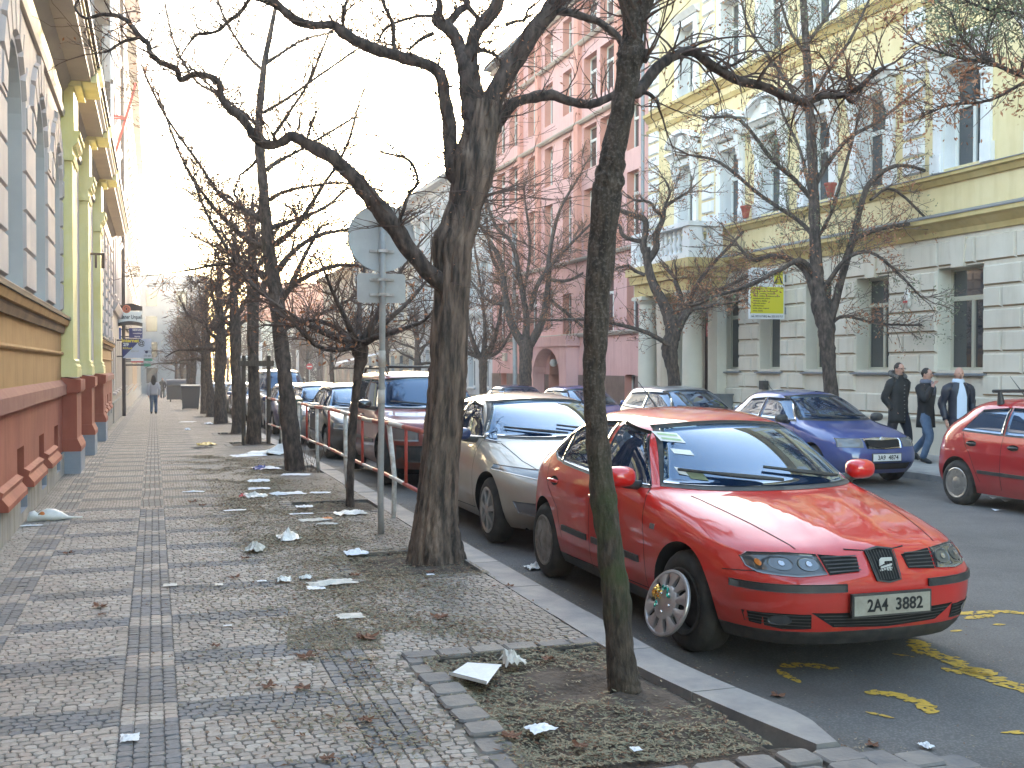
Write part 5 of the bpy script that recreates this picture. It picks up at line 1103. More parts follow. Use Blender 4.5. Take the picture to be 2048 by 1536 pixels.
# --- right-hand trees on the far pavement
tk = [(1664, 830, 14), (1662, 790, 13.5), (1658, 730, 13.5), (1655, 690, 16), (1652, 655, 17), (1642, 620, 18), (1636, 580, 14), (1632, 520, 12), (1629, 450, 11), (1627, 380, 10.5), (1624, 310, 9.5), (1620, 240, 9), (1618, 180, 8), (1614, 120, 8), (1610, 60, 7), (1606, 0, 6), (1603, -30, 5)]
br = [[(1660, 640, 9), (1672, 600, 8), (1690, 530, 7.5), (1705, 480, 7), (1725, 400, 6), (1745, 360, 5.5), (1790, 332, 4.5, .1), (1840, 338, 3.4, .3), (1890, 360, 2.5, .4)], [(1708, 478, 5), (1760, 458, 4.5, .2), (1850, 444, 4, .4), (1920, 440, 3, .5), (1990, 420, 2.4, .6)],
      [(1628, 590, 7), (1612, 545, 6), (1580, 518, 5.5), (1540, 512, 4.5, .1), (1505, 520, 4, .2), (1475, 490, 2.5, .3)], [(1628, 545, 6), (1600, 520, 5, -.2), (1560, 540, 4.5, -.4), (1500, 570, 4, -.6), (1440, 590, 3, -.8), (1390, 610, 2, -1)], [(1626, 470, 5), (1595, 440, 4.5, .2), (1520, 390, 4, .5), (1440, 325, 3.5, .8), (1380, 310, 2.5, 1)],
      [(1625, 400, 5), (1590, 360, 4.5, -.1), (1545, 320, 4, -.2), (1480, 240, 3.3, -.3), (1420, 235, 2.2, -.4)], [(1632, 365, 5), (1660, 320, 4.5), (1700, 275, 4, .1), (1760, 240, 3.4, .2), (1850, 170, 2.4, .3)], [(1620, 230, 5), (1590, 190, 4), (1550, 130, 3.3), (1500, 60, 2.6), (1480, -10, 2)], [(1620, 210, 5), (1650, 150, 4), (1700, 80, 3), (1740, -5, 2.4)],
      [(1640, 590, 6), (1690, 520, 4, -.4), (1740, 505, 3.5, -.6), (1790, 540, 3, -.8), (1840, 592, 2, -1)], [(1740, 400, 3), (1790, 380, 3, .2), (1890, 470, 2.4, .3), (1960, 480, 2, .4)], [(1660, 650, 4), (1690, 632, 3), (1760, 648, 2.4, .2), (1860, 650, 2, .4)], [(1628, 420, 4), (1600, 300, 3, .3), (1560, 210, 2.6, .5), (1560, 100, 2, .6)],
      [(1632, 480, 4), (1660, 430, 3.5, -.3), (1700, 300, 3, -.5), (1720, 220, 2, -.7)], [(1612, 110, 4), (1580, 60, 3), (1560, 0, 2.4)], [(1612, 90, 4), (1650, 40, 3), (1690, -10, 2.4)]]
conifer_like('street_tree', 'bare tree with arching branches in front of the beige wall behind the dark blue hatchback', 21.4, tk, br, 41, sub=5.4, lden=.34, curl=.22)
tk = [(1352, 830, 12), (1350, 785, 12), (1346, 745, 12.5), (1340, 710, 15), (1340, 690, 16), (1345, 660, 15), (1340, 640, 14), (1328, 610, 11), (1312, 580, 9.5), (1300, 550, 8.5), (1294, 520, 8), (1292, 495, 9)]
br = [[(1294, 510, 8), (1286, 492, 7), (1291, 465, 6), (1290, 440, 6), (1270, 432, 5), (1240, 420, 4.5), (1215, 405, 3, .1)], [(1290, 483, 5), (1265, 480, 4), (1245, 470, 4), (1238, 450, 3), (1215, 455, 3, .1)], [(1296, 520, 8), (1312, 497, 7), (1312, 470, 6), (1325, 440, 5.5), (1330, 415, 4.5), (1350, 400, 3.4), (1375, 385, 2.6)], [(1325, 430, 4), (1310, 420, 3.4), (1300, 405, 3), (1270, 400, 2.4)],
      [(1355, 660, 9), (1375, 625, 7), (1420, 590, 5, .2), (1480, 560, 4, .4), (1540, 520, 3, .6), (1600, 470, 2, .8)], [(1350, 680, 9), (1358, 640, 8, .3), (1362, 600, 6, .5), (1350, 560, 4, .7)], [(1290, 550, 4), (1270, 542, 3), (1255, 532, 3), (1235, 536, 2)], [(1360, 650, 6, .2), (1400, 560, 4, .5), (1480, 470, 3, .7), (1560, 380, 2.2, .9), (1600, 300, 2, 1)], [(1380, 620, 4), (1430, 610, 3.4, -.3), (1500, 600, 2.4, -.6)],
      [(1330, 410, 3), (1340, 385, 2.4), (1330, 360, 2)], [(1340, 690, 5, -.2), (1280, 660, 4, -.4), (1180, 640, 3, -.6), (1090, 640, 2, -.8)]]
conifer_like('street_tree', 'crooked pollarded tree standing in front of the columned porch', 27.7, tk, br, 43, sub=5, lden=.25, curl=.35)
tk = [(1053, 830, 12), (1052, 790, 11.5), (1051, 740, 12), (1052, 700, 13), (1052, 680, 14)]
br = [[(1046, 690, 9), (1020, 640, 7.5), (1008, 570, 6), (1000, 520, 5), (960, 450, 3), (930, 400, 2)], [(1052, 682, 8), (1052, 630, 6.5), (1040, 560, 5), (1025, 490, 4), (985, 440, 3), (960, 330, 2)], [(1060, 690, 9), (1085, 640, 7), (1096, 570, 6), (1100, 500, 4.5), (1120, 420, 3), (1160, 350, 2)], [(1060, 620, 5), (1080, 560, 4, -.3), (1130, 500, 3, -.5), (1200, 430, 2, -.8)],
      [(1100, 600, 4), (1150, 640, 3, .3), (1210, 690, 2.4, .5)], [(1010, 610, 4), (975, 600, 3, .3), (940, 560, 2, .5)], [(1045, 600, 4), (1060, 500, 3, .5), (1050, 400, 2, .8)], [(1098, 560, 4), (1140, 560, 3, .2), (1200, 530, 2.2, .4), (1280, 520, 1.6, .6)], [(1008, 560, 4, .3), (980, 500, 3, .5), (970, 380, 2, .7)]]
conifer_like('street_tree', 'bare tree with a steep V of limbs in front of the pink house', 38.8, tk, br, 47, sub=3.3, lden=.3, curl=.3, tscale=1.2)
tk = [(967, 830, 8), (966, 780, 7.5), (966, 740, 8), (966, 715, 9)]
br = [[(962, 718, 6), (948, 690, 5), (935, 640, 3.4), (930, 560, 2)], [(966, 714, 6), (970, 670, 4), (965, 600, 3), (950, 500, 2)], [(970, 718, 6), (985, 690, 5), (998, 640, 3.4), (1010, 560, 2)], [(960, 716, 5), (930, 700, 3.6, .3), (915, 660, 2.4, .5)], [(972, 716, 5), (1000, 700, 3.4, -.3), (1030, 650, 2, -.5)]]
conifer_like('street_tree', 'small bare tree with round crown at the left corner of the pink house', 44, tk, br, 53, sub=4, lden=.1, curl=.3, tscale=1.2)
# a tree just outside the frame on the right reaches in with dark branches
tk = [(2330, 1080, 26), (2325, 800, 22), (2300, 500, 20), (2280, 300, 18), (2260, 100, 15)]
br = [[(2275, 260, 9), (2180, 200, 8), (2100, 170, 7), (2040, 150, 5), (1990, 128, 4.5), (1960, 110, 4), (1920, 70, 3, .1), (1900, 20, 2.5, .2)], [(1985, 127, 4), (1930, 118, 3.4), (1880, 105, 2.6), (1830, 85, 2)], [(1970, 112, 3), (1978, 60, 2.6), (2000, 10, 2)], [(2260, 120, 6), (2150, 60, 5), (2060, 30, 4), (1980, 20, 3), (1910, -10, 2)], [(2040, 150, 4), (2060, 60, 3), (2040, 0, 2)], [(2060, 158, 4), (1980, 200, 3, .2), (1900, 210, 2.5, .3), (1850, 230, 2, .4)]]
conifer_like('street_tree', 'tree whose dark twiggy branches hang into the top right corner', 12.5, tk, br, 59, sub=17, lden=.4, curl=.35, tscale=.7)
print('trees B')

# --- the receding row on the left pavement and others: three kinds, then copies
def row_tree(kind, H_, hb, rt, seed, nb=9, spread=1.9, kink=.25, sub=7):
    TMIN[0] = .007
    rng = random.Random(seed); tr = MB(); lm = MB(); tw = MB(); lv = []
    lean = rng.uniform(-.15, .15); P = [Vector((0, 0, -.1)), Vector((.02, 0, hb*.3)), Vector((lean*.4, .03, hb*.65)), Vector((lean, 0, hb)), Vector((lean*1.1, .05, (hb+H_)/2)), Vector((lean*.8, 0, H_*.93))]
    limb(tr, P, [rt*1.35, rt, rt*.92, rt*1.05, rt*.55, .02], 14, 5, .1, .35, seed)
    for k in range(nb):
        z = hb+(H_-hb)*.75*(k/nb)**1.1; a = k*2.4+rng.uniform(-.4, .4); el = rng.uniform(.25, .9)+.5*k/nb; L_ = spread*rng.uniform(.75, 1.15)*(1-.45*k/nb); p = Vector((lean, 0, z)); d = Vector((math.cos(a)*math.cos(el), math.sin(a)*math.cos(el), math.sin(el))); Q = [p]; r = [rt*.55*(1-.5*k/nb)]
        for j in range(5): d = (d+Vector((rng.uniform(-1, 1), rng.uniform(-1, 1), rng.uniform(-.6, .9)))*kink).normalized(); p = p+d*L_/5; Q.append(p.copy()); r.append(r[0]*(1-.17*(j+1)))
        Q, r = limb(lm, Q, r, 6, 3, .1, .2, seed+k)
        for _ in range(sub*5):
            i = rng.randrange(2, len(Q)-1); tt = (Q[i+1]-Q[i]).normalized(); ax = Vector((rng.gauss(0, 1), rng.gauss(0, 1), rng.gauss(.3, .8))).normalized(); twig(tw, Q[i], (ax+tt*.6).normalized(), rng.uniform(.3, .95), .011, rng, 2, lv, curl=.45, split=.5, seg=.14, lden=.12)
    t = thing('street_tree', kind, 'tree', (0, 0, 0), 0, 'bare street trees'); tr.build('trunk', M['bark_d'], t, smooth=True); lm.build('limbs', M['bark_d'], t, smooth=True); c = tw.build('crown', M['twig'], t); lf = MB(); leafcards(lf, lv, rng, .055, 2, .08); lf.build('dry_leaves', M['dryleaf'], c)
    return t
kA = row_tree('tree between two wooden stakes, nearest of the straight-trunked row', 6.0, 3.2, .13, 61, nb=10, spread=1.7)
kB = row_tree('pale slim forked trunk right behind the staked tree', 6.0, 2.6, .14, 67, nb=10, spread=2.0, kink=.32)
kC = row_tree('dark broad-crowned tree fourth back in the left row', 5.4, 2.3, .17, 71, nb=11, spread=2.3, kink=.42)
def put(k, x, y, rz, first=False, label=None, sc=1.): 
    loc = (x, y, GZ(y))
    if first: k.location = loc; k.rotation_euler = (0, 0, rz); k.scale = (sc,)*3; return k
    return dup(k, loc, rz, label, None, sc)
put(kA, 2.12, yang(507, 2.12), .3, True); put(kB, 2.12, yang(475, 2.12), 1.1, True); put(kC, 2.1, yang(441, 2.1), 2., True, sc=1.05)
for i, (k, u, sc, lab) in enumerate([(kB, 420, 1.0, 'fifth trunk of the left row, slim and upright beyond the broad crown'), (kC, 410, 1.0, 'trunk just in front of the pair of dark bins'), (kC, 385, 1.05, 'leaning tree behind the dark bins on the left pavement'), (kA, 376, 1.0, 'tree right of the round-topped container far down the left row'), (kB, 366, .95, 'small far tree near the end of the left row'), (kC, 354, .95, 'farthest tree of the left row with curved trunk')]):
    put(k, 2.1, yang(u, 2.1), i*1.3+.5, False, lab, sc)
c_ = put(kC, 2.25, .7, 4., False, 'tree of the row standing just outside the photo beside the viewer', 1.25)
for i, (k, x, y, sc, lab) in enumerate([(kC, 12.4, 53, .95, 'low spreading tree before the pale blue house'), (kB, 12.4, 61, .9, 'bare tree left of the no-entry sign row, before the cream house'), (kA, 12.3, 70, 1.0, 'slim far tree beside the awning'), (kC, 12.3, 80, 1.0, 'far tree on the right side behind the white cars'), (kB, 12.3, 93, 1.05, 'farthest tree on the right side of the street')]):
    put(k, x, y, i*1.9, False, lab, sc)
# the park at the far end of the street: a mass of bare trees
def park():
    TMIN[0] = .03
    rng = random.Random(73); mb = MB()
    for k in range(110):
        x = rng.uniform(5, 62); y = rng.uniform(122, 168); z0 = -3; p = Vector((x, y, z0)); h = rng.uniform(9, 13.5)
        mb.tube([p, p+Vector((rng.uniform(-.4, .4), 0, h*.45)), p+Vector((rng.uniform(-1, 1), 0, h*.8))], [.22, .16, .05], 5)
        for j in range(26):
            a = rng.uniform(0, 6.28); el = rng.uniform(.1, 1.3); q = p+Vector((0, 0, h*rng.uniform(.12, .72))); twig(mb, q, Vector((math.cos(a)*math.cos(el), math.sin(a)*math.cos(el), math.sin(el))), rng.uniform(1.6, 3.4), .05, rng, 1, None, curl=.35, split=.85, seg=.55)
    return tag(mb.build('park_trees', M['twig_r'], None), 'hazy mass of bare brown trees closing the far end of the road', 'woodland', None, 'stuff')
park()
print('trees C')
# ------------------------------------------------------------------ cars
def interp(tab, z):
    if z <= tab[0][0]: return tab[0][1]
    if z >= tab[-1][0]: return tab[-1][1]
    for i in range(len(tab)-1):
        if z <= tab[i+1][0]:
            x0, y0 = tab[i]; x1, y1 = tab[i+1]; h = x1-x0; t = (z-x0)/h; d = (y1-y0)/h
            def sl(k):
                if k <= 0 or k >= len(tab)-1:
                    j = 0 if k <= 0 else len(tab)-2; return (tab[j+1][1]-tab[j][1])/(tab[j+1][0]-tab[j][0])
                a = (tab[k][1]-tab[k-1][1])/(tab[k][0]-tab[k-1][0]); c = (tab[k+1][1]-tab[k][1])/(tab[k+1][0]-tab[k][0]); return 0 if a*c <= 0 else 2*a*c/(a+c)
            m0, m1 = sl(i), sl(i+1)
            return (2*t**3-3*t*t+1)*y0+(t**3-2*t*t+t)*h*m0+(-2*t**3+3*t*t)*y1+(t**3-t*t)*h*m1
def car_body(sp):
    """closed shell lofted from horizontal slices: F(z) nose line, R(z) tail line, W(z) half width"""
    zs = []; z = sp['F'][0][0]; top = sp['F'][-1][0]
    n = 58
    for i in range(n+1):
        t = i/n; zs.append(z+(top-z)*(1-(1-t)**1.35))
    q = 26; V = []; Fc = []; ring = 4*q
    for z in zs:
        f, r, w_ = interp(sp['F'], z), interp(sp['R'], z), max(.004, interp(sp['W'], z)); yc = min(max((f+r)/2, sp['yc']-.0), r-.01) if z < sp['belt']+.2 else (f+r)/2
        yc = (f+r)/2; nf, nr = interp(sp['nf'], z), interp(sp['nr'], z); pts = []
        for (L_, nn, sg) in ((yc-f, nf, -1), (r-yc, nr, 1)):
            D = []; N_ = 160
            for k in range(N_+1): a = math.pi/2*k/N_; D.append((w_*math.sin(a)**(2/nn), sg*L_*math.cos(a)**(2/nn) if k < N_ else 0.))
            cum = [0]
            for k in range(N_): cum.append(cum[-1]+math.hypot((D[k+1][0]-D[k][0])*1.0, D[k+1][1]-D[k][1]))
            out = []; k = 0
            for j in range(q+1):
                s_ = cum[-1]*j/q
                while k < N_-1 and cum[k+1] < s_: k += 1
                t = (s_-cum[k])/max(1e-9, cum[k+1]-cum[k]); px_, py_ = D[k][0]+(D[k+1][0]-D[k][0])*t, D[k][1]+(D[k+1][1]-D[k][1])*t; out.append((px_, yc+py_-sg*sp.get('bow', .09)*(px_/max(w_, .3))**2*(abs(py_)/max(L_, 1e-6))**4))
            pts.append(out)
        fr, rr = pts; loop = [(x, y) for x, y in fr]+[(x, y) for x, y in reversed(rr[:-1])]   # front centre -> right side -> rear centre
        loop += [(-x, y) for x, y in rr[1:]]+[(-x, y) for x, y in reversed(fr[1:-1])]
        for x, y in loop: V.append((x, y, z))
    m = len(loop)
    for i in range(len(zs)-1):
        for k in range(m): k2 = (k+1) % m; Fc.append((i*m+k, i*m+k2, (i+1)*m+k2, (i+1)*m+k))
    Fc.append(tuple(reversed(range(m)))); Fc.append(tuple((len(zs)-1)*m+k for k in range(m)))
    me = bpy.data.meshes.new('shell'); me.from_pydata(V, [], Fc); me.update(); ob = bpy.data.objects.new('shell', me); COL.objects.link(ob)
    for md in (sp['paint'], M['dark'], M['trim']): me.materials.append(md)
    if sp.get('lower'):
        for p_ in me.polygons:
            if p_.center.z < sp['lower']: p_.material_index = 2
    # wheel arches
    cb = MB()
    for yw in sp['wheels']:
        for s_ in (-1, 1):
            cb.lathe([(sp['ra'], s_*(sp['hw']-.30)), (sp['ra'], s_*(sp['hw']+.2))], (0, yw, sp['rt']+.0), 'x', 40, mi=1)
    co = cb.build('cut', [sp['paint'], M['dark']], None); bm = bmesh.new(); bm.from_mesh(co.data); bmesh.ops.recalc_face_normals(bm, faces=bm.faces); bm.to_mesh(co.data); bm.free()
    bm = bmesh.new(); bm.from_mesh(me); bmesh.ops.recalc_face_normals(bm, faces=bm.faces); bm.to_mesh(me); bm.free()
    mdf = ob.modifiers.new('b', 'BOOLEAN'); mdf.operation = 'DIFFERENCE'; mdf.object = co; mdf.solver = 'EXACT'
    bpy.context.view_layer.update(); dg = bpy.context.evaluated_depsgraph_get(); res = bpy.data.meshes.new_from_object(ob.evaluated_get(dg)); bpy.data.objects.remove(ob); bpy.data.objects.remove(co)
    if sp.get('hood'):   # crease lines of the bonnet
        for v in res.vertices:
            dz = sp['hood'](v.co.x, v.co.y, v.co.z)
            if dz: v.co.z += dz
    while len(res.materials) < 3: res.materials.append(M['trim'])
    res.polygons.foreach_set('use_smooth', [True]*len(res.polygons)); res.update(); res.set_sharp_from_angle(angle=R(28))
    bm = bmesh.new(); bm.from_mesh(res); bv = BVHTree.FromBMesh(bm); bm.free()
    return res, bv
AX = {'F': (Vector((0, 1, 0)), lambda a, b_: Vector((a, -3, b_))), 'B': (Vector((0, -1, 0)), lambda a, b_: Vector((a, 9, b_))), 'L': (Vector((1, 0, 0)), lambda a, b_: Vector((-3, a, b_))), 'R': (Vector((-1, 0, 0)), lambda a, b_: Vector((3, a, b_))), 'T': (Vector((0, 0, -1)), lambda a, b_: Vector((a, b_, 4)))}
class Patcher:
    def __init__(s, bv): s.bv = bv
    def hit(s, ax, a, b_, off):
        d, f = AX[ax]; h = s.bv.ray_cast(f(a, b_), d)
        if h[0] is None: return None
        n = h[1]; n = n if n.dot(d) < 0 else -n
        return h[0]-d*off*1.1+Vector((0, 0, off*(.9 if ax in 'FB' else .45 if ax in 'LR' else 0)))
    def grid(s, mb, ax, fn, nx, ny, off, mi=0, skirt=.012):
        """fn(s,t)->(a,b); s,t in 0..1; a raised patch hugging the body"""
        G = [[s.hit(ax, *fn(i/nx, j/ny), off) for i in range(nx+1)] for j in range(ny+1)]
        idx = {}
        for j in range(ny+1):
            for i in range(nx+1):
                if G[j][i] is not None: idx[i, j] = len(mb.v); mb.v.append(tuple(G[j][i]))
        for j in range(ny):
            for i in range(nx):
                k = [(i, j), (i+1, j), (i+1, j+1), (i, j+1)]
                if all(q in idx for q in k): mb.f.append(tuple(idx[q] for q in k)); mb.m.append(mi)
        if skirt:
            d = AX[ax][0]; ring = [(i, 0) for i in range(nx+1)]+[(nx, j) for j in range(1, ny+1)]+[(i, ny) for i in range(nx-1, -1, -1)]+[(0, j) for j in range(ny-1, 0, -1)]; ring = [q for q in ring if q in idx]; b0 = len(mb.v)
            for q in ring: mb.v.append(tuple(Vector(mb.v[idx[q]])+d*skirt))
            for k in range(len(ring)):
                k2 = (k+1) % len(ring)
                if (Vector(mb.v[idx[ring[k]]])-Vector(mb.v[idx[ring[k2]]])).length < .4: mb.f.append((idx[ring[k]], idx[ring[k2]], b0+k2, b0+k)); mb.m.append(mi)
        return s
    def quadf(s, bot, top):
        """bilinear between two polylines given as lists of (a,b)"""
        def pl(P, t):
            k = t*(len(P)-1); i = min(int(k), len(P)-2); f = k-i; return (P[i][0]*(1-f)+P[i+1][0]*f, P[i][1]*(1-f)+P[i+1][1]*f)
        def fn(u, v): a, b_ = pl(bot, u), pl(top, u); return (a[0]*(1-v)+b_[0]*v, a[1]*(1-v)+b_[1]*v)
        return fn
    def disc(s, mb, ax, cx, cy, rx, ry, off, mi=0):
        def fn(u, v):
            a, b_ = 2*u-1, 2*v-1; return (cx+rx*a*math.sqrt(1-b_*b_/2), cy+ry*b_*math.sqrt(1-a*a/2))
        return s.grid(mb, ax, fn, 8, 8, off, mi, .004)
    def line(s, mb, ax, pts, w_, off=.0015, mi=0, step=.03):
        P = []
        for (a, c) in zip(pts, pts[1:]):
            L_ = math.hypot(c[0]-a[0], c[1]-a[1]); n = max(1, int(L_/step))
            for k in range(n): P.append((a[0]+(c[0]-a[0])*k/n, a[1]+(c[1]-a[1])*k/n))
        P.append(pts[-1]); prev = None
        for i, (a, b_) in enumerate(P):
            q0 = P[max(0, i-1)]; q1 = P[min(len(P)-1, i+1)]; dx, dy = q1[0]-q0[0], q1[1]-q0[1]; L_ = math.hypot(dx, dy) or 1; nx, ny = -dy/L_*w_/2, dx/L_*w_/2
            h0 = s.hit(ax, a+nx, b_+ny, off); h1 = s.hit(ax, a-nx, b_-ny, off)
            if h0 is None or h1 is None: prev = None; continue
            k = len(mb.v); mb.v += [tuple(h0), tuple(h1)]
            if prev is not None: mb.f.append((prev, prev+1, k+1, k)); mb.m.append(mi)
            prev = k
def wheel(parent, c, rt, rr, side, style='cover', nsp=8, steer=0., width=.2, rimm='alloy', label=None):
    """side -1 = outer face towards -x"""
    w_ = width; mb = MB(); prof = [(rr, -w_/2), (rr+.02, -w_/2-.005), (rt-.05, -w_/2-.008), (rt-.015, -w_/2+.015), (rt, -w_/2+.04), (rt, w_/2-.04), (rt-.015, w_/2-.015), (rt-.05, w_/2+.008), (rr, w_/2)]
    Mx = Matrix.Translation(Vector(c)) @ Matrix.Rotation(steer, 4, 'Z') @ Matrix.Rotation(0 if side < 0 else math.pi, 4, 'Z')
    def fin(mb_, name, m, par): mb_.v = [tuple(Mx @ Vector(p)) for p in mb_.v]; return mb_.build(name, m, par, smooth=True, sharp=40, world=False)
    mb.lathe(prof, (0, 0, 0), 'x', 40, close=False)
    for k in range(3): r_ = rt+.001; mb.lathe([(r_, -.05+k*.05-.004), (r_-.006, -.05+k*.05), (r_, -.05+k*.05+.004)], (0, 0, 0), 'x', 40, close=False)
    t = fin(mb, 'tyre', M['tyre'], parent); rm = MB(); o = -w_/2
    rm.lathe([(rr+.004, o-.006), (rr-.006, o-.012), (rr-.03, o-.002), (rr-.035, o+.06)], (0, 0, 0), 'x', 40, close=False)
    if style == 'none':
        rm.lathe([(.001, o+.07), (rr-.03, o+.075)], (0, 0, 0), 'x', 24, close=False); fin(rm, 'rim', M['tyre'], t); return t
    rb = MB(); rb.lathe([(.001, o+.06), (rr-.02, o+.06)], (0, 0, 0), 'x', 24, close=False); fin(rb, 'rim_shadow', M['dark'], t)
    for k in range(nsp):
        a = 2*math.pi*(k+.25)/nsp; wi, wo = (.030, .042) if style == 'cover' else (.02, .028)
        if style == 'cover': wi, wo = math.pi*.085*.9/nsp*2, 2*math.pi*(rr-.03)/nsp*.25
        ca, sa = math.cos(a), math.sin(a)
        def pt(r_, l, x): return (x, ca*r_-sa*l, sa*r_+ca*l)
        r0, r1 = (.08 if style == 'cover' else .055), rr-.02
        P = [pt(r0, -wi, o-.012), pt(r0, wi, o-.012), pt(r1, wo, o-.004), pt(r1, -wo, o-.004), pt(r0, -wi*1.15, o+.03), pt(r0, wi*1.15, o+.03), pt(r1, wo*1.15, o+.04), pt(r1, -wo*1.15, o+.04)]
        rm.add(P, [(0, 1, 2, 3), (0, 4, 5, 1), (1, 5, 6, 2), (2, 6, 7, 3), (3, 7, 4, 0)])
    rm.lathe([(.001, o-.022), (.03, o-.022), (.055, o-.016), (.085 if style == 'cover' else .065, o-.006), (.09 if style == 'cover' else .065, o+.03)], (0, 0, 0), 'x', 24, close=False)
    if style == 'cover': rm.lathe([(rr-.035, o-.003), (rr-.065, o-.005), (rr-.07, o+.03)], (0, 0, 0), 'x', 40, close=False)
    fin(rm, 'rim', M[rimm], t); return t
def mirror(parent, p, x, y, z, side, m, arm=True, w_=.115, h=.07, d=.075):
    mb = MB(); c = Vector((side*x, y, z)); n = 12; rings = []
    for j in range(n+1):
        a = math.pi*j/n
        for k in range(16):
            t = 2*math.pi*k/16; r = math.sin(a)**.75
            yy = -math.cos(a); mb.v.append((c.x+w_*r*math.copysign(abs(math.cos(t))**.75, math.cos(t)), c.y+d*(yy if yy < .35 else .35), c.z+h*r*math.copysign(abs(math.sin(t))**.75, math.sin(t))))
    for j in range(n):
        for k in range(16): k2 = (k+1) % 16; mb.f.append((j*16+k, j*16+k2, (j+1)*16+k2, (j+1)*16+k)); mb.m.append(0)
    o = mb.build('wing_mirror', m, parent, smooth=True, world=False)
    mb = MB(); mb.tube([(side*(x-w_*1.7), y+.04, z-h*.95), (side*(x-w_*.6), y+.0, z-h*.75), (side*(x), y, z-h*.7)], [.035, .03, .02], 8, flat=.7); mb.build('mirror_arm', M['trim'], o, smooth=True, world=False)
    g = MB(); g.box(c.x-w_*.8, c.x+w_*.8, c.y+d*.36, c.y+d*.38, c.z-h*.75, c.z+h*.75); g.build('mirror_glass', M['chrome'], o, world=False)
def plate_text(parent, name, txt, ax, c, w_, h, ny, m='plate'):
    """number plate standing at c, facing -y (ny=-1) or +y"""
    mb = MB(); mb.box(c[0]-w_/2-.012, c[0]+w_/2+.012, c[1], c[1]-ny*.02, c[2]-h/2-.012, c[2]+h/2+.012); o = mb.build('number_plate', M['trim'], parent, world=False)
    mb = MB(); mb.box(c[0]-w_/2, c[0]+w_/2, c[1]+ny*.004, c[1], c[2]-h/2, c[2]+h/2); mb.build('plate_face', M[m], o, world=False)
    if txt:
        mb = MB(); f = c[1]+ny*.006
        a, b_ = txt.split(' '); r = (1, 0, 0) if ny < 0 else (-1, 0, 0)
        put_text(mb, a, (c[0]-ny*(-1)*w_*.20*1, f, c[2]), r, (0, 0, 1), w_*.27, h*.66, bold=.02, thick=.001); mb.nxt(); put_text(mb, b_, (c[0]+w_*.22*(-ny), f, c[2]), r, (0, 0, 1), w_*.36, h*.66, bold=.02, thick=.001); mb.parts('plate_number', M['ink'], o, world=False)
    return o
def sidewin(pp, parent, outline_bot, outline_top, sides=('L', 'R'), m='cglass', seal=.02, nx=22, ny=8):
    for ax in sides:
        mb = MB(); cb = (sum(p[0] for p in outline_bot+outline_top)/len(outline_bot+outline_top)); zm = sum(p[1] for p in outline_bot+outline_top)/len(outline_bot+outline_top)
        def ex(P, s_): return [(p[0]+math.copysign(seal, p[0]-cb)*s_*(1 if abs(p[0]-cb) > .1 else abs(p[0]-cb)*10), p[1]+math.copysign(seal, p[1]-zm)*s_) for p in P]
        pp.grid(mb, ax, pp.quadf(ex(outline_bot, 1), ex(outline_top, 1)), nx, ny, .003); w_ = mb.build('side_window', M['trim'], parent, world=False, smooth=True)
        mb = MB(); pp.grid(mb, ax, pp.quadf(outline_bot, outline_top), nx, ny, .0065, skirt=.004); mb.build('glass', M[m], w_, world=False, smooth=True)
def screen(pp, parent, name, ax, zb, zt, wb, wt, nx=26, ny=12, seal=.022, bow=.03, m='cglass'):
    fb = lambda e: (lambda u, v: (((u*2-1)*((wb+e)*(1-v)+(wt+e)*v)), (zb-e)*(1-v)+(zt+e)*v-bow*(1-v)*0+(-bow*(u*2-1)**2)*(v)+(-.01*(1-(u*2-1)**2))*(1-v)))
    mb = MB(); pp.grid(mb, ax, fb(seal), nx, ny, .003); w_ = mb.build(name, M['trim'], parent, world=False, smooth=True); mb = MB(); pp.grid(mb, ax, fb(0), nx, ny, .0065, skirt=.004); g = mb.build('glass', M[m], w_, world=False, smooth=True)
    return w_
def wipers(pp, parent, zb, wb, lean=.0):
    for (x0, x1, z0, z1) in ((wb*.72, -.05, zb+.015, zb+.085), (.02, -wb*.86, zb+.01, zb+.07)):
        mb = MB(); P = []
        for k in range(14):
            t = k/13; h = pp.hit('F', x0+(x1-x0)*t, z0+(z1-z0)*t+.0*math.sin(t*3.1), .024)
            if h and (not P or abs(h.y-P[-1].y) < .08): P.append(h)
        if len(P) > 3: mb.tube(P, [.011+.006*math.sin(math.pi*min(1, i/len(P)*1.4)) for i in range(len(P))], 5, flat=.8); mb.build('wiper', M['trim'], parent, world=False)
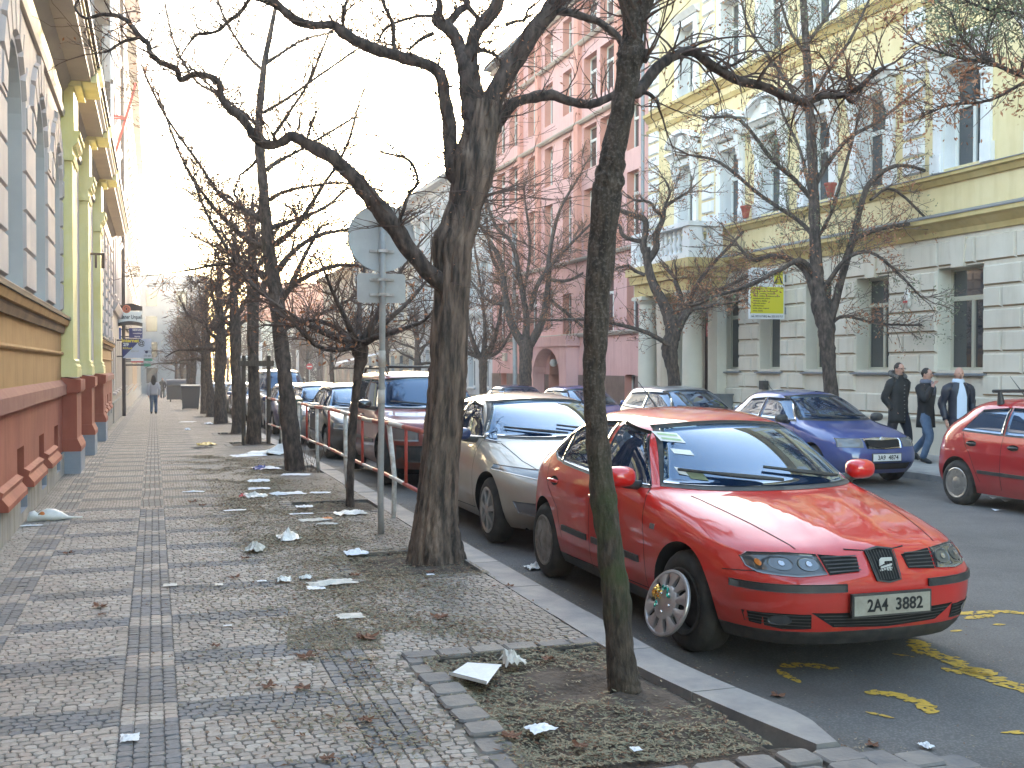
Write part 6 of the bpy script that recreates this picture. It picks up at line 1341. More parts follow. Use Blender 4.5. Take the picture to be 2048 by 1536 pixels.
def make_car(label, sp, loc, rz=0., group='parked cars'):
    t = thing('parked_car', label, 'car', loc, rz, group); me, bv = car_body(sp); bo = bpy.data.objects.new('body', me); COL.objects.link(bo); bo.parent = t; pp = Patcher(bv)
    if sp.get('windscreen'): z = sp['windscreen']; screen(pp, t, 'windscreen', 'F', *z)
    if sp.get('rearscreen'): screen(pp, t, 'rear_window', 'B', *sp['rearscreen'])
    for b_, tp in sp.get('win', []): sidewin(pp, t, b_, tp)
    if sp.get('windscreen'): wipers(pp, t, sp['windscreen'][0], sp['windscreen'][2])
    # panel gaps
    mb = MB()
    for ax, pts, w_ in sp.get('seams', []):
        for a_ in ((ax,) if ax != 'S' else ('L', 'R')): mb.nxt(); pp.line(mb, a_, pts, w_)
    mb.parts('panel_gap', M['dark'], t, world=False)
    mb = MB()
    for pts, w_ in sp.get('strips', []):
        for a_ in ('L', 'R'): mb.nxt(); pp.grid(mb, a_, pp.quadf([(pts[0][0], pts[0][1]-w_/2), (pts[1][0], pts[1][1]-w_/2)], [(pts[0][0], pts[0][1]+w_/2), (pts[1][0], pts[1][1]+w_/2)]), 30, 2, .012, skirt=.016)
    mb.parts('side_moulding', M['trim'], t, world=False)
    for fx, nm, mt_, bots, tops, off in sp.get('front', []):
        for mirr in ((1, -1) if fx == 'pair' else (1,)):
            mb = MB(); pp.grid(mb, 'F' if fx != 'rear' else 'B', pp.quadf([(a*mirr, b_) for a, b_ in bots], [(a*mirr, b_) for a, b_ in tops]), 16, 6, off); mb.build(nm, M[mt_] if isinstance(mt_, str) else mt_, t, world=False, smooth=True)
    for (y, z) in sp.get('handles', []):
        for ax, s_ in (('L', -1), ('R', 1)):
            h = pp.hit(ax, y, z, 0)
            if h:
                mb = MB(); pp.grid(mb, ax, lambda u, v: (y+(u-.5)*.17, z+(v-.5)*.075*(1-.5*(2*u-1)**2)), 8, 4, .001, skirt=.003); d_ = mb.build('door_handle', M['dark'], t, world=False, smooth=True)
                mb = MB(); mb.tube([h+Vector((s_*.004, -.085, 0)), h+Vector((s_*.03, -.05, .004)), h+Vector((s_*.03, .05, .004)), h+Vector((s_*.004, .085, 0))], [.012, .016, .016, .012], 8); mb.build('grip', sp.get('handle_m') or sp['paint'], d_, smooth=True, world=False)
    for i, yw in enumerate(sp['wheels']):
        for s_ in (-1, 1):
            st = sp['wstyle'][i] if not (isinstance(sp['wstyle'][i], dict)) else sp['wstyle'][i][s_]
            wheel(t, (s_*(sp['hw']-.13), yw, sp['rt']), sp['rt'], sp['rr'], s_, st, sp.get('nsp', 8), steer=sp.get('steer', 0) if i == 0 else 0, rimm=sp.get('rimm', 'alloy'))
    if sp.get('mirror'):
        x, y, z, m_ = sp['mirror']
        for s_ in (-1, 1): mirror(t, pp, x, y, z, s_, m_ or sp['paint'], **sp.get('mir', {}))
    mb = MB(); mb.box(-sp['hw']+.24, sp['hw']-.24, .35, interp(sp['R'], .3)-.3, .20, .32); mb.build('underbody', M['dark'], t, world=False)
    return t, pp
def hatch_spec(L=4.18, hw=.87, h=1.44, paint_='silver', cowl=1.0, cz=.93, hood=.70, wheels=(.88, 3.39), rt=.31, rr=.19, rear='hatch', screen_run=.9, W=None, round_=4.4, kind=None, styl='cover', tall=0):
    belt = cz
    Fz = [(.20, .13), (.30, .045), (.42, .0), (.52, .012), (.60, .05), (hood-.02, .10), (hood+.03, .19), ((hood+cz)/2+.02, cowl*.5), (cz-.03, cowl*.84), (cz+.02, cowl+.06)]
    th = h-.10; Fz += [(cz+(th-cz)*.5, cowl+screen_run*.47), (th, cowl+screen_run), (h-.045, cowl+screen_run+.2), (h-.012, cowl+screen_run+.5), (h, 2.45)]
    if rear == 'hatch': Rz = [(.20, L-.12), (.35, L-.02), (.5, L), (.7, L-.02), (.9, L-.08), (cz+.1, L-.2), (cz+(th-cz)*.6, L-.42), (th, L-.66), (h-.045, L-.85), (h-.012, L-1.15), (h, 2.47)]
    elif rear == 'wagon': Rz = [(.20, L-.12), (.35, L-.02), (.5, L), (.7, L-.01), (.9, L-.03), (cz+.1, L-.08), (cz+(th-cz)*.6, L-.2), (th, L-.33), (h-.045, L-.45), (h-.012, L-.75), (h, 2.47)]
    else: Rz = [(.20, L-.12), (.35, L-.02), (.5, L), (.7, L-.02), (.92, L-.06), (cz+.04, L-.35), (cz+.08, L-.62), (cz+(th-cz)*.6, L-1.0), (th, L-1.3), (h-.045, L-1.42), (h-.012, L-1.6), (h, 2.47)]
    Wz = W or [(.20, hw-.07), (.32, hw-.02), (.5, hw), (.7, hw-.005), (.85, hw-.03), (cz, hw-.06), (cz+(th-cz)*.5, hw-.155), (th, hw-.275), (h-.045, hw-.36), (h-.015, hw-.55), (h, .05)]
    sp = dict(F=Fz, R=Rz, W=Wz, nf=[(.2, 5.2), (.6, 5.4), (cz, 4.6), (th, 4.2), (h, 2.6)], nr=[(.2, 5.5), (.9, 5.2), (th, 4.2), (h, 2.6)], yc=2.2, belt=belt, hw=hw, wheels=wheels, rt=rt, rr=rr, ra=rt+.055, paint=M[paint_], wstyle=(styl, styl),
              windscreen=(cz+.045, th+.005, hw-.17, hw-.33), mirror=(hw+.08, cowl+.52, cz+.06, None))
    rs = .25 if rear == 'wagon' else .45
    sp['rearscreen'] = (cz+.08, th-.01, hw-.22, hw-.32)
    y0 = cowl+.40; yA = cowl+screen_run*.98; yB = wheels[1]-.85; yC = L-.75 if rear != 'wagon' else L-.5
    if rear == 'sedan': yC = L-1.15
    zt = th-.045
    sp['win'] = [([(y0, cz+.02), (yB, cz+.035)], [(yA-.03, zt-.015), (yB, zt)]), ([(yB+.06, cz+.035), (yC, cz+.06)], [(yB+.06, zt), (yC-.28, zt-.04)])]
    sp['seams'] = [('S', [(y0-.14, .3), (y0-.10, .72), (y0-.04, cz)], .008), ('S', [(yB+.03, .28), (yB+.03, cz)], .008), ('S', [(wheels[1]-.45, .35), (wheels[1]-.25, .72), (yC-.1, .82), (yC-.02, cz+.02)], .008)]
    sp['handles'] = [(yB-.17, cz-.12), (yC-.22, cz-.11)]
    sp['strips'] = [([(wheels[0]+.42, .47), (wheels[1]-.42, .48)], .045)]
    sp['front'] = [('pair', 'headlight', 'lamp', [(hw-.10, .60), (hw-.42, .585)], [(hw-.115, .71), (hw-.42, .69)], .006), ('one', 'grille', 'trim', [(-.3, .60), (.3, .60)], [(-.34, .69), (.34, .69)], .006), ('one', 'air_intake', 'dark', [(-.42, .27), (.42, .27)], [(-.46, .36), (.46, .36)], .004), ('rear', 'tail_light', mat('red_lamp', (.3, .01, .01), .2) if 'red_lamp' not in bpy.data.materials else bpy.data.materials['red_lamp'], [(.5, .68), (.78, .7)], [(.55, .9), (.74, .9)], .006)]
    return sp
# ------------------------------------------------------------------ the red car in front
hw = .871
seat = dict(
    F=[(.19, .085), (.26, .03), (.34, .010), (.44, 0), (.53, .004), (.56, .012), (.60, .045), (.64, .075), (.69, .115), (.72, .16), (.75, .25), (.80, .42), (.85, .63), (.90, .86), (.935, 1.04), (.98, 1.14), (1.05, 1.27), (1.15, 1.45), (1.25, 1.65), (1.32, 1.82), (1.37, 2.0), (1.405, 2.2), (1.425, 2.42), (1.435, 2.62)],
    R=[(.19, 4.05), (.26, 4.12), (.4, 4.17), (.55, 4.184), (.7, 4.16), (.85, 4.12), (.93, 4.06), (1.0, 3.97), (1.1, 3.8), (1.2, 3.6), (1.28, 3.43), (1.34, 3.28), (1.38, 3.14), (1.41, 2.98), (1.428, 2.82), (1.435, 2.64)],
    W=[(.19, .79), (.28, .835), (.4, .862), (.55, .871), (.7, .868), (.82, .855), (.9, .835), (.95, .812), (1.05, .765), (1.15, .715), (1.25, .66), (1.32, .605), (1.37, .53), (1.405, .42), (1.425, .28), (1.435, .04)],
    bow=.11, nf=[(.19, 5.2), (.5, 5.6), (.62, 5.2), (.75, 4.4), (.93, 4.1), (1.3, 4.0), (1.435, 2.4)], nr=[(.19, 5.), (.9, 4.6), (1.3, 3.8), (1.435, 2.4)],
    yc=2.2, belt=.93, hw=hw, wheels=(.885, 3.396), rt=.31, rr=.205, ra=.365, paint=M['seat_red'], wstyle=({-1: 'none', 1: 'cover'}, 'cover'), nsp=9, rimm='hub', steer=R(4),
    windscreen=(.975, 1.335, .70, .50), rearscreen=(1.0, 1.30, .58, .48), mirror=(.945, 1.60, 1.01, None), mir=dict(w_=.11, h=.072, d=.09),
    win=[([(1.52, .955), (1.9, .945), (2.3, .955)], [(1.53, .97), (1.93, 1.27), (2.30, 1.325)]), ([(2.39, .955), (2.8, .975), (3.05, .99)], [(2.39, 1.325), (2.78, 1.305), (3.05, 1.235)]), ([(3.09, .995), (3.22, 1.01), (3.34, 1.06)], [(3.09, 1.225), (3.22, 1.175), (3.34, 1.09)])],
    seams=[('S', [(1.36, .30), (1.38, .6), (1.44, .85), (1.50, .94)], .007), ('S', [(2.34, .26), (2.34, .95)], .007), ('S', [(2.93, .40), (3.02, .62), (3.28, .78), (3.34, .9), (3.40, 1.0)], .007), ('S', [(1.36, .30), (2.9, .27)], .007), ('S', [(.45, .585), (.25, .60)], .005),
           ('T', [(-.64, 1.16), (-.60, .90), (-.53, .5), (-.47, .215)], .007), ('T', [(.64, 1.16), (.60, .90), (.53, .5), (.47, .215)], .007), ('F', [(-.20, .712), (-.09, .705)], .006), ('F', [(.20, .712), (.09, .705)], .006)],
    strips=[([(1.46, .47), (2.28, .475)], .045), ([(2.39, .475), (2.9, .48)], .045)],
    handles=[(2.22, .80), (3.13, .83)],
    front=[('pair', 'headlight', 'lampd', [(.362, .59), (.52, .578), (.70, .590), (.735, .62)], [(.385, .692), (.54, .700), (.70, .692), (.738, .665)], .005),
           ('pair', 'side_grille', 'dark', [(.165, .60), (.35, .588)], [(.15, .672), (.372, .69)], .003),
           ('one', 'centre_grille', 'dark', [(-.078, .545), (0, .532), (.078, .545)], [(-.092, .70), (0, .712), (.092, .70)], .006),
           ('pair', 'bumper_strip', 'trim', [(.27, .488), (.55, .487), (.80, .49)], [(.27, .532), (.55, .533), (.80, .533)], .014),
           ('one', 'lower_grille', 'dark', [(-.34, .30), (0, .285), (.34, .30)], [(-.47, .385), (0, .372), (.47, .385)], .003),
           ('pair', 'fog_recess', 'dark', [(.46, .292), (.60, .285), (.74, .31)], [(.47, .375), (.62, .378), (.76, .372)], .003),
           ])
seat['lower'] = .284
def seat_hood(x, y, z):
    """two ridges run from the grille back over the bonnet and spread apart"""
    if z > .93 or z < .58 or y > 1.12: return 0
    t = min(1, max(0, (y-.03)/1.05)); xr = .10+.34*t**.85; d = abs(x)-xr; fade = min(1, (1.12-y)/.25)*min(1, max(0, (z-.56)/.05))
    return (.020*math.exp(-(max(0, -d)/.30)**2) if d < 0 else .020*math.exp(-(d/.035)**2))*fade*(1 if z > .62 else .5)
seat['hood'] = seat_hood
SX, SY = 3.92, 5.2
seat_t, spp = make_car('bright red hatchback in front with a wheel cover leaning on its bare front wheel', seat, (SX, SY, road_z(3.1, 6)), 0)
seat_t['label'] = 'bright red hatchback parked nearest, front wheel bare behind a bow-decorated wheel cover'
# details of the face
mb = MB()
for i in range(5):
    z = .603+i*.0175
    for s_ in (1, -1): mb.nxt(); spp.line(mb, 'F', [(s_*(.16+.0*i), z), (s_*(.352+.004*i), z-.006+.0012*i)], .006, .012)
mb.parts('grille_slat', M['trim'], seat_t, world=False)
mb = MB()
for i in range(9): x = -.07+i*.0175; spp.line(mb, 'F', [(x, .548), (x*1.12, .698)], .005, .012)
spp.line(mb, 'F', [(-.078, .545), (0, .532), (.078, .545), (.092, .70), (0, .712), (-.092, .70), (-.078, .545)], .009, .012)
mb.build('grille_bars', M['trim'], seat_t, world=False)
mb = MB()
for i in range(4): z = .308+i*.018; spp.line(mb, 'F', [(-.34-.03*i, z), (0, z-.012), (.34+.03*i, z)], .005, .009)
for i in range(4):
    for s_ in (1, -1): spp.line(mb, 'F', [(s_*.47, .305+i*.019), (s_*.74, .31+i*.018)], .005, .009)
mb.build('intake_slats', M['trim'], seat_t, world=False)
# the stylised letter badge, cut by slanting lines
mb = MB(); A_ = .052
S_ = [[(-1, .1), (-1, .75), (-.7, 1), (.9, 1), (.95, .62), (-.2, .62), (-.3, .45), (-.2, .38)], [(-.75, .02), (.95, .32), (.95, .12), (-.75, -.17)], [(-.9, -.3), (-.9, -.5), (.75, -.2), (.75, .0)], [(1, -.05), (1, -.75), (.7, -1), (-.9, -1), (-.95, -.62), (.2, -.62), (.3, -.45), (.2, -.34)]]
for pl in S_:
    h = spp.hit('F', 0, .622, .022); n_ = len(pl); b0 = len(mb.v)
    for dy in (0, .006): mb.v += [(a*A_*.82, h.y+dy-.0+(.0), .622+c*A_) for a, c in pl]
    mb.f.append(tuple(b0+i for i in range(n_))); mb.m.append(0)
    for i in range(n_): mb.f.append((b0+i, b0+(i+1) % n_, b0+n_+(i+1) % n_, b0+n_+i)); mb.m.append(0)
mb.build('badge', mat('satin_silver', (.6, .6, .58), .45, .3), seat_t, world=False)
for s_ in (1, -1):
    for (x, z, rx, ry) in ((.450, .640, .060, .034), (.588, .642, .058, .033)):
        mb = MB(); spp.disc(mb, 'F', s_*x, z, rx, ry, .008); mb.build('lamp_reflector', M['lampr'], seat_t, world=False, smooth=True)
        mb = MB(); spp.disc(mb, 'F', s_*x, z, rx*.28, ry*.4, .012); mb.build('lamp_lens', M['lampin'], seat_t, world=False, smooth=True)
    mb = MB(); spp.disc(mb, 'F', s_*.685, .640, .012, .016, .009); mb.build('indicator_bulb', M['orange_g'], seat_t, world=False)
    mb = MB(); spp.disc(mb, 'F', s_*.62, .332, .052, .030, .011); mb.build('fog_lamp', M['lampd'], seat_t, world=False, smooth=True)
pf_ = spp.hit('F', 0, .42, 0).y
plate_text(seat_t, 'number_plate', '2A4 3882', 'F', (0, pf_-.03, .425), .50, .108, -1)
mb = MB(); spp.grid(mb, 'L', lambda u, v: (1.24+u*.055, .70+v*.035), 4, 3, .006); mb.build('side_repeater', M['lamp'], seat_t, world=False)
# stickers on the windscreen, aerial
for nm, x0, x1, z0, z1, mm in (('sticker', -.56, -.43, 1.225, 1.285, 'plate2'), ('sticker', -.545, -.44, 1.15, 1.18, 'plate2'), ('sticker', -.56, -.47, 1.005, 1.045, 'greenleaf'), ('sticker', -.60, -.56, 1.03, 1.07, 'plate2')):
    mb = MB(); spp.grid(mb, 'F', lambda u, v: (x0+(x1-x0)*u, z0+(z1-z0)*v-.01*u), 4, 3, .009, skirt=0); mb.build(nm, M[mm], seat_t, world=False)
mb = MB()
for z_ in (1.235, 1.262): spp.grid(mb, 'F', lambda u, v: (-.545+.10*u, z_+.012*v-.01*u), 3, 1, .011, skirt=0)
mb.build('sticker_print', mat('pale_green_print', (.35, .5, .25), .5), seat_t, world=False)
mb = MB(); mb.tube([(0, 3.0, 1.405), (0, 3.05, 1.44), (-.01, 3.35, 1.62)], [.014, .008, .003], 6); mb.build('aerial', M['trim'], seat_t, world=False)

# loose wheel cover leaning against the bare wheel
hc = thing('wheel_cover', 'loose silver wheel cover with gold bow leaning on the nearest red car', 'wheel cover')
rc_ = .205; ctr = Vector((2.935, 6.01, .005+rc_*.955)); nrm = Vector((-.93, -.16, .33)).normalized(); upv = (Vector((0, 0, 1))-nrm*nrm.z).normalized(); sdv = upv.cross(nrm)
hc.matrix_basis = Matrix.Translation(ctr); hc.location = ctr
def HP(r, a, o): return ctr+(upv*math.cos(a)+sdv*math.sin(a))*r+nrm*o
mb = MB(); N_ = 60
def ringband(prof):
    b0 = len(mb.v)
    for r, o in prof:
        for k in range(N_): mb.v.append(tuple(HP(r, 2*math.pi*k/N_, o)))
    for i in range(len(prof)-1):
        for k in range(N_): k2 = (k+1) % N_; mb.f.append((b0+i*N_+k, b0+i*N_+k2, b0+(i+1)*N_+k2, b0+(i+1)*N_+k)); mb.m.append(0)
ringband([(rc_-.004, -.02), (rc_, -.005), (rc_-.004, .003), (rc_-.018, .006), (rc_-.024, .0), (rc_-.026, -.02)]); ringband([(.001, .022), (.04, .022), (.06, .018), (.095, .014), (.105, .006), (.106, -.015)])
for k in range(10):
    a0 = 2*math.pi*k/10
    for j in range(6):
        f0, f1 = j/6, (j+1)/6; P = []
        for f in (f0, f1):
            r = .095+(rc_-.115)*f; w_ = math.radians(9.5+3.5*abs(f-.35)+5*f*f)
            P += [HP(r, a0-w_, .006-.012*f), HP(r, a0-w_*.4, .013-.008*f), HP(r, a0+w_*.4, .013-.008*f), HP(r, a0+w_, .006-.012*f), HP(r, a0+w_*1.05, -.018), HP(r, a0-w_*1.05, -.018)]
        mb.add(P, [(0, 1, 7, 6), (1, 2, 8, 7), (2, 3, 9, 8), (3, 4, 10, 9), (5, 0, 6, 11)])
mb.build('disc', mat('silver_plastic', (.42, .39, .38), .32, .55, c2=(.33, .3, .29), sc=9), hc, smooth=True, sharp=35)
mb = MB()
for k in range(5): mb.nxt(); a = 2*math.pi*k/5+.5; c_ = HP(.06, a, .018); mb.tube([c_, c_+nrm*.012], [.011, .007], 10)
mb.parts('nut_cap', M['chrome'], hc, smooth=True)
mb = MB(); rngb = random.Random(2); bc = HP(.075, -.95, .03)
for k in range(16):
    a = k*2.4; r = .012+.022*(k/16); c_ = bc+(upv*math.cos(a)+sdv*math.sin(a))*r+nrm*(.02*(1-k/16)); t_ = (upv*math.cos(a)+sdv*math.sin(a)); u_ = nrm.cross(t_)
    pts = []
    for j in range(7): q = j/6*math.pi; pts.append(c_+t_*(.018*math.cos(q)-.0)+nrm*(.016*math.sin(q)))
    for j in range(6): mb.add([pts[j]-u_*.006, pts[j]+u_*.006, pts[j+1]+u_*.006, pts[j+1]-u_*.006], [(0, 1, 2, 3)])
bow = mb.build('bow', M['gold'], hc)
mb = MB()
for (a, r, l) in ((-.2, .075, .05), (-1.9, .06, .06), (.5, .05, .03)):
    for j in range(5):
        p = HP(r+.004*j, a+.14*j*(1 if j % 2 else -.4), .028); mb.tube([p, p+nrm*.008+upv*rngb.uniform(-.015, .015)+sdv*.012], [.007, .005], 6)
mb.build('ribbon_curls', M['teal'], bow)

# ------------------------------------------------------------------ the beige car
civ = dict(F=[(.20, .16), (.28, .06), (.38, .01), (.48, 0), (.58, .03), (.66, .08), (.72, .16), (.78, .30), (.86, .52), (.94, .74), (1.0, .90), (1.06, 1.02), (1.18, 1.28), (1.28, 1.52), (1.37, 1.80), (1.42, 2.02), (1.45, 2.26), (1.46, 2.5)],
           R=[(.20, 4.12), (.35, 4.22), (.55, 4.25), (.75, 4.22), (.95, 4.14), (1.05, 4.02), (1.2, 3.7), (1.3, 3.45), (1.37, 3.2), (1.42, 2.95), (1.45, 2.72), (1.46, 2.52)],
           W=[(.20, .80), (.3, .85), (.45, .88), (.62, .885), (.78, .87), (.92, .84), (1.0, .80), (1.1, .745), (1.25, .665), (1.33, .61), (1.39, .53), (1.43, .40), (1.45, .25), (1.46, .04)],
           bow=.14, nf=[(.2, 5), (.6, 5), (.8, 4.2), (1.0, 3.9), (1.35, 4), (1.46, 2.4)], nr=[(.2, 5), (1.3, 3.8), (1.46, 2.4)], yc=2.2, belt=1.0, hw=.885, wheels=(.93, 3.56), rt=.325, rr=.225, ra=.385, paint=M['beige_met'], wstyle=('alloy', 'alloy'), nsp=7, rimm='alloy',
           windscreen=(1.04, 1.375, .72, .52), rearscreen=(1.1, 1.34, .6, .5), mirror=(.98, 1.5, 1.05, M['navy']),
           win=[([(1.42, 1.02), (2.0, 1.0), (2.35, 1.0)], [(1.44, 1.035), (1.95, 1.30), (2.35, 1.35)]), ([(2.43, 1.0), (2.9, 1.01), (3.3, 1.05)], [(2.43, 1.35), (2.9, 1.30), (3.3, 1.12)]), ([(1.12, .985), (1.38, 1.0)], [(1.2, 1.0), (1.40, 1.12)])],
           seams=[('S', [(1.38, .3), (1.40, .9), (1.42, .99)], .007), ('S', [(2.39, .28), (2.39, 1.0)], .007), ('T', [(-.66, 1.1), (-.60, .6), (-.5, .25)], .007), ('T', [(.66, 1.1), (.60, .6), (.5, .25)], .007), ('S', [(1.38, .3), (3., .27)], .007)],
           front=[('pair', 'headlight', 'lamp', [(.30, .70), (.55, .675), (.84, .735)], [(.30, .765), (.55, .765), (.81, .785)], .006), ('one', 'nose_grille', 'lamp', [(-.30, .70), (.30, .70)], [(-.30, .765), (.30, .765)], .004), ('pair', 'fog_lamp', 'lamp', [(.58, .33), (.74, .36)], [(.56, .46), (.78, .47)], .008), ('one', 'air_intake', 'dark', [(-.45, .28), (.45, .28)], [(-.5, .42), (.5, .42)], .004)],
           handles=[(2.25, .87), (3.1, .92)])
ct, cpp = make_car('beige metallic hatchback parked second, directly behind the nearest red car', civ, (4.0, 9.52, road_z(3.1, 10)))
# ------------------------------------------------------------------ dark red off-roader
suv = hatch_spec(4.42, .90, 1.68, 'maroon', 1.15, 1.08, .92, (.92, 3.47), .36, .21, 'wagon', .62, W=[(.28, .82), (.4, .88), (.6, .9), (.85, .895), (1.02, .87), (1.08, .845), (1.3, .78), (1.55, .70), (1.62, .64), (1.66, .5), (1.68, .06)], styl='alloy')
suv['F'] = [(.28, .12), (.4, .03), (.55, 0), (.7, .02), (.86, .06), (.93, .12), (.97, .3), (1.02, .8), (1.07, 1.12), (1.12, 1.2), (1.3, 1.42), (1.5, 1.68), (1.58, 1.82), (1.64, 2.05), (1.67, 2.4), (1.68, 2.6)]
suv['R'] = [(.28, 4.32), (.4, 4.4), (.7, 4.42), (1.0, 4.40), (1.2, 4.33), (1.5, 4.2), (1.6, 4.1), (1.65, 3.8), (1.67, 3.2), (1.68, 2.62)]
suv['nf'] = [(.28, 5), (.9, 5), (1.1, 4.5), (1.6, 4.5), (1.68, 4)]; suv['nr'] = [(.28, 6), (1.6, 5), (1.68, 4)]
suv['windscreen'] = (1.13, 1.56, .72, .62); suv['win'] = [([(1.6, 1.08), (2.45, 1.08)], [(1.78, 1.50), (2.45, 1.53)]), ([(2.55, 1.08), (3.35, 1.09)], [(2.55, 1.53), (3.30, 1.53)]), ([(3.45, 1.10), (4.0, 1.12)], [(3.42, 1.53), (3.95, 1.50)])]
suv['front'] = [('pair', 'headlight', 'lamp', [(.50, .68), (.84, .68)], [(.50, .86), (.82, .86)], .008), ('one', 'grille', 'dark', [(-.42, .70), (.42, .70)], [(-.44, .84), (.44, .84)], .008), ('one', 'bumper', 'trim', [(-.88, .36), (.88, .36)], [(-.88, .60), (.88, .60)], .03)]
suv['strips'] = [([(1.4, .62), (3.0, .62)], .05)]; suv['rearscreen'] = (1.15, 1.5, .62, .56); suv['mirror'] = (.99, 1.62, 1.17, M['black_p']); suv['handles'] = [(2.35, .97), (3.25, .98)]; suv['ra'] = .43
lt, lpp = make_car('dark red tall off-roader with black roof rails, third behind the railing', suv, (4.05, 15.1, road_z(3.1, 16)))
def rails(t, pp, x, y0, y1, z, cross=()):
    mb = MB()
    for s_ in (-1, 1): mb.nxt(); mb.tube([(s_*x, y0, z), (s_*x, y0+.12, z+.09), (s_*x, y1-.12, z+.09), (s_*x, y1, z)], .022, 8)
    for y in cross: mb.nxt(); mb.tube([(-x-.04, y, z+.11), (x+.04, y, z+.11)], .022, 8)
    mb.parts('roof_rail', M['trim'], t, world=False, smooth=True)
rails(lt, lpp, .56, 1.95, 3.9, 1.63, (2.2, 3.3))
# ------------------------------------------------------------------ ordinary kinds, then the queue of parked cars
specs = {}
specs['grey'] = make_car('dark grey hatchback parked behind the dark red off-roader', hatch_spec(4.15, .86, 1.45, 'darkgrey'), (4.0, 20.6, road_z(3.1, 21)))[0]
specs['silver'] = make_car('silver hatchback with bright roof, fifth in the row at the left kerb', hatch_spec(4.0, .83, 1.45, 'silver', cowl=.95), (4.0, 25.6, road_z(3.1, 26)))[0]
specs['navy'] = make_car('dark blue sedan parked in the left row just beyond the end of the railing', hatch_spec(4.5, .87, 1.43, 'navy', rear='sedan', wheels=(.9, 3.6)), (4.0, 30.6, road_z(3.1, 31)))[0]
van_sp = hatch_spec(4.6, .92, 1.92, 'darkgrey', 1.0, 1.15, .95, (.9, 3.7), .33, .2, 'wagon', .75); specs['van'] = make_car('tall dark van standing above the other cars of the left row', van_sp, (4.1, 36.0, road_z(3.1, 38)))[0]
for i, (k, y, lab) in enumerate([('silver', 41.5, 'silver car just beyond the tall dark van'), ('navy', 46.6, 'dark blue sedan two places beyond the tall van'), ('grey', 52, 'dark grey car level with the dark bins'), ('silver', 57, 'silver car beyond the dark bins'), ('navy', 62, 'far navy sedan in the left row, past the round-topped container'), ('grey', 67.5, 'far grey hatchback near the crossing'), ('silver', 73, 'last silver car of the left row')]):
    dup(specs[k], (4.0, y, road_z(3.1, y)), 0, lab, 'parked cars')
# far side of the road
fab = hatch_spec(3.97, .825, 1.45, 'fab_blue', 1.0, .95, .72, (.82, 3.28), .30, .19, 'hatch', .86)
fab['front'] = [('pair', 'headlight', 'lamp', [(.36, .60), (.70, .605)], [(.345, .735), (.685, .74)], .006), ('one', 'grille_frame', 'chrome', [(-.31, .585), (0, .57), (.31, .585)], [(-.335, .735), (0, .75), (.335, .735)], .008), ('one', 'grille', 'dark', [(-.275, .605), (0, .592), (.275, .605)], [(-.295, .712), (0, .70), (.295, .712)], .014), ('one', 'air_intake', 'dark', [(-.5, .26), (.5, .26)], [(-.52, .36), (.52, .36)], .005), ('rear', 'tail_light', bpy.data.materials['red_lamp'], [(.52, .68), (.76, .7)], [(.56, .93), (.72, .95)], .006)]
fab['mirror'] = (.92, 1.5, 1.0, M['trim']); BX = 10.68
ft, fpp = make_car('blue hatchback with chrome-edged grille parked across the road beside the walking men', fab, (BX, 14.25, road_z(11, 15)))
plate_text(ft, 'number_plate', '3A9 4874', 'F', (0, fpp.hit('F', 0, .45, 0).y-.02, .455), .50, .108, -1, 'plate2')
h = fpp.hit('F', 0, .725, .02); mb = MB(); mb.lathe([(.001, -.004), (.036, -.004), (.042, .0)], (0, h.y, .725), 'y', 18); mb.build('badge', M['chrome'], ft, world=False)
mb = MB(); mb.tube([(.0, 3.2, 1.40), (.0, 3.3, 1.43), (0, 3.55, 1.62)], [.014, .006, .003], 6); mb.build('aerial', M['trim'], ft, world=False)
fr_sp = hatch_spec(3.97, .825, 1.45, 'fab_red', 1.0, .95, .72, (.82, 3.28), .30, .20, 'hatch', .86, styl='cover'); fr_sp['nsp'] = 7; fr_sp['handle_m'] = M['trim']; fr_sp['mirror'] = (.92, 1.5, 1.0, M['trim'])
fr_sp['W'] = [(.20, .76), (.32, .80), (.5, .825), (.7, .82), (.85, .80), (.95, .77), (1.15, .70), (1.33, .60), (1.38, .52), (1.43, .36), (1.45, .05)]
rt_, rpp = make_car('red hatchback cut off by the right edge, with roof bars', fr_sp, (10.97, 12.1-3.28, road_z(10.9, 11)))
mb = MB()
for y in (1.9, 2.75):
    mb.nxt(); mb.tube([(-.68, y, 1.53), (.68, y, 1.53)], .022, 6)
    for s_ in (-1, 1): mb.tube([(s_*.55, y, 1.36), (s_*.57, y, 1.53)], [.05, .025], 8)
mb.parts('roof_bar', M['trim'], rt_, world=False); mb = MB(); mb.tube([(0, 2.9, 1.43), (.0, 3.2, 1.72)], [.01, .003], 6); mb.build('aerial', M['trim'], rt_, world=False)
wg = hatch_spec(4.4, .86, 1.46, 'silver', rear='wagon', wheels=(.88, 3.5)); g2 = hatch_spec(4.35, .86, 1.44, 'fab_blue', rear='hatch', wheels=(.88, 3.5))
specs['wagon'] = make_car('pale blue-silver wagon with open dark tailgate glass behind the blue hatchback', wg, (11.05, 19.5, road_z(11, 21)))[0]; specs['wagon']['label'] = 'pale estate car seen over the roof of the nearest red car, before the porch'
specs['blue2'] = make_car('deep blue car across the road in front of the pink house', g2, (11.05, 25.6, road_z(11, 27)))[0]
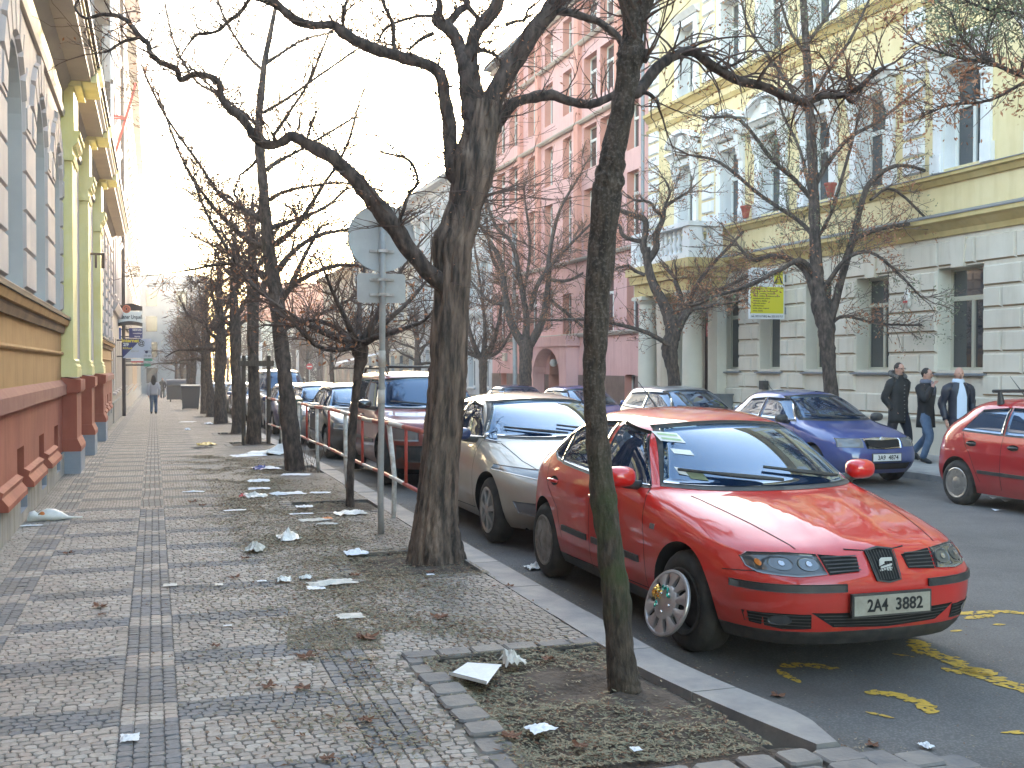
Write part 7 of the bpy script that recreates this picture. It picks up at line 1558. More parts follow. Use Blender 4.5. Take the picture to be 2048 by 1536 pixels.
for i, (k, y, lab) in enumerate([('navy', 31.2, 'dark sedan parked before the far corner of the pink house'), ('silver', 46, 'silver car at the far kerb by the pale blue house'), ('white', 57, ''), ('silver', 62, 'silver car two places beyond on the far kerb'), ('wagon', 69, 'pale estate car near the awning'), ('silver', 76, 'far pale hatchback close to the no-entry sign')]):
    if k == 'white': specs['white'] = make_car('white boxy van parked at the far kerb left of the awning', hatch_spec(4.5, .9, 1.8, 'white_p', 1., 1.1, .9, (.9, 3.6), .33, .2, 'wagon', .7), (11.1, 53, road_z(11, 55)))[0]; continue
    dup(specs[k], (11.05, y, road_z(11, y)), 0, lab, 'parked cars')
print('cars')
# ------------------------------------------------------------------ street furniture
g_ = PG(762, 1068); t = thing('road_sign', 'grey back of a round sign over a small rectangular plate on a dented galvanised pole', 'sign', (2.13, g_.y, 0))
SYD = g_.y; mb = MB(); top = PYW(765, 438, SYD); sx = PYW(762, 900, SYD).x
mb.tube([(sx-.0, SYD, -.05), (PYW(761, 1000, SYD).x, SYD, .4), (PYW(763, 820, SYD).x, SYD, 1.2), (PYW(765, 600, SYD).x, SYD, 2.2), (top.x, SYD, top.z)], .030, 14); post = mb.build('pole', M['galv'], t, smooth=True)
mb = MB(); mb.lathe([(.036, 0), (.036, .13)], (PYW(763, 770, SYD).x, SYD, PYW(763, 765, SYD).z-.2), 'z', 14); mb.nxt(); mb.lathe([(.035, 0), (.035, .16)], (PYW(764, 700, SYD).x, SYD, PYW(764, 722, SYD).z-.06), 'z', 14); mb.parts('torn_sticker', M['paper_d'], post, smooth=True)
c = PYW(765, 475, SYD); r = 68*SYD/F; mb = MB(); mb.lathe([(.001, .045), (r-.012, .045), (r, .04), (r, .068), (.001, .068)], (c.x, SYD, c.z), 'y', 56, close=False); mb.lathe([(r-.003, .03), (r+.002, .03), (r+.002, .07)], (c.x, SYD, c.z), 'y', 56, close=False); mb.build('round_plate', M['signback'], t, smooth=True, sharp=30)
a = PYW(716, 545, SYD); b2 = PYW(813, 606, SYD); mb = MB(); x0, x1, z0, z1 = a.x, b2.x, b2.z, a.z; q = .035; pts = []
for (cx, cz, s0) in ((x1-q, z1-q, 0), (x0+q, z1-q, 1), (x0+q, z0+q, 2), (x1-q, z0+q, 3)):
    for k in range(6): an = math.pi/2*(s0+k/5); pts.append((cx+q*math.cos(an), cz+q*math.sin(an)))
n = len(pts); mb.v = [(x, SYD+.045, z) for x, z in pts]+[(x, SYD+.06, z) for x, z in pts]; mb.f = [tuple(range(n)), tuple(range(2*n-1, n-1, -1))]+[(i, (i+1) % n, n+(i+1) % n, n+i) for i in range(n)]; mb.m = [0]*len(mb.f)
mb.build('lower_plate', M['signback'], t)
mb = MB()
for v in (443, 502, 559, 589):
    mb.nxt(); z = PYW(765, v, SYD).z; mb.box(c.x-.12, c.x+.12, SYD+.028, SYD+.044, z-.012, z+.012); mb.box(c.x-.045, c.x+.045, SYD-.034, SYD+.03, z-.014, z+.014)
mb.parts('clamp', M['white_m'], t)
# red and white railing at the kerb
stripe = bpy.data.materials.new('red_white_tube'); stripe.use_nodes = True; N, L = nodes(stripe); b_ = N["Principled BSDF"]; tc = N.new("ShaderNodeTexCoord"); sp_ = N.new("ShaderNodeSeparateXYZ"); L.new(tc.outputs["Object"], sp_.inputs[0])
fr_ = math_n(N, L, 'LESS_THAN', math_n(N, L, 'FRACT', math_n(N, L, 'MULTIPLY', sp_.outputs[1], .62)), .58); nz_ = N.new("ShaderNodeTexNoise"); nz_.inputs["Scale"].default_value = 14; nz_.inputs["Detail"].default_value = 6; L.new(tc.outputs["Object"], nz_.inputs["Vector"])
m1 = N.new("ShaderNodeMixRGB"); m1.inputs[1].default_value = (.62, .58, .54, 1); m1.inputs[2].default_value = (.5, .13, .10, 1); L.new(fr_, m1.inputs[0]); m2 = N.new("ShaderNodeMixRGB"); m2.inputs[2].default_value = (.12, .07, .05, 1); L.new(math_n(N, L, 'MULTIPLY', math_n(N, L, 'SUBTRACT', nz_.outputs[0], .58), 6, True), m2.inputs[0]); L.new(m1.outputs[0], m2.inputs[1]); L.new(m2.outputs[0], b_.inputs["Base Color"]); b_.inputs["Roughness"].default_value = .5
def railing(label, ytop, posts, reds, x=2.42):
    t = thing('railing', label, 'railing', (x, (ytop[0]+ytop[-1])/2, 0)); g0 = GZ((ytop[0]+ytop[-1])/2)
    mb = MB(); mb.tube([(x, y, 1.0+GZ(y)+(.015*math.sin(y*1.3))) for y in ytop], .026, 10); mb.build('top_rail', stripe, t, smooth=True)
    mb = MB(); mb.tube([(x, y, .43+GZ(y)+(.01*math.sin(y*1.7))) for y in ytop], .020, 10); mb.build('lower_rail', stripe, t, smooth=True)
    for y, l in posts: mb = MB(); mb.tube([(x+.02, y, -.05+GZ(y)), (x+l*.3, y+l*.5, .43+GZ(y)), (x, y+l, 1.+GZ(y))], .027, 10); mb.build('post', M['white_m'], t, smooth=True)
    for y in reds: mb = MB(); mb.tube([(x, y, .43+GZ(y)), (x, y, 1.+GZ(y))], .017, 8); mb.build('red_bar', M['red_m'], t, smooth=True)
    return t
railing('bent red and white tube railing at the kerb beside the beige and dark red cars', [10.2, 11.5, 12.1, 13, 14.7, 16.4, 18, 19.6], [(11.6, .15), (14.6, .0), (17.3, 0.), (19.55, 0)], [10.9, 13.35, 16.05, 18.5])
railing('short far railing section beyond the leaning straight tree', [21.2, 23, 25.4], [(25.4, 0), (22.3, 0)], [])
# stakes round a young tree
ty = yang(507, 2.12); t = thing('tree_stakes', 'two weathered wooden stakes joined by a crossbar around a slim trunk', 'tree support', (2.1, ty, GZ(ty)))
for x in (1.88, 2.42): mb = MB(); mb.tube([(x, ty-.25, -.2+GZ(ty)), (x+.01, ty-.25, 1.95+GZ(ty))], .045, 8); mb.build('stake', M['wood'], t, smooth=True, sharp=40)
mb = MB(); mb.box(1.76, 2.54, ty-.32, ty-.21, 1.72+GZ(ty), 1.84+GZ(ty)); mb.build('crossbar', M['wood'], t)
# bins
def bin_(label, m, x, y, w_, d, h, rz=0):
    t = thing('wheelie_bin', label, 'bin', (x, y, GZ(y)), rz); mb = MB(); P = [(-w_*.42, -d*.42, .06), (w_*.42, -d*.42, .06), (w_*.42, d*.42, .06), (-w_*.42, d*.42, .06), (-w_/2, -d/2, h), (w_/2, -d/2, h), (w_/2, d/2, h), (-w_/2, d/2, h)]
    mb.add(P, [(0, 3, 2, 1), (0, 1, 5, 4), (1, 2, 6, 5), (2, 3, 7, 6), (3, 0, 4, 7)]); mb.box(-w_/2-.02, w_/2+.02, -d/2-.02, d/2+.02, h-.05, h); mb.build('body', m, t, world=False)
    mb = MB(); mb.add([(-w_/2-.01, -d/2-.03, h+.005), (w_/2+.01, -d/2-.03, h+.005), (w_/2+.01, d/2, h+.06), (-w_/2-.01, d/2, h+.06), (-w_/2-.01, -d/2-.03, h+.04), (w_/2+.01, -d/2-.03, h+.04), (w_/2, d/2, h+.1), (-w_/2, d/2, h+.1)], [(0, 3, 2, 1), (4, 5, 6, 7), (0, 1, 5, 4), (1, 2, 6, 5), (2, 3, 7, 6), (3, 0, 4, 7)]); mb.build('lid', m, t, world=False)
    for s_ in (-1, 1): mb = MB(); mb.lathe([(.1, -.03), (.1, .03)], (s_*w_*.4, d*.4, .1), 'x', 16); mb.build('wheel', M['tyre'], t, world=False)
    return t
bin_('dark green plastic bin standing behind the straight leaning tree', M['greenbin'], 2.62, 22.6, .42, .5, .98)
bin_('dark grey wheeled bin standing on the left pavement beside the trees', M['greybin'], 1.72, 57., .9, .8, 1.15)
t = thing('waste_container', 'round-topped dark container far down the left pavement', 'container', (1.7, 82, GZ(82))); mb = MB(); mb.box(-.85, .85, -.5, .5, .15, 1.15); mb.build('body', M['greybin'], t, world=False); mb = MB(); mb.lathe([(.62, -.86), (.62, .86)], (0, 0, 1.05), 'x', 20); mb.v = [(x, y, max(1.1, z*.75+.35)) for x, y, z in mb.v]; mb.build('lid', M['greybin'], t, world=False, smooth=True, sharp=40)
for s_ in (-.6, .6): mb = MB(); mb.lathe([(.1, -.04), (.1, .04)], (s_, -.4, .1), 'x', 12); mb.build('wheel', M['tyre'], t, world=False)
# hanging signs on the left
def hang(name, label, u0, u1, v0, v1, y, m, cat='sign'):
    a, c = PYW(u0, v0, y), PYW(u1, v1, y); t = thing(name, label, cat, (a.x, y, (a.z+c.z)/2)); mb = MB(); mb.box(a.x, c.x, y, y+.12, c.z, a.z); mb.build('board', m, t)
    mb = MB(); zz = (a.z+c.z)/2; mb.tube([(-1.4, y+.06, a.z-.06), (a.x+.05, y+.06, a.z-.06)], .025, 6); mb.nxt(); mb.tube([(-1.4, y+.06, c.z+.06), (a.x+.05, y+.06, c.z+.06)], .025, 6); mb.parts('bracket', M['flash'], t); return t, a, c
def wr(t, s_, u, v, w_, h_, y, m, name='lettering', bold=.02):
    c = PYW(u, v, y-.006); W_ = w_*y/F*1.0; mb = MB(); put_text(mb, s_, c, (1, 0, 0), (0, 0, 1), W_, h_*y/F, bold=bold, thick=.002); return mb.build(name, m, t)
white = M['plate2']; navy = mat('navy_sign', (.02, .025, .14), .5); ylw = mat('yellow_letters', (.8, .62, .02), .5); brw = mat('brown_sign', (.035, .016, .012), .5)
y = 46.; t, a, c = hang('pub_sign', 'white and dark brown pub sign with a red round seal, topmost of the hanging signs', 236, 285, 622, 648, y, white)
mb = MB(); P = []
n = 12
for (zs, bul) in ((610, 1), (0, 0)): pass
for k in range(n):
    f0, f1 = k/n, (k+1)/n
    def zt(f, vb, amp): return PYW(260, vb-amp*math.sin(math.pi*f), y).z
    x0, x1 = a.x+(c.x-a.x)*f0, a.x+(c.x-a.x)*f1
    mb.box(x0, x1, y-.004, y+.124, PYW(260, 621, y).z, zt((f0+f1)/2, 613, 6)); mb.box(x0, x1, y-.004, y+.124, PYW(260, 646-4*math.sin(math.pi*(f0+f1)/2), y).z, PYW(260, 653-3*math.sin(math.pi*(f0+f1)/2), y).z)
mb.build('dark_border', brw, t)
s_ = PYW(253, 618, y); mb = MB(); mb.lathe([(.001, -.02), (.14, -.02), (.16, .0)], (s_.x, y-.0, s_.z), 'y', 24); mb.build('seal', mat('red_seal', (.55, .12, .05), .5), t); mb = MB(); mb.lathe([(.085, -.025), (.105, -.025)], (s_.x, y, s_.z), 'y', 20, close=False); mb.box(s_.x-.03, s_.x+.03, y-.028, y-.02, s_.z-.04, s_.z+.05); mb.build('seal_print', brw, t)
wr(t, 'Pilsner Urquell', 262, 635, 40, 10, y, M['ink'])
mb = MB(); s_ = PYW(243, 634, y); mb.lathe([(.05, -.008), (.07, -.008)], (s_.x, y, s_.z), 'y', 16, close=False); mb.build('flourish', M['ink'], t)
t, a, c = hang('shop_sign', 'dark blue sign with white lettering hanging under the pub sign', 258, 285, 656, 676, 50., navy); wr(t, 'SERVIS', 274, 660, 16, 3.5, 50., white); wr(t, 'reality', 275, 667, 16, 3, 50, white); wr(t, 'byty', 275, 673, 10, 2.6, 50, white)
y = 44.; t, a, c = hang('internet_sign', 'rectangular internet cafe sign split diagonally into navy and pale grey', 245, 303, 677, 716, y, mat('pale_sign', (.45, .48, .56), .4))
mb = MB(); a, c = PYW(245, 677, y), PYW(284, 716, y); mb.add([(a.x, y-.003, a.z), (c.x, y-.003, a.z), (a.x, y-.003, c.z)], [(0, 1, 2)]); mb.build('navy_corner', navy, t)
wr(t, 'Internet', 261, 681, 31, 7, y, ylw, bold=.03); wr(t, '29', 252, 689, 10, 6, y, white, bold=.04); wr(t, 'Kč/hod', 255, 696, 16, 4.5, y, ylw); wr(t, '@', 283, 687, 12, 12, y, M['ink']); wr(t, '- 272 636', 294, 711.5, 14, 3.4, y, M['ink']); wr(t, 'internet', 270, 702, 14, 4, y, M['galv'])
mb = MB(); s_ = PYW(293, 704, y); mb.lathe([(.001, -.008), (.055, -.008)], (s_.x, y, s_.z), 'y', 14); mb.build('dot', navy, t)
t, a, c = hang('shop_sign', 'small white and red sign board under the internet sign', 262, 287, 717, 725, 55., white); mb = MB(); p0, p1 = PYW(262, 722.2, 54.99), PYW(287, 725, 54.99); mb.box(p0.x, p1.x, 54.985, 54.995, p1.z, p0.z); mb.build('red_stripe', M['redpl'], t)
grn = mat('green_sign', (.02, .22, .13), .5)
t, a, c = hang('shop_sign', 'narrow green sign right of the white and red one', 289, 305, 717, 722, 58., grn); t, a, c = hang('shop_sign', 'small green sign lowest of the hanging signs', 288, 301, 727, 733, 60., grn)
t, a, c = hang('shop_sign', 'small blue sign close to the wall beside the pub sign', 235, 242, 655, 678, 47, mat('blue_sign', (.05, .12, .45), .5))
# red flagpoles high on the tall house
t = thing('flag_pole', 'red slanting flagpole held by a red bracket high on the tall left house', 'flagpole', (-.9, 41, 9)); mb = MB(); y = 40.; p = [PYW(272, 166, y), PYW(252, 235, y), PYW(229, 312, y)]; mb.tube([p[0], p[1], p[2]], .045, 8); mb.build('pole', M['red_m'], t); mb = MB(); q = PYW(213, 229, y); mb.tube([q, p[1]], .04, 6); mb.tube([q+Vector((0, 0, -.12)), p[1]+Vector((0, 0, -.05))], .03, 6); mb.build('bracket', M['red_m'], t)
# lamp post before the pink house
lp = PXW(1030, 800, 12.35); mb = MB(); mb.tube([(12.35, lp.y, -.6), (12.35, lp.y, 1.6), (12.3, lp.y, 6.4)], [.1, .085, .06], 12); t = thing('street_lamp', 'pale grey lamp post leaning slightly before the pink house', 'street lamp', (12.35, lp.y, -.4)); mb.build('post', M['galv'], t, smooth=True)
mb = MB(); mb.tube([(12.3, lp.y, 6.4), (12.0, lp.y-.1, 6.8), (11.4, lp.y-.2, 6.95)], .04, 8); mb.build('arm', M['galv'], t); mb = MB(); mb.box(10.9, 11.45, lp.y-.3, lp.y-.1, 6.9, 7.02); mb.build('lamp_head', M['galv'], t)
# no entry sign, distant gantry, awning
y = 78.; p = PYW(619, 733, y); t = thing('no_entry_sign', 'red round no-entry sign with white bar on a thin post far down the road', 'sign', (p.x, y, GZ(y))); mb = MB(); mb.tube([(p.x, y+.05, GZ(y)-.2), (p.x, y+.05, p.z+.3)], .04, 8); mb.build('post', M['galv'], t); mb = MB(); r = 6.3*y/F; mb.lathe([(.001, -.01), (r, -.01), (r, .02)], (p.x, y, p.z), 'y', 24); mb.build('disc', M['redpl'], t); mb = MB(); mb.box(p.x-r*.72, p.x+r*.72, y-.02, y-.011, p.z-r*.18, p.z+r*.18); mb.build('white_bar', white, t)
y = 110.; p = PYW(521, 684, y); t = thing('gantry_post', 'tall white street post with a horizontal arm at the far crossing', 'post', (p.x, y, -1.5)); mb = MB(); mb.tube([(p.x, y, -2), (p.x, y, p.z)], .16, 8); mb.build('post', M['white_p'], t); mb = MB(); q = PYW(425, 714, y); mb.tube([(q.x, y, q.z), (p.x, y, q.z)], .12, 8); mb.build('arm', M['white_p'], t)
y = 66.; p = PYW(695, 716, y); t = thing('awning', 'white awning jutting out over the far pavement', 'awning', (p.x, y, p.z)); a, c = PYW(676, 712, y), PYW(709, 722, y); mb = MB(); mb.add([(a.x, y-1.5, c.z-.1), (a.x, y+1.5, c.z-.1), (14.4, y+1.5, a.z+.5), (14.4, y-1.5, a.z+.5), (a.x, y-1.5, c.z-.3), (a.x, y+1.5, c.z-.3)], [(0, 1, 2, 3), (0, 1, 5, 4)]); mb.build('canvas', M['paper'], t); mb = MB(); mb.tube([(a.x+.1, y-1.4, c.z-.2), (14.4, y-1.4, c.z-.2)], .03, 6); mb.build('frame', M['galv'], t)
for u, lab in ((595, 'white far post near the crossing'), ): p = PYW(u, 700, 90); mb = MB(); mb.tube([(p.x, 90, -2), (p.x, 90, p.z)], .12, 8); tag(mb.build('post', M['white_p'], None), lab, 'post')
# white barrier at the far end of the pavement
t = thing('barrier', 'low white barrier rail closing the far end of the pavement', 'barrier', (.5, 110, -1.4)); y = 110.; mb = MB()
a, c = PYW(312, 775, y), PYW(341, 775, y)
for v in (773, 786): mb.nxt(); z = PYW(320, v, y).z; mb.box(a.x, c.x, y, y+.1, z-.12, z+.12)
mb.parts('rail', M['white_p'], t); mb = MB()
for u in (314, 322, 330, 339): mb.nxt(); x = PYW(u, 780, y).x; mb.box(x-.08, x+.08, y+.1, y+.2, -3, PYW(320, 772, y).z)
mb.parts('post', M['white_p'], t)
# building stuff on the far kerb: small black box on the wall
t = MB(); p = PXW(1529, 771, 14.4); t.box(14.3, 14.45, p.y-.1, p.y+.1, p.z-.1, p.z+.12); tag(t.build('wall_vent', M['trim'], None), 'small black box low on the beige wall above the blue hatchback', 'vent')
for i, (u, v) in enumerate([(1985, 995), (2010, 1001), (1990, 1021)]):
    p = PG(u, v, -.2); mb = MB(); mb.add([(p.x, p.y, road_z(p.x, p.y)+.01), (p.x+.1, p.y-.02, road_z(p.x, p.y)+.03), (p.x+.12, p.y+.06, road_z(p.x, p.y)+.012), (p.x+.02, p.y+.09, road_z(p.x, p.y)+.03)], [(0, 1, 2), (0, 2, 3)]); tag(mb.build('paper_scrap', M['paper'], None), ['white scrap under the right-edge red car', 'smaller white scrap right beside the one under the right-edge car', 'tiny scrap on the road before the right-edge red car'][i], 'litter')

# ------------------------------------------------------------------ people
def skin_mesh(name, nodes_, edges, m, parent, sub=2, root=0, flat=None):
    me = bpy.data.meshes.new(name); me.from_pydata([n_[0] for n_ in nodes_], edges, []); ob = bpy.data.objects.new(name, me); COL.objects.link(ob)
    sk = ob.modifiers.new('s', 'SKIN'); sk.branch_smoothing = .6; su = ob.modifiers.new('u', 'SUBSURF'); su.levels = sub; su.render_levels = sub
    for i, n_ in enumerate(nodes_): r = n_[1]; me.skin_vertices[0].data[i].radius = r if hasattr(r, '__len__') else (r, r)
    me.skin_vertices[0].data[root].use_root = True
    bpy.context.view_layer.update(); dg = bpy.context.evaluated_depsgraph_get(); res = bpy.data.meshes.new_from_object(ob.evaluated_get(dg)); bpy.data.objects.remove(ob)
    res.materials.clear(); res.materials.append(m); res.polygons.foreach_set('use_smooth', [True]*len(res.polygons)); o = bpy.data.objects.new(name, res); COL.objects.link(o); o.parent = parent; return o
def ell(mb, c, rx, ry, rz, n=16, k=10, mi=0, cut=None):
    b = len(mb.v)
    for j in range(k+1):
        a = math.pi*j/k
        for i in range(n): t_ = 2*math.pi*i/n; mb.v.append((c[0]+rx*math.sin(a)*math.cos(t_), c[1]+ry*math.sin(a)*math.sin(t_), c[2]+rz*math.cos(a)))
    for j in range(k):
        for i in range(n): i2 = (i+1) % n; mb.f.append((b+j*n+i, b+j*n+i2, b+(j+1)*n+i2, b+(j+1)*n+i)); mb.m.append(mi)
def person(label, loc, rz, h, legs, arms, coat, trous, hair='short', coat_len=.86, shoe='shoe', glasses=False, scarf=None, shirt=None, hood=False, bald=False, headturn=0., long_hair=False, collar=None, buld=1.):
    """local: faces -y, x to its left/right; legs/arms give joint places (fractions of height)"""
    t = thing('person', label, 'person', loc, rz); k = h
    hip, sh, nk, hd = .53*k, .815*k, .865*k, .935*k
    N_, E_ = [((0, 0, hip), (.085*k*buld, .065*k)), ((0, 0, .64*k), (.075*k*buld, .06*k)), ((0, 0, .75*k), (.095*k*buld, .065*k)), ((0, .0, sh), (.07*k, .05*k)), ((0, -.005*k, nk), .033*k), ((0, -.012*k, .905*k), (.042*k, .05*k)), ((0, -.012*k, .955*k), (.045*k, .055*k)), ((0, -.01*k, .985*k), (.030*k, .038*k))], [(0, 1), (1, 2), (2, 3), (3, 4), (4, 5), (5, 6), (6, 7)]
    for s_, (kn, an, to) in zip((-1, 1), legs):
        b = len(N_); N_ += [((s_*.05*k, 0, .50*k), (.052*k, .055*k)), ((s_*.055*k+0, kn[0]*k, kn[1]*k), .034*k), ((s_*.055*k, an[0]*k, an[1]*k), .022*k), ((s_*.06*k, to[0]*k, to[1]*k), (.022*k, .016*k))]; E_ += [(0, b), (b, b+1), (b+1, b+2), (b+2, b+3)]
    hands = []
    for s_, (el, wr_) in zip((-1, 1), arms):
        b = len(N_); N_ += [((s_*.095*k*buld, 0, .805*k), .038*k), ((s_*el[0]*k, el[1]*k, el[2]*k), .026*k), ((s_*wr_[0]*k, wr_[1]*k, wr_[2]*k), .018*k)]; E_ += [(3, b), (b, b+1), (b+1, b+2)]
        d = Vector((s_*(wr_[0]-el[0]), wr_[1]-el[1], wr_[2]-el[2])).normalized(); w0 = Vector((s_*wr_[0], wr_[1], wr_[2]))*k; N_.append((tuple(w0+d*.035*k), (.02*k, .012*k))); E_.append((b+2, b+3)); N_.append((tuple(w0+d*.055*k), (.02*k, .011*k))); E_.append((b+3, b+4))
        sd = d.cross(Vector((1, 0, 0))).normalized(); pl = d.cross(sd)
        for f in range(4):
            o_ = (f-1.5)*.0095*k; l_ = (.038, .044, .042, .034)[f]*k; q = len(N_); N_ += [(tuple(w0+d*.062*k+sd*o_), .0052*k), (tuple(w0+d*(.062*k+l_*.5)+sd*o_*1.1+pl*.004*k*s_), .0048*k), (tuple(w0+d*(.062*k+l_*.85)+sd*o_*1.1+pl*.016*k*s_), .0042*k)]; E_ += [(b+4, q), (q, q+1), (q+1, q+2)]
        q = len(N_); N_ += [(tuple(w0+d*.03*k+sd*.020*k), .006*k), (tuple(w0+d*.05*k+sd*.034*k), .0055*k), (tuple(w0+d*.07*k+sd*.036*k), .005*k)]; E_ += [(b+3, q), (q, q+1), (q+1, q+2)]
    body = skin_mesh('body', N_, E_, M['skin'], t, 2)
    # head detail: turned on the neck
    Hm = Matrix.Translation(Vector((0, -.012*k, .93*k))) @ Matrix.Rotation(headturn, 4, 'Z')
    def fin(mb, nm, m, par, sm=True): mb.v = [tuple(Hm @ Vector(p)) for p in mb.v]; return mb.build(nm, m, par, smooth=sm, world=False)
    mb = MB(); ell(mb, (0, -.002*k, .006*k), .043*k, .054*k, .066*k, 20, 14)
    for i, v in enumerate(mb.v):
        x, y, z = v; f = 1-.25*max(0, -z/(.066*k)); mb.v[i] = (x*f, y*(.9 if y > 0 and z < 0 else 1), z)
    mb.tube([(0, -.05*k, .018*k), (0, -.064*k, -.006*k), (0, -.052*k, -.010*k)], [.006*k, .010*k, .007*k], 8)
    for s_ in (-1, 1): ell(mb, (s_*.044*k, .004*k, 0), .006*k, .012*k, .018*k, 8, 6)
    hd_ = fin(mb, 'head', M['skin'], t)
    mb = MB()
    for s_ in (-1, 1): ell(mb, (s_*.017*k, -.0525*k, .012*k), .006*k, .003*k, .0035*k, 8, 6)
    mb.box(-.013*k, .013*k, -.0535*k, -.051*k, -.029*k, -.025*k); fin(mb, 'eyes_and_mouth', M['hair'], hd_)
    mb = MB()
    if not bald:
        ell(mb, (0, .009*k, .020*k), .0465*k, .054*k, .058*k, 20, 14); mb.v = [(x, max(y, -.047*k+.3*max(0, .04*k-z)) if z < .045*k else y, max(z, (-.034*k if y > .025*k else -.012*k) if y > -.01*k else .026*k)) for x, y, z in mb.v]
    else:
        ell(mb, (0, .014*k, .0), .047*k, .046*k, .035*k, 18, 8); mb.v = [(x, max(y, -.002*k), max(z, -.02*k)) for x, y, z in mb.v]
    if long_hair: ell(mb, (0, .05*k, -.05*k), .062*k, .055*k, .16*k, 18, 12)
    mb.v = [tuple(Vector(v)+noise.noise_vector(Vector(v)*55)*.006) for v in mb.v]
    fin(mb, 'hair', M['hair'] if not bald else M['fur'], hd_)
    if glasses:
        mb = MB()
        for s_ in (-1, 1):
            pts = [(s_*.018*k+.014*k*math.cos(a), -.060*k, .010*k+.009*k*math.sin(a)) for a in [i*math.pi/5 for i in range(11)]]; mb.tube(pts, .0016*k, 5); mb.tube([(s_*.032*k, -.058*k, .013*k), (s_*.045*k, .0, .012*k)], .0016*k, 5)
        fin(mb, 'glasses', M['ink'], hd_)
    # trousers
    mb = MB()
    for s_, (kn, an, to) in zip((-1, 1), legs):
        P_ = [Vector((s_*.03, 0, .535))*k, Vector((s_*.047, kn[0]*.3, .45))*k, Vector((s_*.053, kn[0]*.7, kn[1]*.6+.18))*k, Vector((s_*.055, kn[0], kn[1]))*k, Vector((s_*.056, kn[0]*.5+an[0]*.5, kn[1]*.5+an[1]*.5))*k, Vector((s_*.055, an[0], an[1]+.0))*k]
        Q_, r_ = smooth_pts(P_, [.060*k, .062*k, .052*k, .043*k, .038*k, .036*k], 3); b0 = len(mb.v); mb.tube(Q_, r_, 14)
        for i in range(b0, len(mb.v)): v = Vector(mb.v[i]); mb.v[i] = tuple(v+noise.noise_vector(v*9)*.008)
    mb.build('trousers', M[trous], t, smooth=True, world=False)
    for s_, (kn, an, to) in zip((-1, 1), legs):
        a_, o_ = Vector((s_*.055*k, an[0]*k, an[1]*k)), Vector((s_*.06*k, to[0]*k, to[1]*k)); back = (a_-o_); back.z = 0; back = back.normalized() if back.length > 1e-6 else Vector((0, 1, 0))
        mb = MB(); mb.tube([a_+back*.022*k-Vector((0, 0, .018*k)), a_-Vector((0, 0, .012*k)), (a_+o_)/2-Vector((0, 0, .003*k)), o_, o_-back*.025*k], [.024*k, .030*k, .027*k, .025*k, .012*k], 10, flat=.85); mb.build('shoe', M[shoe], t, smooth=True, world=False)
    # coat
    cl = .375*k if coat_len > .8 else coat_len*k
    prof = [(cl+.02*k, .092, .074), (cl, .103, .084), (cl+.04*k, .104, .084), (.52*k, .099, .078), (.60*k, .092, .072), (.68*k, .098, .074), (.76*k, .106, .076), (.80*k, .100, .068), (.83*k, .075, .058), (.855*k, .048, .047), (.875*k, .043, .045)]
    prof = [prof[0], prof[1]]+sorted([q for q in prof[2:] if q[0] > cl+.03*k], key=lambda q: q[0])
    mb = MB(); n = 28
    for z, rx, ry in prof:
        for i in range(n):
            a = 2*math.pi*i/n; v = Vector((rx*k*buld*math.copysign(abs(math.cos(a))**.85, math.cos(a)), ry*k*math.copysign(abs(math.sin(a))**.9, math.sin(a)), z)); f = 1+.05*noise.noise(v*7+Vector((k*9, 0, 0))); mb.v.append((v.x*f, v.y*f, v.z))
    for j in range(len(prof)-1):
        for i in range(n): i2 = (i+1) % n; mb.f.append((j*n+i, j*n+i2, (j+1)*n+i2, (j+1)*n+i)); mb.m.append(0)
    for s_, (el, wr_) in zip((-1, 1), arms):
        P_ = [Vector((s_*.060*k*buld, 0, .812*k)), Vector((s_*.108*k*buld, .003*k, .785*k)), Vector((s_*(.11*buld*.5+el[0]*.5)*k, el[1]*.5*k, (.785+el[2])*.5*k)), Vector((s_*el[0]*k, el[1]*k, el[2]*k)), Vector((s_*(el[0]+wr_[0])*.5*k, (el[1]+wr_[1])*.5*k, (el[2]+wr_[2])*.5*k)), Vector((s_*wr_[0]*k, wr_[1]*k, wr_[2]*k))]
        Q_, r_ = smooth_pts(P_, [.040*k, .047*k, .043*k, .040*k, .035*k, .030*k], 3); b0 = len(mb.v); mb.tube(Q_, r_, 14)
        for i in range(b0, len(mb.v)): v = Vector(mb.v[i]); mb.v[i] = tuple(v+noise.noise_vector(v*12)*.007)
    if coat == 'puffer': mb.v = [(x*(1+.03*math.sin(z*95)), y*(1+.03*math.sin(z*95)), z) for x, y, z in mb.v]
    mb.build('jacket', M[coat], t, smooth=True, world=False)
    if hood:
        mb = MB(); rr_ = random.Random(6)
        for i in range(13):
            a = math.pi*(-.22+1.44*i/12); p = Vector((.085*k*math.cos(a), .012*k+.075*k*math.sin(a)*.9, .875*k+.03*k*math.sin(a))); ell(mb, tuple(p), .024*k, .024*k, .026*k, 8, 6)
        mb.v = [tuple(Vector(v)+noise.noise_vector(Vector(v)*60)*.014) for v in mb.v]; mb.build('fur_hood', M['fur'], t, smooth=False, world=False)
    else:
        mb = MB(); mb.lathe([(.058*k, 0), (.062*k, .02*k), (.050*k, .045*k), (.046*k, .03*k)], (0, .004*k, .842*k), 'z', 18, close=False); mb.build('collar', M[scarf or collar or coat], t, smooth=True, world=False)
    if scarf: mb = MB(); mb.tube([(.01*k, -.055*k, .86*k), (.015*k, -.082*k, .80*k), (.01*k, -.088*k, .72*k)], [.025*k, .024*k, .02*k], 8, flat=.5); mb.build('scarf', M[scarf], t, smooth=True, world=False)
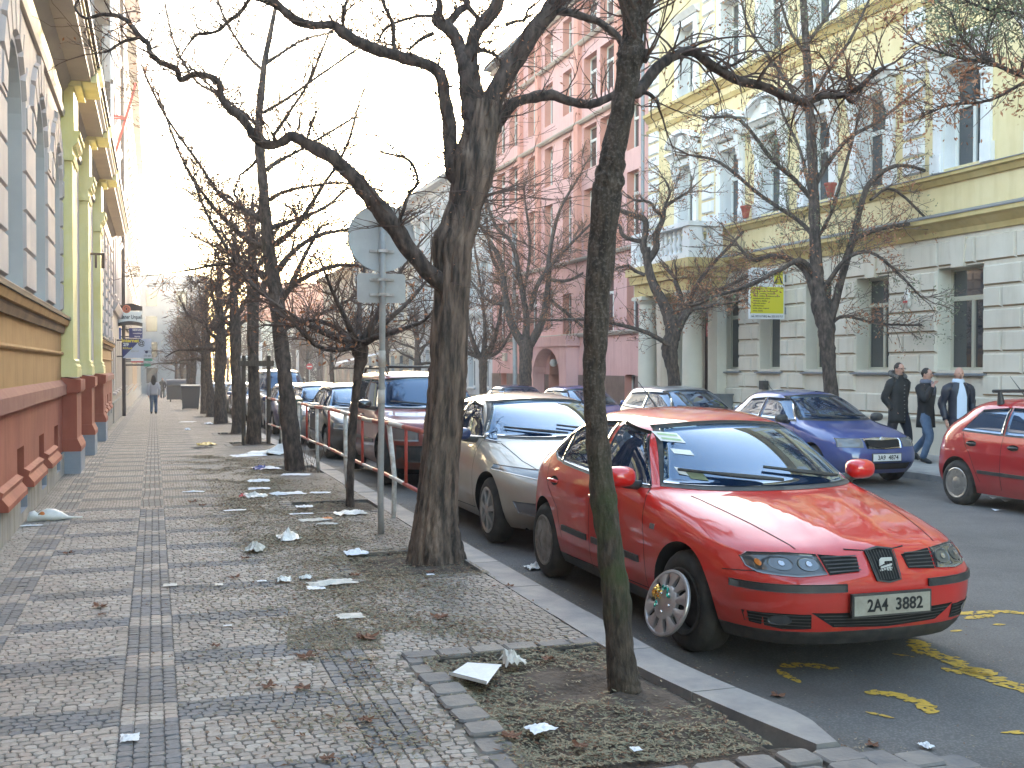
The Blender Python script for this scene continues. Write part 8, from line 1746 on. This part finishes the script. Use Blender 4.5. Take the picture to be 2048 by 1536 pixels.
    if shirt:
        mb = MB()
        for j in range(9):
            z = .845*k-(.845*k-cl)*j/8; w_ = (.018+.034*min(1, j/3))*k
            for i in range(7): x = w_*(i/3-1); zk = z/k; ry = .05+.026*min(1, max(0, (.85-zk)/.07)); mb.v.append((x, -(ry+.009)*k*math.sqrt(max(0, 1-(x/(.13*k))**2)), z))
        for j in range(8):
            for i in range(6): q = j*7+i; mb.f.append((q, q+1, q+8, q+7)); mb.m.append(0)
        mb.build('shirt', M[shirt], t, smooth=True, world=False)
    elif not scarf:
        mb = MB()
        for j in range(10): mb.box(-.003*k, .003*k, -.086*k, -.072*k, cl+.03*k+j*.04*k, cl+.036*k+j*.04*k)
        mb.build('buttons', M['galv'], t, world=False)
    return t
pk = (.115, -.05, .50)   # hand in pocket
stride1 = (((-.09, .285), (-.01, .05), (-.09, .012)), ((.03, .27), (.19, .10), (.13, .035)))
stride2 = (((.04, .275), (.20, .085), (.15, .03)), ((-.08, .285), (-.10, .04), (-.17, .012)))
px = 13.35; gy = lambda u, x: yang(u, x)
person('man in black parka with grey fur hood, leftmost of the three walkers', (px, gy(1797, px), -.115), R(12), 1.80, stride2, (((.150, .05, .635), (.098, -.005, .515)), ((.150, .05, .635), (.098, -.005, .515))), 'coat1', 'trous', glasses=True, hood=True, headturn=R(-6), buld=1.12)
px = 13.25; person('dark-haired man in short black coat and blue jeans, hand to his face', (px, gy(1852, px), -.115), R(16), 1.70, stride1, (((.125, -.06, .67), (.035, -.098, .80)), ((.14, .04, .63), (.095, -.0, .50))), 'coat2', 'jeans', glasses=True, scarf='scarf', headturn=R(8))
px = 13.3; person('balding man in navy quilted jacket open over a pale blue shirt', (px, gy(1917, px), -.115), R(-14), 1.72, stride1, (((.155, .03, .63), (.14, -.02, .47)), ((.155, .03, .63), (.14, -.04, .47))), 'puffer', 'trous', bald=True, shirt='shirt', headturn=R(-8), coat_len=.46, buld=1.07, collar='shirt')
px = .0; person('woman with long black hair and pale top walking away down the left pavement', (-.02, 50.5, GZ(50.5)), R(180), 1.62, (((-.03, .28), (.02, .04), (-.04, .012)), ((.02, .28), (.05, .05), (.0, .012))), (((.15, .03, .64), (.13, 0, .5)), ((.15, .03, .64), (.13, 0, .5))), 'greytop', 'jeans', long_hair=True, coat_len=.5)
y = 66.; p = PYW(607, 760, y); person('dark-clothed man standing between far parked cars', (p.x, y, road_z(p.x, y)), R(200), 1.78, (((0, .28), (0, .04), (-.05, .012)),)*2, (((.15, .03, .64), (.13, 0, .5)), ((.15, .03, .64), (.13, 0, .5))), 'coat2', 'trous')
y = 100.; p = PYW(325, 775, y); person('distant dark figure by the white barrier', (p.x, y, GZ(y)), 0, 1.75, (((0, .28), (0, .04), (-.05, .012)),)*2, (((.15, .03, .64), (.13, 0, .5)), ((.15, .03, .64), (.13, 0, .5))), 'coat2', 'trous')
print('people')

# ------------------------------------------------------------------ litter, leaves
def leaf(label, u, v, s_, rz, seed):
    s_ *= .8
    rng = random.Random(seed); p = PG(u, v, .004); t = MB(); n = 40; c = [(0, 0, .012)]
    for i in range(n):
        a = 2*math.pi*i/n; lob = abs(math.cos(a*2.5))**.55; r = s_*(.42+.58*lob)*(1+.12*rng.uniform(-1, 1)); 
        if abs(a-math.pi) < .35: r *= .75
        c.append((r*math.cos(a), r*math.sin(a), .006+.035*s_/.06*abs(math.sin(a*1.5+seed))*(r/s_)**2*rng.uniform(.4, .9)))
    ca, sa = math.cos(rz), math.sin(rz); t.v = [(p.x+x*ca-y*sa, p.y+x*sa+y*ca, p.z+z) for x, y, z in c]; t.f = [(0, i+1, (i+1) % n+1) for i in range(n)]; t.m = [0]*n
    e = Vector(t.v[0]); t.tube([e, Vector((e.x-s_*1.5*ca, e.y-s_*1.5*sa, e.z+.005))], .0018, 4)
    o = t.build('fallen_leaf', M['leaf_b'], None); return tag(o, label, 'leaf', 'brown leaves on the pavement')
for i, (u, v, s_, lab) in enumerate([(538, 1375, .055, 'curled brown leaf standing up in the light paving of the foreground'), (606, 1378, .055, 'flat brown leaf right of the curled one in the foreground'), (612, 1316, .07, 'broad brown plane leaf left of the mossy leaf patch'), (735, 1278, .085, 'large orange-brown leaf on the mossy leaf patch'), (880, 1237, .075, 'orange-brown leaf alone on the middle paving'), (200, 1215, .07, 'brown leaf on the left light paving'), (203, 1231, .035, 'small brown scrap of leaf just below the left leaf'), (430, 1294, .045, 'thin brown leaf on the dark cross band'), (137, 1108, .06, 'brown leaf on the left paving near the dark squares'),
                                       (733, 1443, .05, 'brown leaf on the dark squares near the pit border'), (655, 1520, .045, 'brown leaf at the bottom edge of the photo'), (1023, 1476, .06, 'reddish leaf at the pit corner by the border stones'), (1095, 1320, .05, 'pinkish dry leaf by the back border of the nearest pit'), (1160, 1495, .05, 'red-brown leaf near the front border of the nearest pit'), (1760, 1468, .05, 'orange leaf lying on the road beside the kerb end'), (1020, 1173, .04, 'small red-brown leaf beside the kerb in the middle'),
                                       (385, 1005, .07, 'red-brown leaf left of the red-capped wrapper'), (405, 1012, .06, 'second red-brown leaf left of the wrapper'), (860, 1146, .05, 'brown leaf beside the foot of the thick tree'), (710, 1152, .06, 'brown leaf just before the flattened carton'), (490, 1118, .05, 'brown leaf on paving left of the paper cup'), (1555, 1345, .05, 'brown leaf on the yellow road paint'), (470, 1157, .06, 'pair-like brown leaf left of middle paving'), (1745, 1437, .04, 'brown leaf under the curved yellow paint stroke')]):
    o = leaf(lab, u, v, s_, i*1.7, i)
    if i in (14, 21, 23): 
        for vv in o.data.vertices: vv.co.z -= .13
def scrap(label, u, v, w_, d_, m, rz=0, h=.02, seed=0, name='paper_scrap', n=9, cr=1., cat='litter', z=.004, edge=.2):
    """a crumpled sheet lying on the ground"""
    rng = random.Random(seed+100); p = PG(u, v, z); mb = MB(); ca, sa = math.cos(rz), math.sin(rz)
    for j in range(n):
        for i in range(n):
            x, y = (i/(n-1)-.5)*w_, (j/(n-1)-.5)*d_; e = 1-edge*noise.noise(Vector((i*.7+seed, j*.7, seed*.3))); x *= e; y *= e; q = max(0, min(1, 1-max(abs(i/(n-1)-.5), abs(j/(n-1)-.5))*2)); zz = h*(abs(noise.noise(Vector((i*.55+seed, j*.35, seed))))*.55+.35*abs(noise.noise(Vector((i*1.3, j*1.1+seed, 2))))+cr*q*.75*max(0, .55+noise.noise(Vector((i*.5, j*.5, seed+.5)))))+.004
            mb.v.append((p.x+x*ca-y*sa, p.y+x*sa+y*ca, p.z+zz))
    for j in range(n-1):
        for i in range(n-1): a = j*n+i; mb.f.append((a, a+1, a+n+1, a+n)); mb.m.append(0)
    b = len(mb.v)
    for q in list(range(n)): pass
    o = mb.build(name, M[m] if isinstance(m, str) else m, None, smooth=False); return tag(o, label, cat, 'litter on the pavement')
# big sheet of paper in the nearest pit, folded at its near edge
t = MB(); P = [PG(u, v, .015) for u, v in ((935, 1332), (1003, 1342), (973, 1374), (897, 1355))]
for i, zz in enumerate((.02, .035, .012, .014)): P[i].z += zz
t.add(P+[P[3]+Vector((.0, -.008, .02)), P[2]+Vector((0, -.008, .02)), P[0]+Vector((0, 0, -.012)), P[1]+Vector((0, 0, -.012))], [(0, 1, 2, 3), (3, 2, 5, 4), (0, 1, 7, 6)]); tag(t.build('paper_sheet', M['paper'], None), 'white folded sheet of paper lying on leaves in the nearest tree pit', 'paper', 'litter on the pavement')
L_ = [('crumpled white paper cone standing behind the folded sheet', 1025, 1328, .12, .10, 'paper_d', .10), ('torn white scrap near the front of the nearest pit', 1080, 1460, .12, .06, 'paper', .03), ('grey-white flattened paper at the light paving', 700, 1233, .17, .09, 'paper_d', .01), ('white plastic scrap on the dark stripe at the bottom left', 260, 1478, .08, .06, 'paper', .02),
      ('large pale flattened carton with yellowish edge', 662, 1168, .34, .12, 'paper_d', .04), ('small white scrap under the flattened carton', 632, 1176, .12, .09, 'paper', .01), ('small clear crumpled wrapper left of the carton', 568, 1163, .10, .10, 'plastic', .06), ('tiny blue-white scrap left of the crumpled wrapper', 524, 1163, .07, .03, 'paper', .01), ('crumpled foil at the left end of the carton', 612, 1158, .10, .05, 'plastic', .05),
      ('folded white tissue on soil at the foot of the thick tree', 712, 1108, .2, .10, 'paper', .06), ('tiny white scrap in front of the thick trunk', 861, 1150, .06, .03, 'paper', .01), ('pale open paper cup lying on paving', 508, 1103, .15, .14, 'paper_d', .12), ('rounded pale plastic lid-like bag', 577, 1078, .20, .20, 'plastic', .10),
      ('white plastic bag spread beside the slender tree', 700, 1028, .34, .16, 'plastic', .06), ('long white paper left of the wrappers', 387, 984, .28, .06, 'paper', .02), ('white paper with blue tint mid litter field', 608, 1014, .2, .1, 'paper', .03), ('grey newspaper folded in the litter field', 627, 1041, .3, .1, 'paper_d', .03), ('white scrap right under the grey newspaper', 655, 1049, .22, .07, 'paper_d', .03), ('orange crumpled scrap by the newspaper', 655, 1038, .1, .06, 'orangepl', .03),
      ('red-capped white wrapper in the litter field', 510, 994, .24, .16, 'plastic', .08), ('dark red cap end of the wrapper', 488, 993, .09, .10, 'redpl', .06), ('flat white paper behind the wrapper', 518, 978, .28, .12, 'paper', .03), ('white torn sheet right of the wrapper', 577, 988, .42, .16, 'paper', .04), ('small white sheet near the railing post', 641, 986, .26, .1, 'paper', .02), ('thin white strip above the leaf patch', 470, 1021, .24, .06, 'paper', .01),
      ('white strip among leaves left of the newspaper', 603, 1028, .26, .05, 'paper', .01), ('white paper at the foot of the leaning straight tree', 592, 950, .42, .16, 'paper', .03), ('crumpled white paper in the middle litter', 518, 963, .3, .14, 'paper', .04), ('blue and white plastic packet behind the litter field', 530, 937, .38, .25, 'paper', .06), ('navy end of the plastic packet', 518, 939, .16, .2, 'bluepl', .10), ('yellow crumpled bag farther up the pavement', 413, 890, .4, .5, 'yellowpl', .08), ('dark flattened bag before the yellow bag', 405, 896, .4, .3, 'coat1', .04),
      ('white plastic heap beyond the staked tree', 530, 908, .7, .6, 'plastic', .12), ('pale bag with orange print by the trunk', 556, 909, .6, .4, 'plastic', .2), ('white sheet far left of the staked tree', 497, 912, .6, .4, 'paper', .04), ('white strip on the far left paving', 375, 844, .5, .4, 'paper', .02), ('small dark and white can far up the pavement', 375, 860, .16, .2, 'paper', .08), ('white scrap between far trunks', 417, 848, .2, .4, 'paper', .1), ('white flyer lying at the left wall in front of the bag', 60, 1052, .26, .05, 'paper', .015),
      ('crushed can under the nearest red car', 1070, 1137, .16, .10, 'plastic', .06), ('white crumpled scrap on the road by the kerb end', 1852, 1494, .05, .04, 'paper', .03), ('tiny white scrap at the pit front', 1272, 1500, .04, .03, 'paper', .01), ('white strip on the left grey paving', 455, 1252, .05, .02, 'paper', .004), ('small white scrap left of the tissue', 438, 1170, .06, .05, 'paper_d', .01), ('tan scrap beside the paper cup', 510, 960, .16, .1, 'paper_d', .02), ('white patch beside the grey paving edge', 340, 1171, .10, .06, 'paper_d', .01)]
for i, (lab, u, v, w_, d_, m, h) in enumerate(L_): scrap(lab, u, v, w_, d_*1.6 if d_ < .3 else d_, m, 0 if h < .02 else .3*math.sin(i*2.1), h, i, z=-.12 if u in (1070, 1852) else .004)
# knotted white plastic bag with an orange print at the wall
t = thing('plastic_bag', 'knotted white plastic bag with orange and green print lying by the left wall', 'bag', PG(100, 1040)); p = PG(98, 1041)
mb = MB(); n = 16; prof = [(-.21, .02), (-.19, .055), (-.14, .068), (-.105, .05), (-.09, .058), (-.02, .072), (.06, .066), (.13, .045), (.19, .018), (.25, .012), (.33, .008)]
for j, (x, r) in enumerate(prof):
    for i in range(n):
        a = 2*math.pi*i/n; f = 1+.35*noise.noise(Vector((x*9, math.cos(a)*1.6, math.sin(a)*1.6))); mb.v.append((p.x+x, p.y+.12*x+r*f*math.cos(a)*1.1, p.z+max(.002, r*.8+r*f*math.sin(a)*.95+(.01 if x > .18 else 0))))
for j in range(len(prof)-1):
    for i in range(n): i2 = (i+1) % n; mb.f.append((j*n+i, j*n+i2, (j+1)*n+i2, (j+1)*n+i)); mb.m.append(0)
mb.f += [tuple(range(n)), tuple(range((len(prof)-1)*n, len(prof)*n))]; mb.m += [0, 0]; mb.build('bag', M['plastic'], t, smooth=True)
mb = MB(); ell(mb, (p.x-.06, p.y-.068, p.z+.08), .026, .012, .026); mb.build('orange_print', M['orangepl'], t, smooth=True); mb = MB(); ell(mb, (p.x-.085, p.y-.065, p.z+.07), .014, .01, .02); mb.build('green_print', M['greenleaf'], t, smooth=True)
# leaflets: uncountable
def litter():
    rng = random.Random(21); mb = MB(); dens = lambda x, y: noise.noise(Vector((x*1.7, y*1.3, 3)))+.45*noise.noise(Vector((x*5, y*5, 8)))
    def put(x, y, z, s_, mi):
        a = rng.uniform(0, 6.28); ca, sa = math.cos(a)*s_, math.sin(a)*s_; w_ = .28; t1_, t2_ = rng.uniform(0, .5)*s_, rng.uniform(0, .5)*s_
        mb.add([(x-ca, y-sa, z+.001), (x+sa*w_, y-ca*w_, z+.002+t1_*.5), (x+ca, y+sa, z+.001+t2_), (x-sa*w_, y+ca*w_, z+.002)], [(0, 1, 2, 3)], mi)
    def soilz(x, y):
        for p in PITS[:4]:
            if p[0] < x < p[1] and p[2] < y < p[3]: return -.02+.03*noise.noise(Vector((x*3, y*3, 1)))+.02*noise.noise(Vector((x*11, y*11, 4)))+.006
        return .003+GZ(y)
    cnt = 0
    # nearest pit: ring of leaflets round bare soil
    for _ in range(22000):
        x, y = rng.uniform(1.4, 2.52), rng.uniform(4.12, 5.98); d = math.hypot((x-2.2)/.5, (y-5.1)/.6); k = .13+min(1, max(0, d-.75)*1.5)+.7*dens(x, y)
        if rng.random() < k*.75: put(x, y, max(soilz(x, y), -.03), rng.uniform(.010, .019), rng.choice((0, 0, 0, 1, 1, 2)))
    for _ in range(9000):
        x, y = rng.uniform(1.5, 2.5), rng.uniform(8.2, 9.6); d = math.hypot((x-2.15)/.5, (y-9)/.5)
        if rng.random() < max(.05, min(1, d-.6)+.6*dens(x, y))*.8: put(x, y, soilz(x, y), rng.uniform(.008, .015), rng.choice((0, 0, 1, 2)))
    for _ in range(150000):
        y = 4.3+rng.random()**1.0*17; x = rng.gauss(1.35, .48)
        if x > 2.5 or x < -.2: continue
        k = .05+max(0, dens(x, y)+.12)*1.7+(.3 if 6.6 < y < 16 and x > .7 else 0)
        if y < 6: k *= .55
        if rng.random() < k*.85: put(x, y, soilz(x, y), rng.uniform(.011, .022), rng.choice((0, 0, 1, 1, 2, 2)))
    for _ in range(2600):   # mossy leaf patch in the paving
        p = PG(rng.uniform(575, 765), rng.uniform(1258, 1300)); put(p.x, p.y, .004, rng.uniform(.008, .015), rng.choice((0, 0, 1, 2)))
    for _ in range(9000):   # gutter
        y = rng.uniform(3.2, 20); x = kerb_in(y)+.27+abs(rng.gauss(0, .16))+.02
        if rng.random() < .25+dens(x, y)*1.2: put(x, y, road_z(x, y)+.004, rng.uniform(.008, .015), rng.choice((0, 1, 1, 2)))
    for _ in range(1500):
        x, y = rng.uniform(3, 6.5), rng.uniform(3, 7); put(x, y, road_z(x, y)+.004, rng.uniform(.005, .011), rng.choice((0, 1, 2, 2)))
    for _ in range(2500):
        x, y = rng.uniform(-1.3, 1.3), rng.uniform(3.8, 16)
        if rng.random() < .25+dens(x*2, y): put(x, y, .003, rng.uniform(.006, .012), rng.choice((0, 1, 2, 2)))
    return tag(mb.build('leaf_litter', [M['litter1'], M['litter2'], M['litter3']], None), 'small grey-green and tan leaflets strewn over the pavement and pits', 'leaf litter', None, 'stuff')
litter()
for k, (u, v) in enumerate([(770, 935), (785, 940), (800, 930)]): pass
# thin shoots at the foot of the leaning straight tree
TMIN[0] = .002; t = MB(); rng = random.Random(9); p0 = PG(622, 940)
for k in range(9): twig(t, Vector((p0.x+rng.uniform(-.15, .15), p0.y+rng.uniform(-.2, .2), -.02)), Vector((rng.gauss(0, .15), rng.gauss(0, .15), 1)), rng.uniform(.3, .6), .005, rng, 1, None, curl=.2)
tag(t.build('tree_shoots', M['twig'], None), 'thin bare shoots growing beside the leaning straight trunk', 'shoots')
# ------------------------------------------------------------------ air
mb = MB(); mb.box(-310, 410, -210, 410, -4.6, 26)
hm = bpy.data.materials.new('thin_haze'); hm.use_nodes = True; N, L = nodes(hm); N.remove(N["Principled BSDF"]); pv = N.new("ShaderNodeVolumePrincipled"); pv.inputs["Color"].default_value = (.95, .93, .92, 1); pv.inputs["Density"].default_value = .0015; pv.inputs["Anisotropy"].default_value = .45
L.new(pv.outputs[0], N["Material Output"].inputs["Volume"]); tag(mb.build('haze', hm, None), 'thin backlit winter haze filling the street', 'haze', None, 'stuff')
print('done')
